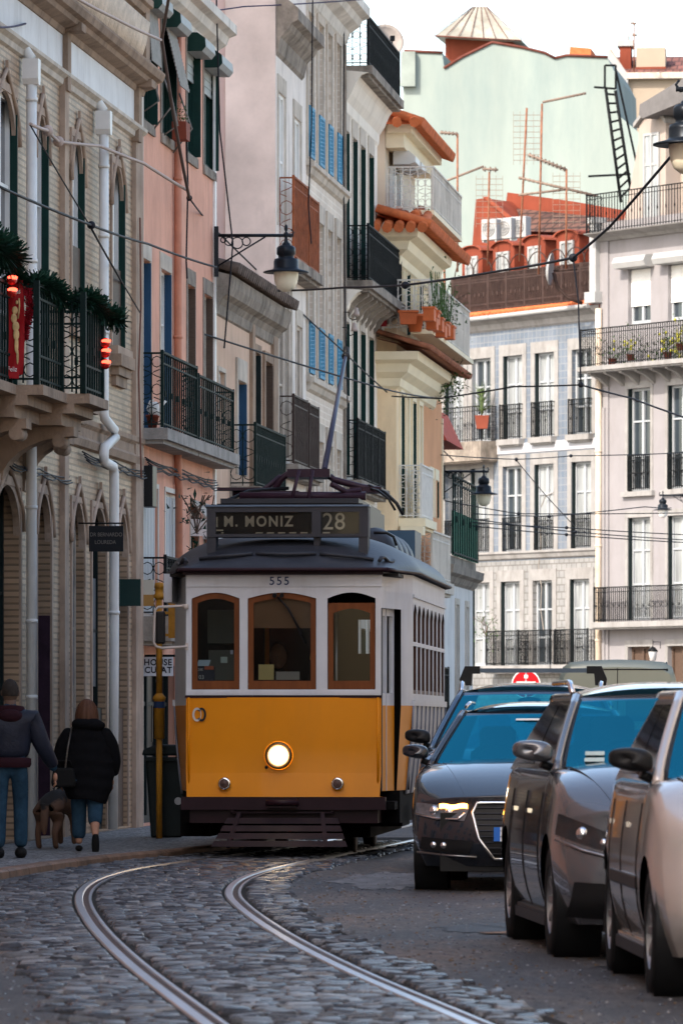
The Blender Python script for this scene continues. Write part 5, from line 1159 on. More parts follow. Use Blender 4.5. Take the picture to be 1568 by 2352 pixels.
wire([(392,-30),(372,90),(398,260),(420,380),(435,455)],.020,'thick brown sagging cable in front of the pink building',mat('cable_brown',(.10,.07,.06),.7),Y0=66,Y1=69)
wire([(70,285),(110,300),(135,325),(230,335),(330,375),(430,437)],.019,'thick pale insulated cable with knots above the arches',wire_pale,Y0=57,Y1=69,ball=(1,2))
wire([(150,-20),(260,40),(370,92)],.017,'pale cable crossing the top-left cornice',wire_pale,Y0=57,Y1=66)
wire([(-20,62),(60,54),(300,42),(560,15),(900,-8)],.011,'purple-black thin wire crossing the top left corner',mat('wire_purple',(.04,.03,.07),.7),Y0=50,Y1=90)
wire([(640,668),(795,660),(930,655),(1160,620),(1315,592),(1400,520),(1568,325),(1640,240)],.015,'thick dark wire rising from the lamp globe to the right-hand lamp',Y0=76,Y1=50,ball=(2,4))
wire([(1315,592),(1327,690),(1333,884)],.013,'vertical wire dropping between two cross wires over the blue-grey building',Y0=84,Y1=84,ball=(0,2))
wire([(1010,915),(900,910)][::-1]+[(1180,888),(1333,884),(1450,915),(1568,958),(1650,990)],.014,'dark wire across the blue-grey windows to the right edge',Y0=96,Y1=80,ball=(3,))
wire([(1012,1045),(1185,1055),(1310,1047),(1568,1040),(1600,1040)],.011,'faint wire crossing just under the upper balconies',Y0=105,Y1=125,ball=(1,2))
wire([(1185,1057),(1250,1135),(1320,1210)],.009,'thin wire descending from the middle of the blue-grey facade',Y0=112,Y1=118,ball=(0,))
for k,(a,b,c,lb) in enumerate((((1020,1150),(1190,1180),(1568,1178),'topmost'),((1085,1200),(1300,1212),(1568,1228),'second'),((1085,1192),(1320,1222),(1568,1240),'third'),((1085,1208),(1300,1228),(1568,1246),'lowest'),((1085,1180),(1260,1186),(1480,1164),'rising'))):
    wire([a,b,c,(c[0]+60,c[1]+3)],.011,lb+' wire of the bundle crossing the lower windows of the blue-grey building',Y0=108,Y1=120,ball=(1,))
for k,(pts,lb,Ya) in enumerate((([(497,-10),(505,300),(535,560),(515,800)],'left black cable hanging down the blank grey wall',74),([(718,-10),(715,300),(708,470),(715,560)],'black cable hanging in front of the beige tile facade',84),([(790,20),(788,350),(792,700),(800,1000)],'long dark cable down the edge of the white balcony building',91),([(322,500),(324,700),(319,860),(325,1100)],'reddish cable down the corner of the brown building',68),([(428,300),(432,420),(428,600),(430,640)],'thin cable down the pink wall beside the drainpipe',71))):
    wire(pts,.012,lb,wire_m if k!=3 else mat('cable_red',(.18,.08,.06),.7),Ya,Ya)
# trolley insulators, bell insulators on white building
for k,(px,py) in enumerate(((818,720),(813,755))):
    p_=at(px,py,91.3); d=thing('insulator',('upper' if k==0 else 'lower')+' porcelain insulator on a hooked bracket beside the white building','insulator',p_,0,'insulators'); MB().lathe([(0,.10),(.03,.09),(.035,.04),(.05,.0),(.055,-.04),(0,-.04)],n=12).build('bell',mat('porcelain',(.35,.28,.25),.3),d); MB().tube([(0,0,-.04),(0,0,-.09),(-.06,0,-.11),(-.11,0,-.07),(-.11,0,.02),(-.2,0,.02)],.01,6).build('hook',iron_black,d)
# no-entry sign
p_=at(1207,1571,118); d=thing('no_entry_sign','round red and white no-entry sign behind the roof rack','road sign',(p_.x,118,0)); zc=p_.z
mb=MB(); mb.disc((0,-.02,zc),.30,40,'y'); mb.build('rim',white_paint,d); mb=MB(); mb.disc((0,-.025,zc),.275,40,'y'); mb.build('face',mat('sign_red',(.55,.01,.015),.4,.05),d); MB().box(-.2,.2,-.032,-.027,zc-.05,zc+.05).box(-.04,.04,-.032,-.027,zc+.12,zc+.19).build('white_bar',white_paint,d); MB().tube([(0,0,0),(0,0,zc+.28)],.03,8).build('post',steel,d); MB().lathe([(.30,0),(.30,.012),(0,.012)],(0,-.018,zc),n=40,axis='y').build('back_plate',steel,d)
# unseen block added behind the left row to shade the tall grey side wall
tb=thing('shade_block','unseen beige block added behind the left-hand row to shade the grey side wall','building',(-30,18,0),R(83.9)); Ft=Fac(tb,-30+0,18,R(83.9))
tb.location=(-12,52,0); facade(Ft,24,0,26,[(2+3*i,3.2+3*i,1+3.2*j,3+3.2*j) for i in range(19) for j in range(8)][:0],cream,.1,depth=14)
# ================================================================ TRAM
def clearglass(name, tint=(.8,.85,.85), dens=.25, rough=.03):
    m = bpy.data.materials.new(name); m.use_nodes = True; n = m.node_tree.nodes; l = m.node_tree.links
    for x in list(n): n.remove(x)
    o = n.new('ShaderNodeOutputMaterial'); tr = n.new('ShaderNodeBsdfTransparent'); gl = n.new('ShaderNodeBsdfGlossy'); fr = n.new('ShaderNodeFresnel'); mx = n.new('ShaderNodeMixShader')
    tr.inputs[0].default_value = (*[t*(1-dens) for t in tint],1); gl.inputs['Roughness'].default_value = rough; fr.inputs[0].default_value = 1.28
    l.new(fr.outputs[0],mx.inputs[0]); l.new(tr.outputs[0],mx.inputs[1]); l.new(gl.outputs[0],mx.inputs[2]); l.new(mx.outputs[0],o.inputs[0]); return m
tyel = mat('tram_yellow', (.70,.235,.0), .42, .05, 1.5, coat=.06, spec=.2, stain=(.45,.17,.01), stain_amt=.25, stain_scale=.5)
twht = mat('tram_white', (.56,.57,.60), .4, .06, 2, coat=.2, stain=(.30,.27,.25), stain_amt=.3, stain_scale=.8)
troof = mat('tram_roof', (.032,.034,.042), .42, .25, 2.5, .15)
tmar = mat('tram_maroon', (.020,.007,.011), .45, .2, 4)
tund = mat('underframe', (.005,.0045,.0045), .8, .3, 5, spec=.08)
twood = mat('tram_wood', (.15,.045,.012), .5, .25, 3, stretch=(6,6,.7))
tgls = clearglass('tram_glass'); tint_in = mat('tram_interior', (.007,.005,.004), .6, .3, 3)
tside = mat('tram_side_panel', (.20,.21,.25), .35, .1, 2)
TR = thing('tram', 'yellow and white vintage tram number 555 showing route 28 to M. Moniz', 'tram', (-.566, 55.3, 0), -math.atan(.072))
HWF, HWB, YC, LT = .955, 1.19, 1.25, 8.4
def hw(y): return HWF+(HWB-HWF)*min(1,max(0,min(y,LT-y))/YC)
def wallgrid(mb, L, z0, z1, holes, r):
    xs = sorted({0, L, *[h[0] for h in holes], *[h[1] for h in holes]}); zs = sorted({z0, z1, *[h[2] for h in holes], *[h[3] for h in holes]})
    for a, b in zip(xs, xs[1:]):
        for c, d in zip(zs, zs[1:]):
            if any(h[0] < (a+b)/2 < h[1] and h[2] < (c+d)/2 < h[3] for h in holes): continue
            mb.poly([(a,0,c),(b,0,c),(b,0,d),(a,0,d)]); mb.poly([(a,r,c),(b,r,c),(b,r,d),(a,r,d)])
    for (a,b,c,d) in holes:
        mb.poly([(a,0,c),(a,r,c),(a,r,d),(a,0,d)]); mb.poly([(b,0,c),(b,0,d),(b,r,d),(b,r,c)]); mb.poly([(a,0,d),(a,r,d),(b,r,d),(b,0,d)]); mb.poly([(a,0,c),(b,0,c),(b,r,c),(a,r,c)])
def frameM(p, q):
    """wall frame from plan point p to q; -y of the frame is outside (right-hand side when walking p->q reversed)"""
    d = (Vector(q)-Vector(p)).normalized(); n = Vector((d.y,-d.x))
    return Matrix(((d.x,-n.x,0,p[0]),(d.y,-n.y,0,p[1]),(0,0,1,0),(0,0,0,1)))
ZY0, ZY1, ZW1 = .606, 1.577, 2.80
# front upper wall
MF = Matrix.Translation((-HWF,0,0)); WX = [(.055,.525),(.605,1.275),(1.385,1.855)]
mb = MB(); mb.M = MF; hs = [(a,b,1.655,2.605) for a,b in WX]; wallgrid(mb, 2*HWF, ZY1+.02, ZW1, hs, .05)
mb.box(.0,2*HWF,-.012,-.001,2.66,2.672).box(0,2*HWF,-.02,-.001,1.60,1.635)
for a,b in WX:   # arched heads of the openings
    P=[(a,2.606),(a,2.545)]+[(a+(b-a)*k/10, 2.545+.058*math.sin(math.pi*k/10)) for k in range(1,10)]+[(b,2.545),(b,2.606)]
    for (p0,q0),(p1,q1) in zip(P[1:-1],P[2:-1]): mb.poly([(p0,-.002,q0),(p1,-.002,q1),(p1,-.002,2.607),(p0,-.002,2.607)]); mb.poly([(p0,-.002,q0),(p0,.05,q0),(p1,.05,q1),(p1,-.002,q1)])
mb.build('front_wall', twht, TR)
mb = MB(); mb.M = MF; mb.box(-.01,2*HWF+.01,-.012,.02,ZY1-.004,ZY1+.02).build('trim_line', tmar, TR)
for k,(a,b) in enumerate(WX):
    mb = MB(); mb.M = MF; y0,y1=.022,.048; zt = 2.60 if k<2 else 2.50; f=.055
    mb.box(a+.005,a+f,y0,y1,1.66,zt).box(b-f,b-.005,y0,y1,1.66,zt).box(a+f,b-f,y0,y1,1.66,1.74)
    P=[(a+f,zt-.01),(b-f,zt-.01)]+[(b-f-(b-a-2*f)*j/8, zt-.10+.045*math.sin(math.pi*j/8)) for j in range(9)]
    A=P[2:]
    for (p0,q0),(p1,q1) in zip(A,A[1:]): mb.prism([(p1,q1),(p0,q0),(p0,zt),(p1,zt)],y0,y1)
    w_ = mb.build('front_window', twood, TR); mb=MB(); mb.M=MF; mb.poly([(a+f,.04,1.73),(b-f,.04,1.73),(b-f,.04,zt-.03),(a+f,.04,zt-.03)]); mb.build('pane', tgls, w_)
    if k==1:
        mb=MB(); mb.M=MF; mb.poly([(a+f,.055,2.27),(b-f,.055,2.27),(b-f,.055,2.55),(a+f,.055,2.55)]); mb.box(a+f,b-f,.05,.062,2.255,2.27); mb.build('sun_blind', mat('blind_tan',(.22,.125,.07),.8,.1,3), w_)
        mb=MB(); mb.M=MF; mb.tube([(.90,-.02,2.56),(1.0,-.03,2.45),(1.14,-.03,2.20)],.011,6).tube([(1.05,-.025,2.36),(1.17,-.03,2.10)],.009,5).tube([(.87,0,2.58),(.87,-.04,2.57)],.022,8).tube([(.94,0,2.58),(.94,-.04,2.57)],.022,8); mb.build('wiper', plastic_black, w_)
        MB().box(a-.955+.10,a-.955+.25,.07,.073,1.75,1.90).build('yellow_notice', mat('paper_yellow',(.62,.50,.22),.8,.05), w_)
        MB().box(a-.955+.27,a-.955+.50,.09,.093,1.75,1.83).build('white_notice', mat('paper_dim',(.35,.33,.30),.8,.1), w_)
    if k==0:
        MB().box(-.86,-.68,.07,.10,1.74,1.875).build('ticket_sign', mat('sign_navy',(.035,.04,.06),.5), w_)
        MB().box(-.78,-.69,.062,.069,1.85,1.885).build('orange_strip', mat('strip_orange',(.45,.12,.06),.5), w_)
        mb=MB(); mb.poly([(-.86,.07,1.885),(-.74,.07,1.885),(-.72,.09,1.945),(-.84,.09,1.945)]); mb.build('paper_note', mat('paper_blue',(.45,.58,.68),.7), w_)
        MB().box(-.62,-.555,.06,.062,1.915,1.975).build('sticker', mat('sticker_mint',(.42,.52,.50),.6), w_); MB().box(-.525,-.50,.06,.062,2.0,2.04).build('sticker', mat('sticker_lilac',(.5,.5,.62),.6), w_)
        text('lettering','03',.055,mat('sign_text',(.6,.6,.6),.6),w_,(-.81,.066,1.775),(R(90),0,0),.001); text('lettering','28E',.035,MC['sign_text'],w_,(-.82,.066,1.85),(R(90),0,0),.001)
# yellow front: upper part flat, lower part leaning out, slightly crowned in plan
mb = MB()
def yf(u,v):
    x=(2*u-1)*HWF; z=ZY0+(ZY1-ZY0)*v; y=-.018*(1-(2*u-1)**2); 
    if z<.84: y-=.05*(.84-z)/.234; x*=1-.012*(.84-z)/.234
    return (x,y,z)
vs=[0,.12,.2405,.2406,.5,.8,1.0]
I=[[mb.V(yf(i/24,v)) for v in vs] for i in range(25)]
for i in range(24):
    for j in range(len(vs)-1): mb.F((I[i][j],I[i+1][j],I[i+1][j+1],I[i][j+1]),False if j==2 else True)
mb.poly([yf(0,0),yf(1,0),(HWF,.3,ZY0),(-HWF,.3,ZY0)])
mb.build('front_panel', tyel, TR)
for s in (-1,1): MB().tube([(s*(HWF-.03),-.012,ZY0+.02),(s*(HWF-.03),-.012,ZY1)],.012,6).build('panel_beading', tyel, TR)
for s in (-1,1):   # chamfered platform sides
    p=(s*HWF,0); q=(s*HWB,YC); d_=-1
    def sd(u,v,z0,z1,s=s): z=z0+(z1-z0)*v; k=.075*max(0,(1.5-z)/.9); y=YC*u; return (s*(HWF+(HWB-HWF)*u-k*u*1.0),y,z)
    if s<0:
        MB().grid(lambda u,v: sd(u,v,.66,1.50),6,6).build('side_panel',tyel,TR); MB().grid(lambda u,v: sd(u,v,1.50,2.80),4,3,False).build('side_post',twht,TR)
        MB().box(-HWB-.03,-HWB+.05,.45,YC,2.52,2.80).build('door_housing',twht,TR)
    else:
        MB().grid(lambda u,v: sd(.62+.38*u,v,.66,1.50),4,6).build('side_panel',tyel,TR); MB().grid(lambda u,v: sd(.62+.38*u,v,1.50,2.45),4,3,False).build('side_post',twht,TR)
        MB().grid(lambda u,v: sd(u,v,2.45,2.80),4,3,False).build('side_header',twht,TR)
        # recessed folding door
        mb=MB(); x0,x1=HWF-.04,HWF+.06; a=(x0,.12); b=(x1+.02,.74)
        dm=frameM(a,b); mb.M=dm; L_=(Vector(b)-Vector(a)).length; wallgrid(mb,L_,.66,1.5,[],.03); dr=mb.build('door',tyel,TR)
        mb=MB(); mb.M=dm; wallgrid(mb,L_,1.5,2.45,[(.05,L_/2-.03,1.62,2.38),(L_/2+.03,L_-.05,1.62,2.38)],.03); mb.box(L_/2-.006,L_/2+.006,-.006,.0,.66,2.45); mb.build('door_frame',twht,dr)
        mb=MB(); mb.M=dm; mb.poly([(.05,.02,1.6),(L_-.05,.02,1.6),(L_-.05,.02,2.4),(.05,.02,2.4)]); mb.build('pane',tgls,dr)
        MB().box(.86,1.08,.1,.85,.48,.56).build('door_step',tund,TR); MB().box(.93,.96,.03,.11,.66,2.45).build('door_jamb',tyel if False else shutter_dark,TR)
# saloon sides
SL=LT-2*YC; nW=8; wp=SL/nW
for s in (-1,1):
    M_=Matrix(((0,-s,0,s*HWB),(1,0,0,YC),(0,0,1,0),(0,0,0,1)))
    hs=[(wp*i+.07,wp*(i+1)-.05,1.62,2.52) for i in range(nW)]
    mb=MB(); mb.M=M_; wallgrid(mb,SL,1.53,2.80,hs,.05); mb.box(0,SL,-.025,0,1.50,1.56).box(0,SL,-.02,0,2.58,2.61)
    for i in range(nW): mb.box(wp*i+.07,wp*(i+1)-.05,.0,.04,2.10,2.14)
    for a,b,c,d in hs:
        for (u0,u1) in ((0,.5),(.5,1)):
            P=[(a+(b-a)*(k/8), d-.10+.10*math.sin(math.pi*k/8)) for k in range(9)]
        for (p0,q0),(p1,q1) in zip(P,P[1:]): mb.poly([(p0,-.002,q0),(p1,-.002,q1),(p1,-.002,d+.01),(p0,-.002,d+.01)])
    mb.build('side_wall',twht,TR)
    for a,b,c,d in hs:
        mb=MB(); mb.M=M_; mb.box(a,a+.03,.01,.04,c,d).box(b-.03,b,.01,.04,c,d).box(a+.03,b-.03,.01,.04,c,c+.04); w_=mb.build('side_window',mat('side_wood',(.07,.03,.02),.5,.2,4),TR); mb=MB(); mb.M=M_; mb.poly([(a+.02,.03,c+.02),(b-.02,.03,c+.02),(b-.02,.03,d),(a+.02,.03,d)]); mb.build('pane',tgls,w_)
    mb=MB(); mb.grid(lambda u,v: (s*(HWB-.075*(1-v)**1.5),YC+SL*u,.62+.88*v),8,6); 
    for i in range(nW+1): mb.tube([(s*(HWB+.004-.075*(1-v)**1.5),YC+SL*i/nW,.62+.88*v) for v in (0,.25,.5,.75,1)],.012,5)
    mb.build('lower_side_panel',tside,TR)
MB().box(-HWF,HWF,LT-.05,LT,.6,1.6).box(-HWF,-.5,LT-.05,LT,1.6,2.8).box(.5,HWF,LT-.05,LT,1.6,2.8).box(-.5,.5,LT-.05,LT,2.5,2.8).build('rear_wall',tyel,TR)
mb=MB()
for s in (-1,1): mb.poly([(s*HWB,LT-YC,.6),(s*HWF,LT,.6),(s*HWF,LT,2.8),(s*HWB,LT-YC,2.8)])
mb.build('rear_side',twht,TR)
# interior
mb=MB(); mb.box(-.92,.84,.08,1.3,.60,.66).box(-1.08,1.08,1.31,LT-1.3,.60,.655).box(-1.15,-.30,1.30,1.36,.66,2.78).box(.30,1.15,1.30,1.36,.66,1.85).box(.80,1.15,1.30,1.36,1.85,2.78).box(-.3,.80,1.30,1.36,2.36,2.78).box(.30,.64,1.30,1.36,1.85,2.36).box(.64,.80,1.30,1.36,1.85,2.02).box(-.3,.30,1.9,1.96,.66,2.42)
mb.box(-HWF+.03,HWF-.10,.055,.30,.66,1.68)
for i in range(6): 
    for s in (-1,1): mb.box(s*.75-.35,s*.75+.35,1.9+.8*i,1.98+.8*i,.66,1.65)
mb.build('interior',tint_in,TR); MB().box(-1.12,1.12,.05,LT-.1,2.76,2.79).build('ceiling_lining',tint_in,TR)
MB().tube([(.42,.5,.7),(.42,.5,2.7)],.016,8).tube([(.47,.62,.7),(.47,.62,2.7)],.016,8).build('grab_pole',steel,TR)
MB().tube([(.25,.45,1.95),(.27,.46,2.1),(.3,.47,2.28)],.028,8).build('yellow_strap',mat('strap_yellow',(.65,.38,.02),.6),TR)
MB().box(-.82,-.45,.8,.86,2.12,2.45).box(-.8,-.4,.7,.76,1.75,2.05).build('cab_panel',mat('cab_grey',(.16,.16,.14),.6),TR)
MB().tube([(-.5,.35,1.68),(-.42,.34,1.72),(-.34,.34,1.7)],.012,6).build('brake_handle',steel,TR)
# roof
def roofz(u,y):
    f=math.sin(min(1,max(0,min(y+.10,LT+.1-y))/1.35)*math.pi/2)**.75; g=max(0,1-abs(u)**2.6)**.6
    return 2.835+.40*f*g
def rp(u,y):
    w_=hw(max(0,y))+.06; yy=y
    if y<1: yy=y-.05*(1-u*u)*(1-y)
    return (w_*u, yy, roofz(u,y))
ysr=[-.10,-.07,-.02,.05,.15,.3,.5,.7,.9,1.1,1.3,1.6]+[2+.5*i for i in range(10)]+[LT-1,LT-.6,LT-.3,LT,LT+.1]
us=[math.sin(math.pi/2*k/14) for k in range(-14,15)]
mb=MB(); I=[[mb.V(rp(u,y)) for u in us] for y in ysr]
for i in range(len(ysr)-1):
    for j in range(len(us)-1): mb.F((I[i][j],I[i][j+1],I[i+1][j+1],I[i+1][j]),True)
mb.build('roof',troof,TR)
mb=MB(); ed=[rp(u,-.10) for u in us]; mb.tube([(x,y-.005,z-.012) for x,y,z in ed],.022,6)
for s in (-1,1): mb.tube([(s*(hw(y)+.06),y,2.823) for y in (-.1,.3,.8,YC,3,5,LT-YC,LT)],.022,6)
mb.box(-HWF-.02,HWF+.02,-.075,.02,2.775,2.806); mb.build('roof_rim',tmar,TR)
mb=MB()
for a,b in ((-.80,-.30),(-.26,.30),(.34,.84)): mb.tube([Vector(rp(a+(b-a)*k/10,.12-.05*math.sin(math.pi*k/10)))+Vector((0,-.012,.012+.012*math.sin(math.pi*k/10))) for k in range(11)],.02,6)
for a,s in ((.90,1),(-.93,-1)): mb.tube([Vector(rp(a+s*.05*k/6,.20+.35*k/6-.1))+Vector((0,0,.02+.03*math.sin(k))) for k in range(7)],.02,6)
mb.build('drip_rail',troof,TR)
# ribs / vents at the right of the roof
for k,y in enumerate((2.4,3.3,4.2,5.1)):
    mb=MB(); mb.grid(lambda u,v: (.74+.24*math.cos(math.pi*(u*1.0)), y+.34*math.cos(math.pi*v)*(.4+.6*math.sin(math.pi*u)), 3.02+.30*math.sin(math.pi*u)*math.sin(math.pi*v)**.6),12,10).build('roof_vent',troof,TR)
MB().box(.62,.92,6.2,7.3,3.1,3.42).build('roof_box',mat('box_blue',(.04,.08,.13),.4),TR)
# destination box
mb=MB(); x0,x1,y0,y1,z0,z1=-.78,.81,.28,.58,3.155,3.455
mb.box(x0,x1,y1-.03,y1,z0,z1).box(x0,x1,y0,y1-.03,z1-.055,z1).box(x0,x1,y0,y1-.03,z0,z0+.03)
for a,b in ((x0,x0+.09),(x1-.09,x1),(.255,.345)): mb.box(a,b,y0+.002,y1-.03,z0+.03,z1-.055)
for a in (x0+.0,x1-.095): mb.box(a,a+.09,y0+.01,y1-.01,2.98,z0)
mb.box(.27,.33,y0+.05,y1-.05,3.05,z0); dest=mb.build('destination_box',mat('box_frame',(.045,.045,.052),.6,.15,3),TR)
MB().box(x0-.01,x1+.01,y0-.015,y1+.005,z1-.002,z1+.016).build('box_lid',mat('lid_blue',(.10,.14,.20),.35),dest)
MB().box(x0+.09,.255,y0+.05,y0+.055,z0+.03,z1-.055).box(.345,x1-.09,y0+.05,y0+.055,z0+.03,z1-.055).build('roller_blind',mat('roller_dark',(.035,.028,.025),.7,.2,3),dest)
dt=mat('dest_text',(.62,.52,.40),.8,.1,3)
text('lettering','M. MONIZ',.143,dt,dest,(-.275,y0+.045,3.305),(R(90),0,0),.001,sx=.88,bold=.004,spacing=1.25); text('lettering','28',.235,dt,dest,(.47,y0+.045,3.30),(R(90),0,0),.001,sx=.95,bold=.001,spacing=1.05)
mb=MB()
for k in range(9): mb.box(-.64+.012*k if k<2 else -.52+.11*k,(-.63+.012*k if k<2 else -.45+.11*k),y0+.044,y0+.048,z0+.035,z0+.048)
mb.box(-.69,-.62,y0+.044,y0+.048,z0+.06,z0+.075).box(-.69,-.675,y0+.044,y0+.048,z0+.1,z0+.2); mb.build('blind_fringe',dt,dest)
mb=MB(); mb.poly([(x0+.09,y0+.012,z0+.03),(.255,y0+.012,z0+.03),(.255,y0+.012,z1-.055),(x0+.09,y0+.012,z1-.055)]); mb.poly([(.345,y0+.012,z0+.03),(x1-.09,y0+.012,z0+.03),(x1-.09,y0+.012,z1-.055),(.345,y0+.012,z1-.055)]); mb.build('pane',tgls,dest)
# trolley gear
MB().box(-.84,.64,2.0,5.4,3.30,3.55).box(-.80,.60,1.95,5.45,3.55,3.60).build('trolley_platform',troof,TR)
mb=MB(); y=3.2
mb.M=Matrix.Translation((-.19,0,0)); mb.tube([(-.25,y,3.60),(-.10,y,3.85),(0,y,3.92),(.35,y,3.92),(.45,y,3.84),(.75,y,3.76),(.95,y,3.73)],.035,8).tube([(-.5,y-.3,3.66),(.8,y-.3,3.66)],.045,8).tube([(.05,y-.5,3.60),(.12,y-.4,3.92)],.02,6).tube([(.22,y-.5,3.60),(.26,y-.4,3.92)],.02,6)
mb.box(-.02,.42,y-.2,y+.4,3.86,3.945).box(-.3,.1,y-.2,y+.3,3.60,3.72).tube([(.45,y-.4,3.78),(.6,y-.3,3.7),(.75,y-.3,3.72)],.03,6).tube([(-.6,y,3.7),(-.3,y,3.72),(-.1,y,3.88)],.03,6); mb.box(-.75,-.1,y-.1,y+.1,3.73,3.76).box(.62,.95,y-.15,y+.15,3.70,3.76); mb.build('trolley_base',mat('trolley_purple',(.030,.014,.024),.4,.2,5),TR)
for pt_,rr_ in (([(-.82,2.6,3.45),(-.80,2.8,3.62),(-.6,3.0,3.72),(-.2,3.1,3.75)],.018),([(.62,3.2,3.78),(.80,3.0,3.70),(.93,2.8,3.58),(1.0,2.8,3.46)],.018),([(.6,3.2,3.76),(.74,2.8,3.71),(.86,2.6,3.62),(.93,2.6,3.50)],.013),([(.75,2.0,3.25),(.88,2.0,3.25),(.95,2.0,3.21),(.98,2.0,3.12)],.016)): MB().tube(pt_,rr_,6).build('cable_loop',plastic_black,TR)
mb=MB(); mb.tube([(.145,3.4,3.95),(.07,7.5,5.38)],[.032,.020],8).build('trolley_pole',mat('pole_blue',(.035,.035,.06),.4,.2,4),TR); MB().sphere((.07,7.6,5.40),.05,8,6).tube([(.07,7.6,5.4),(.07,7.65,5.5)],.035,6).build('trolley_head',plastic_black,TR)
# lamps
lit=mat('headlamp_lit',(1,.9,.7),.3,0,emit=14,emitc=(1,.80,.52)); xh,zh=-.045,1.01
h_=MB().lathe([(.135,.0),(.135,-.035),(.125,-.055),(.108,-.055),(.100,-.035)],(xh,-.02,zh),n=32,axis='y').build('headlamp',mat('lamp_ring',(.16,.10,.05),.3,.1,5,metal=.8),TR)
MB().lathe([(.078,-.048),(.05,-.054),(0,-.058)],(xh,-.02,zh),n=28,axis='y').build('lens',lit,h_)
MB().lathe([(.100,-.038),(.0785,-.047)],(xh,-.02,zh),n=28,axis='y').build('reflector_ring',mat('headlamp_rim_lit',(1,.85,.6),.3,0,emit=.9,emitc=(1,.62,.28)),h_)
for x in (-.57,.535):
    l_=MB().lathe([(.062,0),(.062,-.05),(.055,-.06),(.046,-.06)],(x,-.045,.735),n=24,axis='y').build('indicator_lamp',chrome,TR); MB().lathe([(.048,-.05),(.025,-.064),(0,-.068)],(x,-.045,.735),n=20,axis='y').build('lens',mat('lens_smoke',(.10,.06,.05),.08,.3,20),l_)
MB().lathe([(.016,0),(.016,-.012),(0,-.012)],(-.165,-.017,.895),n=12,axis='y').build('lamp_socket',plastic_black,TR)
text('fleet_number','555',.115,mat('number_blue',(.02,.035,.10),.5),TR,(-.04,-.006,2.712),(R(90),0,0),.002,spacing=1.25,bold=.001)
mb=MB()
def ringarc(cx,cz,rx,rz,t0,t1,w_):
    n=18
    for k in range(n):
        a=t0+(t1-t0)*k/n; b=t0+(t1-t0)*(k+1)/n
        mb.poly([(cx+rx*math.cos(a),-.027,cz+rz*math.sin(a)),(cx+rx*math.cos(b),-.027,cz+rz*math.sin(b)),(cx+(rx-w_)*math.cos(b),-.027,cz+(rz-w_)*math.sin(b)),(cx+(rx-w_)*math.cos(a),-.027,cz+(rz-w_)*math.sin(a))])
ringarc(-.845,1.41,.046,.068,R(35),R(325),.021); ringarc(-.815,1.41,.014,.045,R(-90),R(90),.009) ; mb.build('emblem_pale',mat('emblem_white',(.55,.50,.44),.5),TR)
mb=MB(); ringarc(-.80,1.41,.046,.068,R(-145),R(145),.022); mb.build('emblem_dark',mat('emblem_black',(.02,.02,.02),.5),TR)
# underneath
mb=MB(); mb.box(-1.0,1.0,-.06,.05,.48,.604).box(-.92,.92,.02,.6,.35,.48).box(-.14,.14,-.14,-.05,.50,.60); mb.tube([(-.16,-.15,.55),(.16,-.15,.55)],.03,8); mb.build('bumper',tmar,TR)
mb=MB(); mb.box(-1.05,1.1,.62,LT-.6,.34,.66).box(-.75,.75,1.5,6.6,.18,.36).box(.75,1.1,1.0,2.2,.30,.5).box(-1.1,-.8,.9,2.4,.2,.5); mb.build('underframe',tund,TR)
for y in (2.5,5.5):
    for s in (-1,1): w_=MB().lathe([(0,-.05),(.30,-.05),(.32,-.06),(.36,-.055),(.36,.04),(.39,.045),(.39,.065),(0,.065)],(s*.47,y,.385),n=28,axis='x').build('wheel',mat('wheel_steel',(.05,.04,.038),.5,.3,5,metal=.5),TR)
mb=MB()
for k in range(4):
    t0=k/4; z0=.13+.29*t0; z1=z0+.055; y0=-.52+.42*t0; y1=y0+.07; w0=.66-.13*t0; w1=w0-.025
    A=[mb.V(p) for p in ((-w0,y0,z0),(w0,y0,z0),(w1,y1,z1),(-w1,y1,z1))]; B=[mb.V(p) for p in ((-w0,y0+.03,z0),(w0,y0+.03,z0),(w1,y1+.03,z1),(-w1,y1+.03,z1))]
    mb.F(A); mb.F(B[::-1]); [mb.F((A[i],B[i],B[(i+1)%4],A[(i+1)%4])) for i in range(4)]
for x in (-.5,.45): mb.bar((x,-.48,.13),(x*.85,-.06,.44),.04)
mb.tube([(-.5,-.04,.45),(.48,-.04,.45)],.014,6).tube([(-.5,-.04,.45),(-.5,.0,.5)],.02,6).tube([(.48,-.04,.45),(.48,.0,.5)],.02,6)
mb.build('lifeguard',mat('guard_brown',(.024,.014,.016),.6,.3,4),TR)
MB().box(-.25,-.12,-.1,.0,.09,.13).build('sander_pipe',tund,TR)
# mirror
mb=MB(); mb.tube([(-.945,-.02,2.475),(-1.22,-.08,2.46),(-1.25,-.08,2.43),(-1.265,-.08,2.12),(-1.24,-.08,2.075),(-1.18,-.08,2.06),(-.945,-.02,2.075)],.013,8).box(-.96,-.93,-.02,.01,2.04,2.11).tube([(-.955,-.03,2.44),(-.955,-.03,2.49)],.028,8); mir=mb.build('mirror_bracket',mat('bracket_cream',(.50,.44,.40),.5),TR)
MB().box(-1.245,-1.15,-.10,-.05,2.10,2.42).build('mirror_housing',plastic_black,mir,bevel=.02)
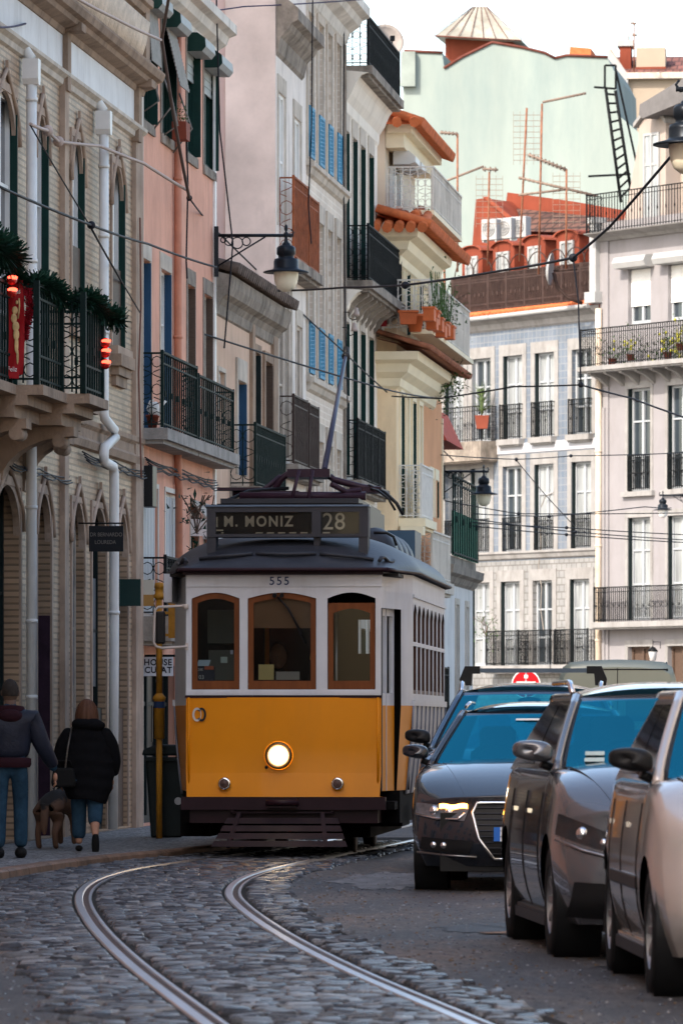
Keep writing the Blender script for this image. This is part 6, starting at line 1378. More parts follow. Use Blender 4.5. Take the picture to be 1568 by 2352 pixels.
# driver (seen dimly through the glass)
skin=mat('skin',(.38,.20,.13),.6,.1,6)
def skinned(name, joints, edges, m, parent=None, sub=2, smooth=True):
    me=bpy.data.meshes.new(name); me.from_pydata([j[:3] for j in joints],edges,[]); o=bpy.data.objects.new(name,me); COL.objects.link(o)
    md=o.modifiers.new('skin','SKIN'); md.use_smooth_shade=True; sv=me.skin_vertices[0].data
    for i,j in enumerate(joints):
        r=j[3]; sv[i].radius=(r,j[4] if len(j)>4 else r); sv[i].use_root=(i==0)
    s_=o.modifiers.new('sub','SUBSURF'); s_.levels=s_.render_levels=sub; me.materials.append(m)
    dg=bpy.context.evaluated_depsgraph_get(); em=bpy.data.meshes.new_from_object(o.evaluated_get(dg)); bpy.data.objects.remove(o); em.materials.clear(); em.materials.append(m)
    for p in em.polygons: p.use_smooth=True
    q=bpy.data.objects.new(name,em); COL.objects.link(q)
    if parent: q.parent=parent
    return q
dv=thing('person','tram driver in dark clothes seated dimly behind the centre window','person',(0,0,0)); M_=Matrix.Translation(TR.location)@Matrix.Rotation(-math.atan(.072),4,'Z'); dv.matrix_world=M_; dv.location=M_@Vector((-.12,.85,.66)); dv.rotation_euler=(0,0,-.072)
J=[(0,0,.5,.15),(0,0,.75,.15),(0,0,1.0,.17),(0,0,1.12,.09),(0,-.01,1.2,.06),(.2,0,1.05,.07),(.27,-.12,.85,.05),(.2,-.33,.95,.04),(-.2,0,1.05,.07),(-.27,-.1,.83,.05),(-.18,-.35,1.0,.04),(.12,-.25,.5,.09),(.12,-.35,.1,.06),(-.12,-.25,.5,.09),(-.12,-.35,.1,.06)]
skinned('body',J,[(0,1),(1,2),(2,3),(3,4),(2,5),(5,6),(6,7),(2,8),(8,9),(9,10),(0,11),(11,12),(0,13),(13,14)],mat('driver_cloth',(.03,.03,.035),.8),dv)
MB().sphere((0,-.02,1.33),(.085,.10,.125),16,12).sphere((0,-.13,1.31),(.016,.02,.025),8,6).sphere((-.2,-.38,1.02),(.035,.05,.03),8,6).sphere((.2,-.36,.97),(.035,.05,.03),8,6).build('head_and_hands',mat('skin_dimmed',(.16,.085,.055),.7),dv); MB().grid(lambda u,v:(.09*math.sin(v*1.5)*math.cos(6.283*u),-.0+.105*math.sin(v*1.5)*math.sin(6.283*u)+.01,1.345+.125*math.cos(v*1.5)),14,8).build('hair',mat('hair_dark',(.02,.015,.012),.8),dv)  # darker skin copy puts the dimness of the cab into the colour
# ================================================================ CARS
def carpaint(name,c,rough=.28,metal=.55): return mat(name,c,rough,.03,3,metal=metal,coat=1)
wshield = bpy.data.materials.new('windscreen'); wshield.use_nodes = True; n_ = wshield.node_tree.nodes; l_ = wshield.node_tree.links; n_.remove(n_['Principled BSDF'])
tr_n = n_.new('ShaderNodeBsdfTransparent'); tr_n.inputs[0].default_value = (.30,.80,.90,1); gl_n = n_.new('ShaderNodeBsdfGlossy'); gl_n.inputs[0].default_value = (.04,.38,.50,1); gl_n.inputs['Roughness'].default_value = .03; mx_n = n_.new('ShaderNodeMixShader'); mx_n.inputs[0].default_value = .50
l_.new(tr_n.outputs[0],mx_n.inputs[1]); l_.new(gl_n.outputs[0],mx_n.inputs[2]); l_.new(mx_n.outputs[0],n_['Material Output'].inputs[0])
seatm = mat('car_seat', (.035,.035,.04), .8, .2, 5); dashm = mat('dashboard', (.015,.015,.017), .7, .2, 5)
sideglass = mat('side_glass', (.015,.014,.014), .05, .2, 2, spec=.8, coat=.5)
tyrem = mat('tyre', (.012,.012,.013), .8, .2, 20); rimm = mat('alloy', (.30,.30,.31), .35, .1, 5, metal=.9)
def smooth(t): t=min(1,max(0,t)); return t*t*(3-2*t)
def car(name,label,cat,loc,rz,P,paint):
    root=thing(name,label,cat,loc,rz,'cars along the right-hand side'); g=lambda k,d: P.get(k,d)
    L,W=g('L',4.6),g('W',.9); zs=g('zs',.20); zh0,zh1=g('zh0',.68),g('zh1',.96); yc=g('yc',1.15); zr=g('zr',1.45); zb=g('zb',.98)
    yw=[g('yf',.85),g('yf',.85)+g('wb',2.7)]; rw=g('rw',.32); RA=rw+.06; hoodc=g('crown',.05); nose=g('nose',.10); planc=g('plan',.30)
    def zt(y):
        if y<yc: return zh0+(zh1-zh0)*(1-(1-y/yc)**g('hp',1.8))
        if y>L-.5: return zb-(.08*((y-L+.5)/.5)**2)
        return zh1+(zb-zh1)*smooth((y-yc)/1.0)
    def wy(y): return W*(1-.07*max(0,1-y/.9)**2-.10*max(0,(y-L+.8)/.8)**2)
    def prof(z): 
        if z<.55: return 1-.09*((.55-z)/.35)**2
        return 1-.05*max(0,(z-.62)/.36)**1.5
    def deform(x,y,z):
        if y<.9:
            b=(1-y/.9)**2; ax=abs(x)/W; pz=nose*smooth((z-.42)/max(.05,zh0-.40))+.09*smooth((.34-z)/.16)
            y=y+b*(planc*ax**3.2+pz)
        if y>L-.6:
            b=((y-L+.6)/.6)**2; y=y-b*(.22*(abs(x)/W)**3)
        return (x,y,z)
    TS=[0,.08,.18,.3,.42,.54,.66,.78,.88,.95]; 
    def ring(y):
        zl=zs
        for c in yw:
            d=abs(y-c)
            if d<RA: zl=max(zl, rw+math.sqrt(RA*RA-d*d))
        zt_=zt(y); w0=wy(y); pts=[]; zsd=zt_-.035
        for t in TS: z=zl+(zsd-zl)*t; pts.append((w0*prof(z),z))
        ws=w0*prof(zsd)
        pts+= [(ws*.985,zsd+.012),(ws*.95,zt_-.004),(ws*.88,zt_+.008),(ws*.76,zt_+hoodc*.42),(ws*.6,zt_+hoodc*.62),(ws*.42,zt_+hoodc*.80),(ws*.2,zt_+hoodc*.95),(0,zt_+hoodc)]
        return pts
    ys=sorted(set([0,.03,.08,.15]+[round(.05*i,3) for i in range(4,int(L/.05))]+[L-.15,L-.08,L-.03,L])|{round(c+s*RA*f,4) for c in yw for s in (-1,1) for f in (.999,.985,.95)})
    mb=MB(); rows=[]
    for y in ys:
        r_=ring(y); full=[(x,z) for x,z in r_]+[(-x,z) for x,z in r_[-2::-1]]
        rows.append([mb.V(deform(x,y,z)) for x,z in full])
    for A,B in zip(rows,rows[1:]):
        for k in range(len(A)-1): mb.F((A[k],A[k+1],B[k+1],B[k]),True)
    def cap(y,rowids,flip):
        r_=ring(y); n=14; prev=None; m=len(r_)
        for k in range(m):
            x,z=r_[k]; a=rowids[k]; b=rowids[len(rowids)-1-k]
            cur=[a]+[mb.V(deform(x*(1-2*j/n),y,z)) for j in range(1,n)]+[b] if k<m-1 else [a]*(n+1)
            if prev:
                for j in range(n):
                    q=[prev[j],prev[j+1],cur[j+1],cur[j]]; u=[]; [u.append(i) for i in q if i not in u]
                    if len(u)>2: mb.F(u,True)
            prev=cur
    cap(0,rows[0],0); cap(L,rows[-1],1)
    body=mb.build('body',paint,root)
    # wheel-arch liners + underbody
    mb=MB(); mb.box(-W+.26,W-.26,.12,L-.12,.16,.62)
    for s in (-1,1):
        for c in yw:
            mb.lathe([(RA-.005,0),(RA-.005,.26)],(s*(W-.03) - (.26 if s>0 else 0),c,rw),n=20,axis='x')
    mb.box(-W+.03,W-.03,yw[0]+RA,yw[1]-RA,.16,.22).build('underbody',plastic_black,root)
    # wheels
    for s in (-1,1):
        for c in yw:
            xo=s*(W-.025); mb=MB(); tw=.205
            mb.lathe([(rw*.60,0),(rw*.66,.004),(rw*.93,.0),(rw*.985,-.02),(rw,-.05),(rw,-tw+.05),(rw*.985,-tw+.02),(rw*.93,-tw),(rw*.6,-tw)],n=36,axis='x')
            mb.v=[Vector((xo+s*v.x,c+v.y,rw+v.z)) for v in mb.v]; wh=mb.build('wheel',tyrem,root)
            mb=MB(); mb.lathe([(rw*.62,-.0),(rw*.60,-.015),(rw*.57,-.03),(rw*.56,-.12)],n=30,axis='x')
            for k in range(10):
                t=2*math.pi*k/10; a=Vector((-.035,math.cos(t)*.04,math.sin(t)*.04)); b=Vector((-.02,math.cos(t)*rw*.6,math.sin(t)*rw*.6)); mb.bar(a,b,.034,.02,up=(1,0,0))
            mb.lathe([(0,-.02),(.045,-.024),(.05,-.05)],n=14,axis='x'); mb.v=[Vector((xo+s*v.x,c+v.y,rw+v.z)) for v in mb.v]; mb.build('rim',rimm,wh)
    # greenhouse
    y0,y1,y2,y3=yc-.12+g('dy0',0),g('y1',1.95),g('y2',3.5),g('y3',4.3); wb_,wt=W*.90,W*.665; zb0=zh1-.02
    def cv(v): return v
    def wv(v): return wb_+(wt-wb_)*v**1.15
    def yfv(v): return y0+(y1-y0)*(v**.93)
    def yrv(v): return y3+(y2-y3)*v**.8
    def zv(v): return zb0+(zr-.05-zb0)*v
    cfr=.20
    def wsurf(s,v): return Vector((wv(v)*s, yfv(v)+cfr*abs(s)**2.4, zv(v)+.02*v*(1-s*s)))
    mb=MB(); NV=8
    for s in (-1,1): mb.grid(lambda u,v: Vector((s*wv(v), yfv(v)+cfr+(yrv(v)-.15-yfv(v)-cfr)*u, zv(v))),10,NV)
    for a_,b_ in ((-1,-.86),(.86,1)): mb.grid(lambda u,v: Vector((wv(v)*(a_+(b_-a_)*u), yrv(v)-.15*abs(a_+(b_-a_)*u)**2, zv(v))),3,NV)
    for a_,b_ in ((-1,-.93),(.93,1)): mb.grid(lambda u,v: wsurf(a_+(b_-a_)*u,v),3,NV)
    mb.grid(lambda u,v: wsurf(2*u-1,.93+.07*v),16,2)
    yl0,yl1=yfv(1),yrv(1)
    mb.grid(lambda u,v: Vector((wt*(2*u-1), (yl0+cfr*abs(2*u-1)**2.4)*(1-v)+(yl1-.15*abs(2*u-1)**2)*v, zr-.05+.02*(1-(2*u-1)**2)*(1-v) + .085*(1-abs(2*u-1)**3)*math.sin(math.pi*min(1,max(0,.06+v*.94)))**.5)),16,14)
    for s in (-1,1):
        mb.tube([(s*(wv(v)-.012),yfv(v)+cfr-.02,zv(v)) for v in [k/8 for k in range(9)]],.030,8)
        mb.tube([(s*(wt-.02),yl0+cfr-.02+(yl1-yl0-cfr-.1)*k/8,zr-.058) for k in range(9)],.036,8)
    cab=mb.build('cabin',paint,root)
    mb=MB(); mb.grid(lambda u,v: wsurf((2*u-1)*.925,.03+.90*v)+Vector((0,-.006,.006)),20,8); ws_=mb.build('windscreen',wshield,root)
    MB().grid(lambda u,v: Vector((wv(v)*.87*(2*u-1), yrv(v)-.15*abs(.87*(2*u-1))**2, zv(v))),12,NV).build('rear_glass',sideglass if g('dkr',0) else wshield,root)
    mb=MB(); mb.box(-wb_*.93,wb_*.93,y0+.16,y0+.75,zb0-.02,zb0+.035); mb.box(-wb_*.95,wb_*.95,y0+.75,y3-.3,zb0-.02,zb0+.03); mb.tube([(-.34+.17*math.cos(t),y0+.80,zb0+.04+.15*math.sin(t)) for t in [math.pi*k/12 for k in range(13)]],.016,6); mb.build('dashboard',dashm,root)
    for s in (-1,1):
        for ys_ in (y0+1.25,y0+2.15): MB().prism([(s*.36-.22,zb0),(s*.36+.22,zb0),(s*.36+.20,zb0+.12),(s*.36+.13,zb0+.17),(s*.36+.13,zb0+.29),(s*.36+.09,zb0+.33),(s*.36-.09,zb0+.33),(s*.36-.13,zb0+.29),(s*.36-.13,zb0+.17),(s*.36-.20,zb0+.12)],ys_,ys_+.12).build('seat',seatm,root)
    mb=MB(); P4=[wsurf((2*u-1)*.935,.02)+Vector((0,-.004,.004)) for u in [k/12 for k in range(13)]]; mb.tube(P4,.012,6); 
    for s in (-1,1): mb.tube([wsurf(s*.935,.02+.93*k/8)+Vector((0,-.004,.004)) for k in range(9)],.011,5)
    mb.tube([wsurf(-.1,.05)+Vector((0,-.02,.01)),wsurf(-.8,.07)+Vector((0,-.02,.01))],.010,5); mb.tube([wsurf(.5,.045)+Vector((0,-.02,.01)),wsurf(-.2,.08)+Vector((0,-.02,.01))],.009,5)
    mb.build('screen_seal',plastic_black,ws_)
    MB().sphere(wsurf(0,.86)+Vector((0,.06,-.02)),(.11,.02,.035),10,6).build('inner_mirror',plastic_black,ws_)
    for s in (-1,1):
        for (a,b) in g('doors',((.04,.46),(.49,.93))):
            mb=MB(); mb.grid(lambda u,v: Vector((s*(wv(.10+.80*v)+.006), yfv(.10+.80*v)+cfr+.03+(yrv(.10+.80*v)-.22-yfv(.10+.80*v)-cfr)*(a+(b-a)*u), zv(.10+.80*v))),6,5); mb.build('side_window',sideglass,cab)
        # mirror
        zm=zb0+.10; xm=W+.02; ym=yfv(.12)+cfr+.05
        mb=MB(); mr=g('mir',.85); mb.grid(lambda u,v: mirp(u,v,s,xm,ym,zm,mr),28,12)
        mm=mb.build('side_mirror',g('mirm',paint),root); MB().tube([(s*(W*.90),ym+.03,zm-.07),(s*(xm-.05),ym+.02,zm-.045)],.026,8).build('mirror_foot',plastic_black,mm)
        # door handles, seams, side strip
        for hy in g('handles',(yw[0]+1.15,yw[0]+2.05)): MB().box(min(s*(W*.965),s*(W*.995)),max(s*(W*.965),s*(W*.995)),hy,hy+.16,.80,.825).build('door_handle',chrome if g('chr',0) else paint,body)
        for sy in (yw[0]+RA+.10, yw[0]+1.42, yw[1]-.30):
            MB().tube([(s*(wy(sy)*prof(.25+.68*k/8)+.0005),sy,.25+.68*k/8) for k in range(9)],.005,4).build('door_seam',plastic_black,body)
        if g('strip',0): MB().box(min(s*W*.985,s*(W*1.012)),max(s*W*.985,s*(W*1.012)),yw[0]+RA+.05,yw[1]-RA-.05,.50,.57).build('rubbing_strip',plastic_black,body,bevel=.01)
        MB().box(min(s*W*.90,s*W*.955),max(s*W*.90,s*W*.955),yw[0]+RA,yw[1]-RA,.17,.245).build('sill_trim',g('sillm',plastic_black),body,bevel=.012)
    # front-surface patches
    def fp(x,z,off=.006): 
        w0=wy(0)*prof(z); v=Vector(deform(x,0,z)); return v+Vector((0,-off,0))
    def patch4(c,name_,m,off=.006,nu=12,nv=6,par=None):
        (ax,az),(bx,bz),(cx_,cz),(dx,dz)=c
        mb=MB(); mb.grid(lambda u,v: fp((ax*(1-u)+bx*u)*(1-v)+(dx*(1-u)+cx_*u)*v,(az*(1-u)+bz*u)*(1-v)+(dz*(1-u)+cz*u)*v,off),nu,nv); return mb.build(name_,m,par or root)
    root['_']=0; del root['_']
    return root,body,fp,patch4,wsurf,dict(yc=yc,W=W,deform=deform,zt=zt,zr=zr,wt=wt,yl0=yl0,yl1=yl1,wy=wy,prof=prof,hoodc=hoodc)
def mirp(u,v,s,xm,ym,zm,mr):
    c,n=math.cos(2*math.pi*u),math.sin(2*math.pi*u); sg=math.sin(math.pi*v)**.55
    cx=math.copysign(abs(c)**.62,c); nz_=math.copysign(abs(n)**.62,n)
    tp=1-.20*max(0,cx)-.05; return (s*(xm+.125*mr*cx*sg), ym+.06*mr*-math.cos(math.pi*v)+.05*cx*.5, zm+.02+(.080 if nz_>0 else .062)*mr*nz_*sg*tp+.012*cx*mr)
def hoodcrease(info,body,xs):
    for a0,a1 in xs:
        for s in (-1,1):
            pts=[]
            for k in range(10):
                y=.03+(info['yc']-.15)*k/9; x=a0+(a1-a0)*k/9; w_=info['wy'](y); u=min(1,x/w_); z=info['zt'](y)+info['hoodc']*(1-(u)**1.6)*.98-.002
                pts.append(Vector(info['deform'](s*x,y,z)))
            MB().tube(pts,.006,4).build('bonnet_seam',plastic_black,body)
# A: dark saloon with lit orange lamp
pa=carpaint('paint_dark',(.014,.018,.026),.2,.2)
root,body,fp,p4,ws,inf=car('parked_car','dark grey saloon with lit amber headlamp strip and chrome-edged grille','car',(1.455,44.4,0),-R(4.2),dict(L=4.7,W=.95,zr=1.46,zh1=.99,zh0=.70,zb=1.0,yc=1.25,y1=2.05,y2=3.5,y3=4.3,planc=.34,crown=.06,hp=1.6),pa)
hoodcrease(inf,body,[(.50,.72)])
for s in (-1,1):
    h=p4([(s*.90,.60),(s*.50,.555),(s*.46,.66),(s*.89,.70)],'headlight',mat('lamp_cluster',(.14,.15,.17),.1,.5,14,coat=1,metal=.4),.007)
    mb=MB(); mb.tube([fp(s*x,z,.016) for x,z in ((.90,.61),(.72,.575),(.55,.57),(.49,.62))],.010,6); mb.build('light_guide',chrome,h)
    MB().sphere(fp(s*.74,.635,-.015),.045,12,8).sphere(fp(s*.62,.625,-.01),.036,12,8).build('projector',chrome,h)
    if s<0:
        mb=MB(); mb.grid(lambda u,v: fp(-.475-.225*u,.655+.035*v-.004*u+.006*math.sin(u*9),.013),10,3); mb.build('amber_strip',mat('amber_lit',(1,.4,.05),.3,0,emit=9,emitc=(1,.36,.05)),h)
gx=.40; G=[(-gx,.70),(gx,.70),(gx+.035,.62),(gx-.02,.42),(gx-.14,.26),(-gx+.14,.26),(-gx+.02,.42),(-gx-.035,.62)]
mb=MB()
for i in range(16):
    z0=.265+.43*i/16; 
    def gw(z): return (gx-.14)+(.12)*min(1,(z-.26)/.16) + (.055*min(1,max(0,(z-.42)/.2)))
    mb.grid(lambda u,v: fp((2*u-1)*gw(z0+.02*v),z0+.027*v,.008),14,1)
gr=mb.build('grille',plastic_black,root)
mb=MB()
for i in range(9): z=.30+.045*i; mb.tube([fp((2*k/12-1)*gw(z)*.96,z,.013) for k in range(13)],.006,4)
mb.build('grille_bars',mat('bar_dark',(.03,.03,.033),.3),gr)
mb=MB(); pts=[]
for (a,b),(c,d) in zip(G,G[1:]+G[:1]):
    for k in range(6): pts.append(fp(a+(c-a)*k/6,b+(d-b)*k/6,.014))
mb.tube(pts,.013,6,closed=True); mb.build('grille_surround',chrome,gr)
pl=MB(); pl.grid(lambda u,v: fp(-.26+.52*u,.40+.11*v,.022),8,1); pl=pl.build('number_plate',white_paint,root); MB().grid(lambda u,v: fp(-.262+.05*u,.40+.11*v,.025),2,1).build('blue_band',mat('plate_blue',(.02,.12,.45),.5),pl)
for s in (-1,1):
    p4([(s*.86,.34),(s*.46,.29),(s*.42,.40),(s*.84,.43)],'lower_intake',plastic_black,.007)
    MB().sphere(fp(s*.66,.365,.0),.03,10,6).sphere(fp(s*.74,.368,.0),.03,10,6).build('fog_lamp',chrome,root)
    mb=MB(); mb.tube([fp(s*x,z,.012) for x,z in ((.88,.31),(.6,.285),(.4,.275))],.008,5); mb.build('chrome_trim',steel,root)
for s in (-1,1):
    mb=MB(); mb.tube([(s*.60,inf['yl0']+.30,inf['zr']+.0),(s*.58,inf['yl0']+.5,inf['zr']+.035),(s*.58,3.3,inf['zr']+.03)],.016,6); mb.build('roof_rail',chrome,root)
mb=MB(); mb.grid(lambda u,v: ws(-.15+.30*u-.1,.80+.035*v)+Vector((0,-.012,.012)),4,1); mb.build('sticker',white_paint,root)
# B: SUV with roof bars behind it
pb=carpaint('paint_blue_grey',(.06,.10,.15),.22,.6)
root,body,fp,p4,ws,inf=car('parked_car','blue-grey estate car with wide black-ended roof bars behind the dark saloon','car',(1.585,50.2,0),-R(4.2),dict(L=4.7,W=.98,zr=1.66,zh1=1.10,zh0=.80,zb=1.10,yc=1.2,y1=2.0,y2=4.1,y3=4.6,rw=.35,mirm=plastic_black,mir=.95),pb)
for s in (-1,1): MB().tube([(s*.64,inf['yl0']+.20,1.60),(s*.645,inf['yl0']+.45,1.70),(s*.645,4.0,1.70)],.022,8).build('roof_rail',chrome,root)
mb=MB(); yb_=inf['yl0']+.9
mb.box(-.60,.60,yb_-.05,yb_+.05,1.80,1.84); bar_=mb.build('roof_bar',mat('bar_grey',(.10,.135,.17),.4,.1,4),root)
for s in (-1,1): MB().prism([(s*.50,1.86),(s*.64,1.86),(s*.69,1.74),(s*.68,1.68),(s*.58,1.68),(s*.57,1.79),(s*.50,1.79)],yb_-.06,yb_+.06).build('bar_foot',plastic_black,bar_)
p4([(-.9,.62),(-.5,.60),(-.48,.72),(-.88,.74)],'headlight',MC['lamp_cluster'],.007); p4([(.9,.62),(.5,.60),(.48,.72),(.88,.74)],'headlight',MC['lamp_cluster'],.007); p4([(-.4,.45),(.4,.45),(.44,.7),(-.44,.7)],'grille',plastic_black,.007)
# C: grey hatchback
pc=carpaint('paint_grey',(.115,.12,.135),.22,.55)
root,body,fp,p4,ws,inf=car('parked_car','metallic grey hatchback with big door mirror between the dark saloon and the pale car','car',(2.11,31.5,0),R(3.4),dict(L=4.35,W=.90,zr=1.53,zh1=1.06,zh0=.80,zb=1.06,yc=1.15,y1=2.0,y2=3.7,y3=4.25,wb=2.62,rw=.32,hp=1.7,chr=1,nose=.14,planc=.38,mir=.92,crown=.07),pc)
hoodcrease(inf,body,[(.56,.74)])
for s in (-1,1):
    h=p4([(s*.89,.70),(s*.56,.59),(s*.50,.67),(s*.87,.82)],'headlight',mat('lamp_cluster2',(.022,.02,.022),.12,.3,14,coat=.6),.008)
    MB().sphere(fp(s*.74,.705,-.025),.045,12,8).sphere(fp(s*.63,.655,-.02),.030,12,8).build('projector',chrome,h)
    mb=MB(); mb.tube([fp(s*x,z,.014) for x,z in ((.888,.675),(.75,.615),(.6,.575),(.4,.56))],.009,5); mb.build('light_guide',steel,h)
    p4([(s*.84,.24),(s*.40,.22),(s*.44,.42),(s*.80,.44)],'fog_recess',plastic_black,.008)
p4([(-.38,.27),(.38,.27),(.42,.62),(-.42,.62)],'grille',plastic_black,.008)
for s in (-1,1): MB().tube([(s*.60,inf['yl0']+.25,1.50),(s*.60,inf['yl0']+.45,1.57),(s*.60,3.4,1.57)],.018,8).build('roof_rail',chrome,root)
mb=MB(); mb.grid(lambda u,v: ws(-.80+.14*u,.12+.05*v)+Vector((0,-.012,.012)),3,1); mb.grid(lambda u,v: ws(-.80+.14*u,.20+.05*v)+Vector((0,-.012,.012)),3,1); mb.build('sticker',mat('sticker_mint',(.42,.52,.50)),root)
# D: near pale car
pd=carpaint('paint_champagne',(.52,.47,.44),.3,.5)
root,body,fp,p4,ws,inf=car('parked_car','champagne-coloured small car cut by the right edge with black door mirror','car',(2.36,27.0,0),R(1.8),dict(L=3.85,W=.86,zr=1.52,zh1=1.04,zh0=.76,zb=1.04,yc=1.0,y1=1.85,y2=3.3,y3=3.75,yf=.72,wb=2.48,rw=.31,hp=1.8,strip=1,mirm=plastic_black,mir=.88,nose=.16,planc=.42,crown=.08,handles=(1.85,2.9),sillm=pd),pd)
hoodcrease(inf,body,[(.54,.68)])
for s in (-1,1): p4([(s*.66,.60),(s*.42,.58),(s*.42,.68),(s*.62,.74)],'headlight',MC['lamp_cluster'],.008)
# E: van
vn=carpaint('paint_van',(.22,.25,.21),.4,.2)
xv=(1417-CX)/FPX*85; d=thing('parked_van','grey-green panel van with rear doors to the camera, roof showing above the cars','van',(xv,85,0),-R(3)); W=.93
mb=MB(); P=[(W*.98,.35),(W,.9),(W*.99,1.5),(W*.94,2.0),(W*.88,2.17),(W*.75,2.24),(W*.4,2.27),(0,2.28)]; P=P+[(-x,z) for x,z in P[-2::-1]]
rows=[]
for y in (0,.06,.2,1,2.5,4,4.4,5.0): 
    k=1-.05*(1-min(1,y/.06)) if y<.06 else (1 if y<4.1 else 1-.25*(y-4.1)); rows.append([mb.V((x*k,y,z*k if z>1 else z)) for x,z in P])
for A,B in zip(rows,rows[1:]):
    for k in range(len(A)-1): mb.F((A[k],A[k+1],B[k+1],B[k]),True)
mb.F(rows[0],False); mb.F(rows[-1][::-1],False); vb=mb.build('body',vn,d)
mb=MB(); mb.box(-.006,.006,-.006,.0,.4,2.15).box(-W*.8,W*.8,-.006,0,.39,.40); 
for s in (-1,1): mb.tube([(s*W*.80,-.0,2.12),(s*W*.79,.3,2.235),(s*W*.79,4,2.235)],.014,6)
mb.tube([(-W*.8,-.002,2.13),(W*.8,-.002,2.13)],.01,5); mb.build('door_seam',plastic_black,vb)
for s in (-1,1): MB().box(s*.45-.33,s*.45+.33,-.008,-.001,1.35,1.85).build('rear_window',sideglass,d); MB().box(s*.82-.06,s*.82+.06,-.02,.0,.8,1.2).build('tail_light',mat('tail_red',(.3,.01,.01),.3),d)
for s in (-1,1):
    for y in (.9,4.0): MB().lathe([(.2,-.1),(.33,-.1),(.34,-.06),(.34,.08),(.32,.1),(0,.1)],(s*.82,y,.34),n=24,axis='x').build('wheel',tyrem,d)
# ================================================================ STREET FURNITURE
pyel=mat('pole_yellow',(.46,.20,.02),.5,.25,6,stain=(.12,.08,.05),stain_amt=.4,stain_scale=2)
p_=at(366,1926,61.6); d=thing('tram_stop_pole','yellow tram stop pole with stickers standing at the kerb beside the bin','pole',(p_.x,61.6,KZ))
MB().tube([(0,0,0),(0,0,1.12)],.034,14).tube([(0,0,1.5),(0,0,2.62)],.034,14).lathe([(.036,2.60),(.06,2.62),(.06,2.65),(.045,2.67),(.045,2.72),(.055,2.73),(.05,2.78),(0,2.79)],n=14).build('post',pyel,d)
MB().lathe([(.034,1.08),(.06,1.09),(.06,1.50),(.07,1.51),(.07,1.54),(.05,1.56),(.034,1.58)],n=16).build('collar',pyel,d); MB().lathe([(.062,1.42),(.062,1.49)],n=16).build('blue_band',mat('band_blue',(.02,.04,.10),.5),d)
MB().box(.10,.24,-.01,.01,2.18,2.56).box(.03,.10,-.01,.01,2.44,2.47).box(.03,.10,-.01,.01,2.20,2.23).build('stop_plate',pyel,d,bevel=.003)
mb=MB()
for z,m_ in ((1.85,0),(1.98,0),(1.70,0),(2.05,0)): mb.lathe([(.0375,z),(.0375,z+.05+.02*math.sin(z*40))],n=12,arc=.6)
mb.build('sticker',mat('sticker_pale',(.35,.30,.28),.6,.5,30),d)
MB().box(-.085,-.072,-.05,.05,1.05,1.45).build('timetable_case',mat('case_dark',(.03,.03,.035),.3),d)
p_=at(384,1928,62.4); bing=mat('bin_plastic',(.010,.016,.017),.45,.2,5); d=thing('wheelie_bin','black-green wheeled rubbish bin with round white sticker behind the pole','bin',(p_.x,62.4,KZ))
MB().prism([(-.17,.0),(.17,.0),(.23,.88),(-.23,.88)],-.25,.22).build('body',bing,d,bevel=.02); MB().prism([(-.27,.90),(.27,.90),(.25,.97),(.1,1.02),(-.1,1.02),(-.25,.97)],-.31,.26).build('lid',bing,d,bevel=.02)
MB().box(-.24,.24,-.30,-.26,.84,.88).build('handle',bing,d); MB().disc((.13,-.256,.40),.042,18,'y').build('sticker',mat('sticker_white',(.5,.5,.5),.5),d)
# ================================================================ PEOPLE AND DOG
jean=mat('denim',(.018,.045,.075),.9,.3,12,.3,spec=.1); jacket=mat('leather_jacket',(.009,.012,.024),.55,.25,5,.35,bscale=18,spec=.3); hood_m=mat('maroon_cloth',(.022,.006,.010),.85,.2,6); shoe=mat('shoe_black',(.008,.008,.008),.7,spec=.15)
def person_root(px,Y,z,label,h,rz=0):
    p_=at(px,HY,Y); d=thing('person',label,'person',(p_.x,Y,z),rz); d.scale=(h/1.75*1.06,h/1.75,h/1.75); return d
# man, walking away (+y)
d=person_root(24,52.8,KZ,'man in dark leather jacket, maroon hood and jeans walking away with a dog',1.64,R(4))
J=[(0,0,.92,.165,.12),(0,0,1.08,.17,.12),(0,.0,1.28,.20,.13),(0,0,1.42,.17,.11),(0,.0,1.50,.07),(0,.01,1.56,.062),
   (.19,0,1.40,.085),(.27,.0,1.18,.075),(.36,.05,1.02,.06),(.42,.12,.86,.048),
   (-.19,0,1.40,.085),(-.27,-.02,1.15,.07),(-.29,.06,.93,.055),(-.28,.12,.82,.045),
   (.09,0,.86,.105),(.10,.05,.50,.085),(.10,-.02,.09,.078),
   (-.09,0,.86,.105),(-.10,-.04,.50,.085),(-.11,-.14,.09,.078)]
E=[(0,1),(1,2),(2,3),(3,4),(4,5),(3,6),(6,7),(7,8),(8,9),(3,10),(10,11),(11,12),(12,13),(0,14),(14,15),(15,16),(0,17),(17,18),(18,19)]
skinned('body',[(a[0],a[1],a[2],a[3]*.88,(a[4] if len(a)>4 else a[3])*.88) for a in J],E,jean,d)
skinned('jacket',[(0,0,.96,.185,.135),(0,0,1.08,.205,.15),(0,0,1.28,.235,.155),(0,0,1.42,.185,.125),(.20,0,1.395,.105),(.275,0,1.18,.092),(.35,.04,1.02,.078),(.415,.11,.90,.06),(-.20,0,1.395,.105),(-.28,-.02,1.15,.088),(-.30,.05,.95,.072),(-.29,.10,.88,.058)],[(0,1),(1,2),(2,3),(3,4),(4,5),(5,6),(6,7),(3,8),(8,9),(9,10),(10,11)],jacket,d)
MB().lathe([(.185,.90),(.20,.93),(.20,.99),(.16,1.0)],n=24).build('hem',hood_m,d).scale=(1,.75,1)
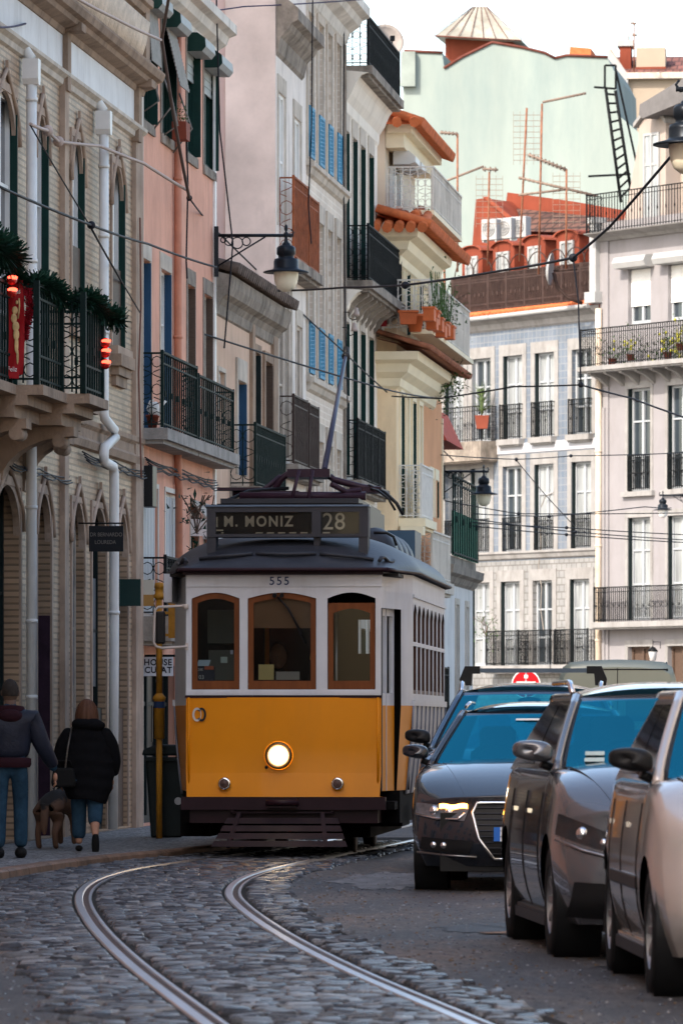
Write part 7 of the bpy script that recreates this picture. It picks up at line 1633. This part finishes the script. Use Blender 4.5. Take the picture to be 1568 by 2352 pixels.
mb=MB(); mb.grid(lambda u,v: (.155*math.cos(6.283*u)*(1-.25*v),.03-.115*math.sin(6.283*u)*(1-.2*v)-.02,1.40+.10*math.sin(math.pi*v*.8)+.02*math.sin(6.283*u)),24,8).sphere((0,-.10,1.41),(.12,.06,.07),14,8).build('hood',hood_m,d)
MB().sphere((0,.02,1.655),(.078,.098,.118),20,14).sphere((.078,.02,1.64),(.012,.022,.03),8,6).sphere((-.078,.02,1.64),(.012,.022,.03),8,6).sphere((0,.118,1.63),(.014,.02,.022),8,6).tube([(0,.0,1.48),(0,.01,1.58)],.055,12).build('head',mat('scalp',(.13,.085,.065),.7,.2,10),d)
MB().grid(lambda u,v:(.082*math.sin(v*2.0)*math.cos(6.283*u),.004+.104*math.sin(v*2.0)*math.sin(6.283*u),1.66+.122*math.cos(v*2.0)),18,8).build('hair',mat('hair_short',(.03,.025,.022),.9,.3,30),d)
def hand(px,py,pz,s,par,curl=.5):
    mb=MB(); c=Vector((px,py,pz)); mb.sphere(c,(.022,.04,.045),10,8)
    for k in range(4):
        y=-.028+.019*k; L_=(.060,.07,.066,.052)[k]; a=c+Vector((0,y,-.035)); b=a+Vector((s*.006,0,-L_*.5)); e=b+Vector((-s*L_*.5*curl,0,-L_*.42)); mb.tube([a,b,e],[.0095,.0088,.007],6)
    a=c+Vector((0,.035,-.005)); mb.tube([a,a+Vector((0,.02,-.025)),a+Vector((-s*.01,.022,-.055))],[.011,.010,.008],6); return mb.build('hand',skin,par)
hand(.425,.13,.80,1,d,.7); hand(-.28,.14,.76,-1,d,.5)
for x,y in ((.10,-.02),(-.11,-.14)):
    mb=MB(); mb.grid(lambda u,v:(x+.058*math.cos(6.283*u)*math.sin(math.pi*v)**.5,y+.04+.15*-math.cos(math.pi*v),max(.0,.05+.062*math.sin(6.283*u)*math.sin(math.pi*v)**.5)),14,12).build('shoe',shoe,d)
man=d
# woman
coat=mat('puffer_coat',(.004,.004,.005),.85,.3,3,.4,bscale=12,spec=.12)
d=person_root(200,55.4,KZ,'woman in oversized black puffer coat and cropped jeans walking, heel raised',1.50,R(2))
J=[(0,0,.88,.15,.12),(0,0,1.1,.15,.12),(0,0,1.38,.15,.10),(0,0,1.48,.06),(0,.01,1.56,.06),(.09,0,.82,.10),(.09,-.05,.47,.075),(.09,-.22,.26,.045),(.095,-.28,.17,.036),(-.09,0,.82,.10),(-.085,.05,.48,.07),(-.085,.04,.20,.045),(-.085,.03,.08,.036)]
skinned('body',J,[(0,1),(1,2),(2,3),(3,4),(0,5),(5,6),(6,7),(7,8),(0,9),(9,10),(10,11),(11,12)],skin,d)
skinned('jeans',[(0,0,.90,.16,.13),(.09,0,.80,.115),(.09,-.045,.48,.092),(.09,-.19,.30,.080),(-.09,0,.80,.115),(-.085,.05,.48,.09),(-.085,.04,.13,.078)],[(0,1),(1,2),(2,3),(0,4),(4,5),(5,6)],mat('denim_light',(.022,.05,.08),.9,.2,12,.3,spec=.1),d)
mb=MB()
def ct(u,v):
    z=.60+.92*v; t=6.283*u; w_=[.20,.255,.285,.295,.30,.285,.25,.17,.12]; k=v*8; i=min(7,int(k)); ww=w_[i]+(w_[i+1]-w_[i])*(k-i)
    z+= -.06*(math.cos(t)>0)*(1-v)*math.cos(t)
    pf=1+.022*math.sin(v*42)
    return (ww*math.cos(t)*pf, (.185-.05*v)*math.sin(t)*pf, z)
mb.grid(ct,36,50).build('coat',coat,d)
for s in (-1,1): skinned('sleeve',[(s*.14,0,1.40,.10),(s*.25,.0,1.22,.10),(s*.29,.03,1.02,.09),(s*.265,.09,.86,.075)],[(0,1),(1,2),(2,3)],coat,d)
mb=MB(); mb.sphere((0,-.06,1.455),(.165,.11,.085),20,12).sphere((.05,-.07,1.44),(.15,.10,.07),16,10).build('hood',coat,d)
MB().sphere((0,.03,1.62),(.072,.09,.11),16,12).build('head',skin,d)
MB().grid(lambda u,v:((.10+.03*v)*math.sin(min(1.6,v*2.2))**.7*math.cos(6.283*u)*(1+.05*math.sin(u*75+v*4)),-.015+(.105+.02*v)*math.sin(min(1.6,v*2.2))**.7*math.sin(6.283*u)*(1+.04*math.sin(u*75)),1.745-.30*v**1.5),60,14).build('hair',mat('hair_brown',(.085,.038,.022),.6,.3,14,stretch=(4,4,.5)),d)
for x,y,z,tip in ((-.085,.03,.0,0),(.095,-.30,.07,1)):
    mb=MB(); 
    def sh(u,v):
        q=Vector((.042*math.cos(6.283*u)*math.sin(math.pi*v)**.5,.125*-math.cos(math.pi*v)+.04,.035+.036*math.sin(6.283*u)*math.sin(math.pi*v)**.5))
        if tip: q=Matrix.Rotation(R(-78),4,'X')@q; return (x+q.x,y+q.y*1+.0,z+q.z+.05)
        return (x+q.x,y+q.y,max(0,z+q.z))
    mb.grid(sh,14,12).build('boot',shoe,d)
MB().tube([(-.16,-.05,1.42),(-.20,-.19,1.2),(-.23,-.20,.95),(-.24,-.17,.83)],.010,6).build('bag_strap',chrome if False else mat('strap_metal',(.10,.09,.08),.4,.4,40,metal=.6),d)
bg_=thing('shoulder_bag','black shoulder bag hanging at the left side of the woman in the puffer coat','bag',(d.location.x-.22,55.25,.70)); MB().prism([(-.11,0),(.11,0),(.12,.05),(.10,.19),(-.10,.19),(-.12,.05)],-.05,.05).build('body',shoe,bg_,bevel=.02); MB().tube([(-.09,0,.19),(-.06,0,.26),(.06,0,.26),(.09,0,.19)],.008,6).build('handle',shoe,bg_)
hand(-.27,.12,.79,-1,d); hand(.27,.12,.79,1,d)
# dog
p_=at(112,HY,56.6); dg_=thing('dog','german shepherd dog with black saddle and tan legs seen from behind','dog',(p_.x,56.6,KZ),R(-14))
tan=bpy.data.materials.new('dog_fur'); tan.use_nodes=True; nn=NT(tan); tc=nn.new('ShaderNodeTexCoord'); sp=nn.new('ShaderNodeSeparateXYZ'); nn.link(tc.outputs['Object'],sp.inputs[0]); nz=nn.new('ShaderNodeTexNoise'); nz.inputs['Scale'].default_value=14; nn.link(tc.outputs['Object'],nz.inputs[0])
ad=nn.new('ShaderNodeMath',operation='MULTIPLY_ADD'); nn.link(nz.outputs[0],ad.inputs[0]); ad.inputs[1].default_value=.16; ax_=nn.new('ShaderNodeMath',operation='ABSOLUTE'); nn.link(sp.outputs[0],ax_.inputs[0]); a2=nn.new('ShaderNodeMath',operation='MULTIPLY_ADD'); nn.link(ax_.outputs[0],a2.inputs[0]); a2.inputs[1].default_value=-1.3; nn.link(sp.outputs[2],a2.inputs[2]); nn.link(a2.outputs[0],ad.inputs[2]); rp_=nn.new('ShaderNodeValToRGB'); nn.link(ad.outputs[0],rp_.inputs[0]); rp_.color_ramp.elements[0].position=.42; rp_.color_ramp.elements[0].color=(.11,.058,.034,1); rp_.color_ramp.elements[1].position=.47; rp_.color_ramp.elements[1].color=(.010,.008,.007,1); nn.link(rp_.outputs[0],nn.b.inputs['Base Color']); nn.b.inputs['Roughness'].default_value=.9
bp_=nn.new('ShaderNodeBump'); n3=nn.new('ShaderNodeTexNoise'); n3.inputs['Scale'].default_value=90; nn.link(tc.outputs['Object'],n3.inputs[0]); nn.link(n3.outputs[0],bp_.inputs['Height']); bp_.inputs['Strength'].default_value=.6; nn.link(bp_.outputs[0],nn.b.inputs['Normal'])
J=[(0,0,.47,.115,.10),(0,.18,.48,.10,.115),(0,.42,.47,.11,.14),(0,.62,.49,.115,.15),(0,.74,.54,.085),(.10,.84,.55,.065),(.14,.90,.53,.075),(.17,1.02,.47,.035),
   (.085,-.02,.36,.085),(.09,.05,.27,.06),(.095,-.10,.17,.033),(.095,-.07,.03,.03),(.095,-.03,.015,.03),
   (-.085,-.02,.36,.085),(-.09,.07,.27,.06),(-.095,-.05,.17,.033),(-.095,-.02,.03,.03),(-.095,.02,.015,.03),
   (.08,.62,.36,.06),(.085,.60,.2,.036),(.085,.62,.03,.03),(-.08,.62,.36,.06),(-.085,.66,.2,.036),(-.085,.70,.03,.03),
   (0,-.10,.44,.045),(.01,-.17,.32,.045),(.015,-.20,.20,.035),(.02,-.20,.14,.012)]
E=[(0,1),(1,2),(2,3),(3,4),(4,5),(5,6),(6,7),(0,8),(8,9),(9,10),(10,11),(11,12),(0,13),(13,14),(14,15),(15,16),(16,17),(3,18),(18,19),(19,20),(3,21),(21,22),(22,23),(0,24),(24,25),(25,26),(26,27)]
skinned('body',J,E,tan,dg_)
mb=MB()
for x in (.09,.19): mb.lathe([(0,.11),(.018,.06),(.03,.0)],(x,.88,.575),n=8)
mb.build('ears',mat('dog_black',(.012,.010,.009),.9),dg_); MB().lathe([(.095,-.012),(.10,0),(.095,.012)],(.05,.78,.54),n=18,axis='y').tube([(0,.3,.58),(0,.35,.61),(.0,.6,.63)],.012,5).build('harness',shoe,dg_)
ml=man.matrix_basis@Vector((.425,.13,.78)); tg=Matrix.Translation(dg_.location)@Vector((.02,.5,.60)); mb=MB(); mb.tube([ml,(ml+tg)/2-Vector((0,0,.06)),tg],.006,5); tag(mb.build('dog_lead',shoe),'dark lead running from the man\'s hand to the dog','dog lead')
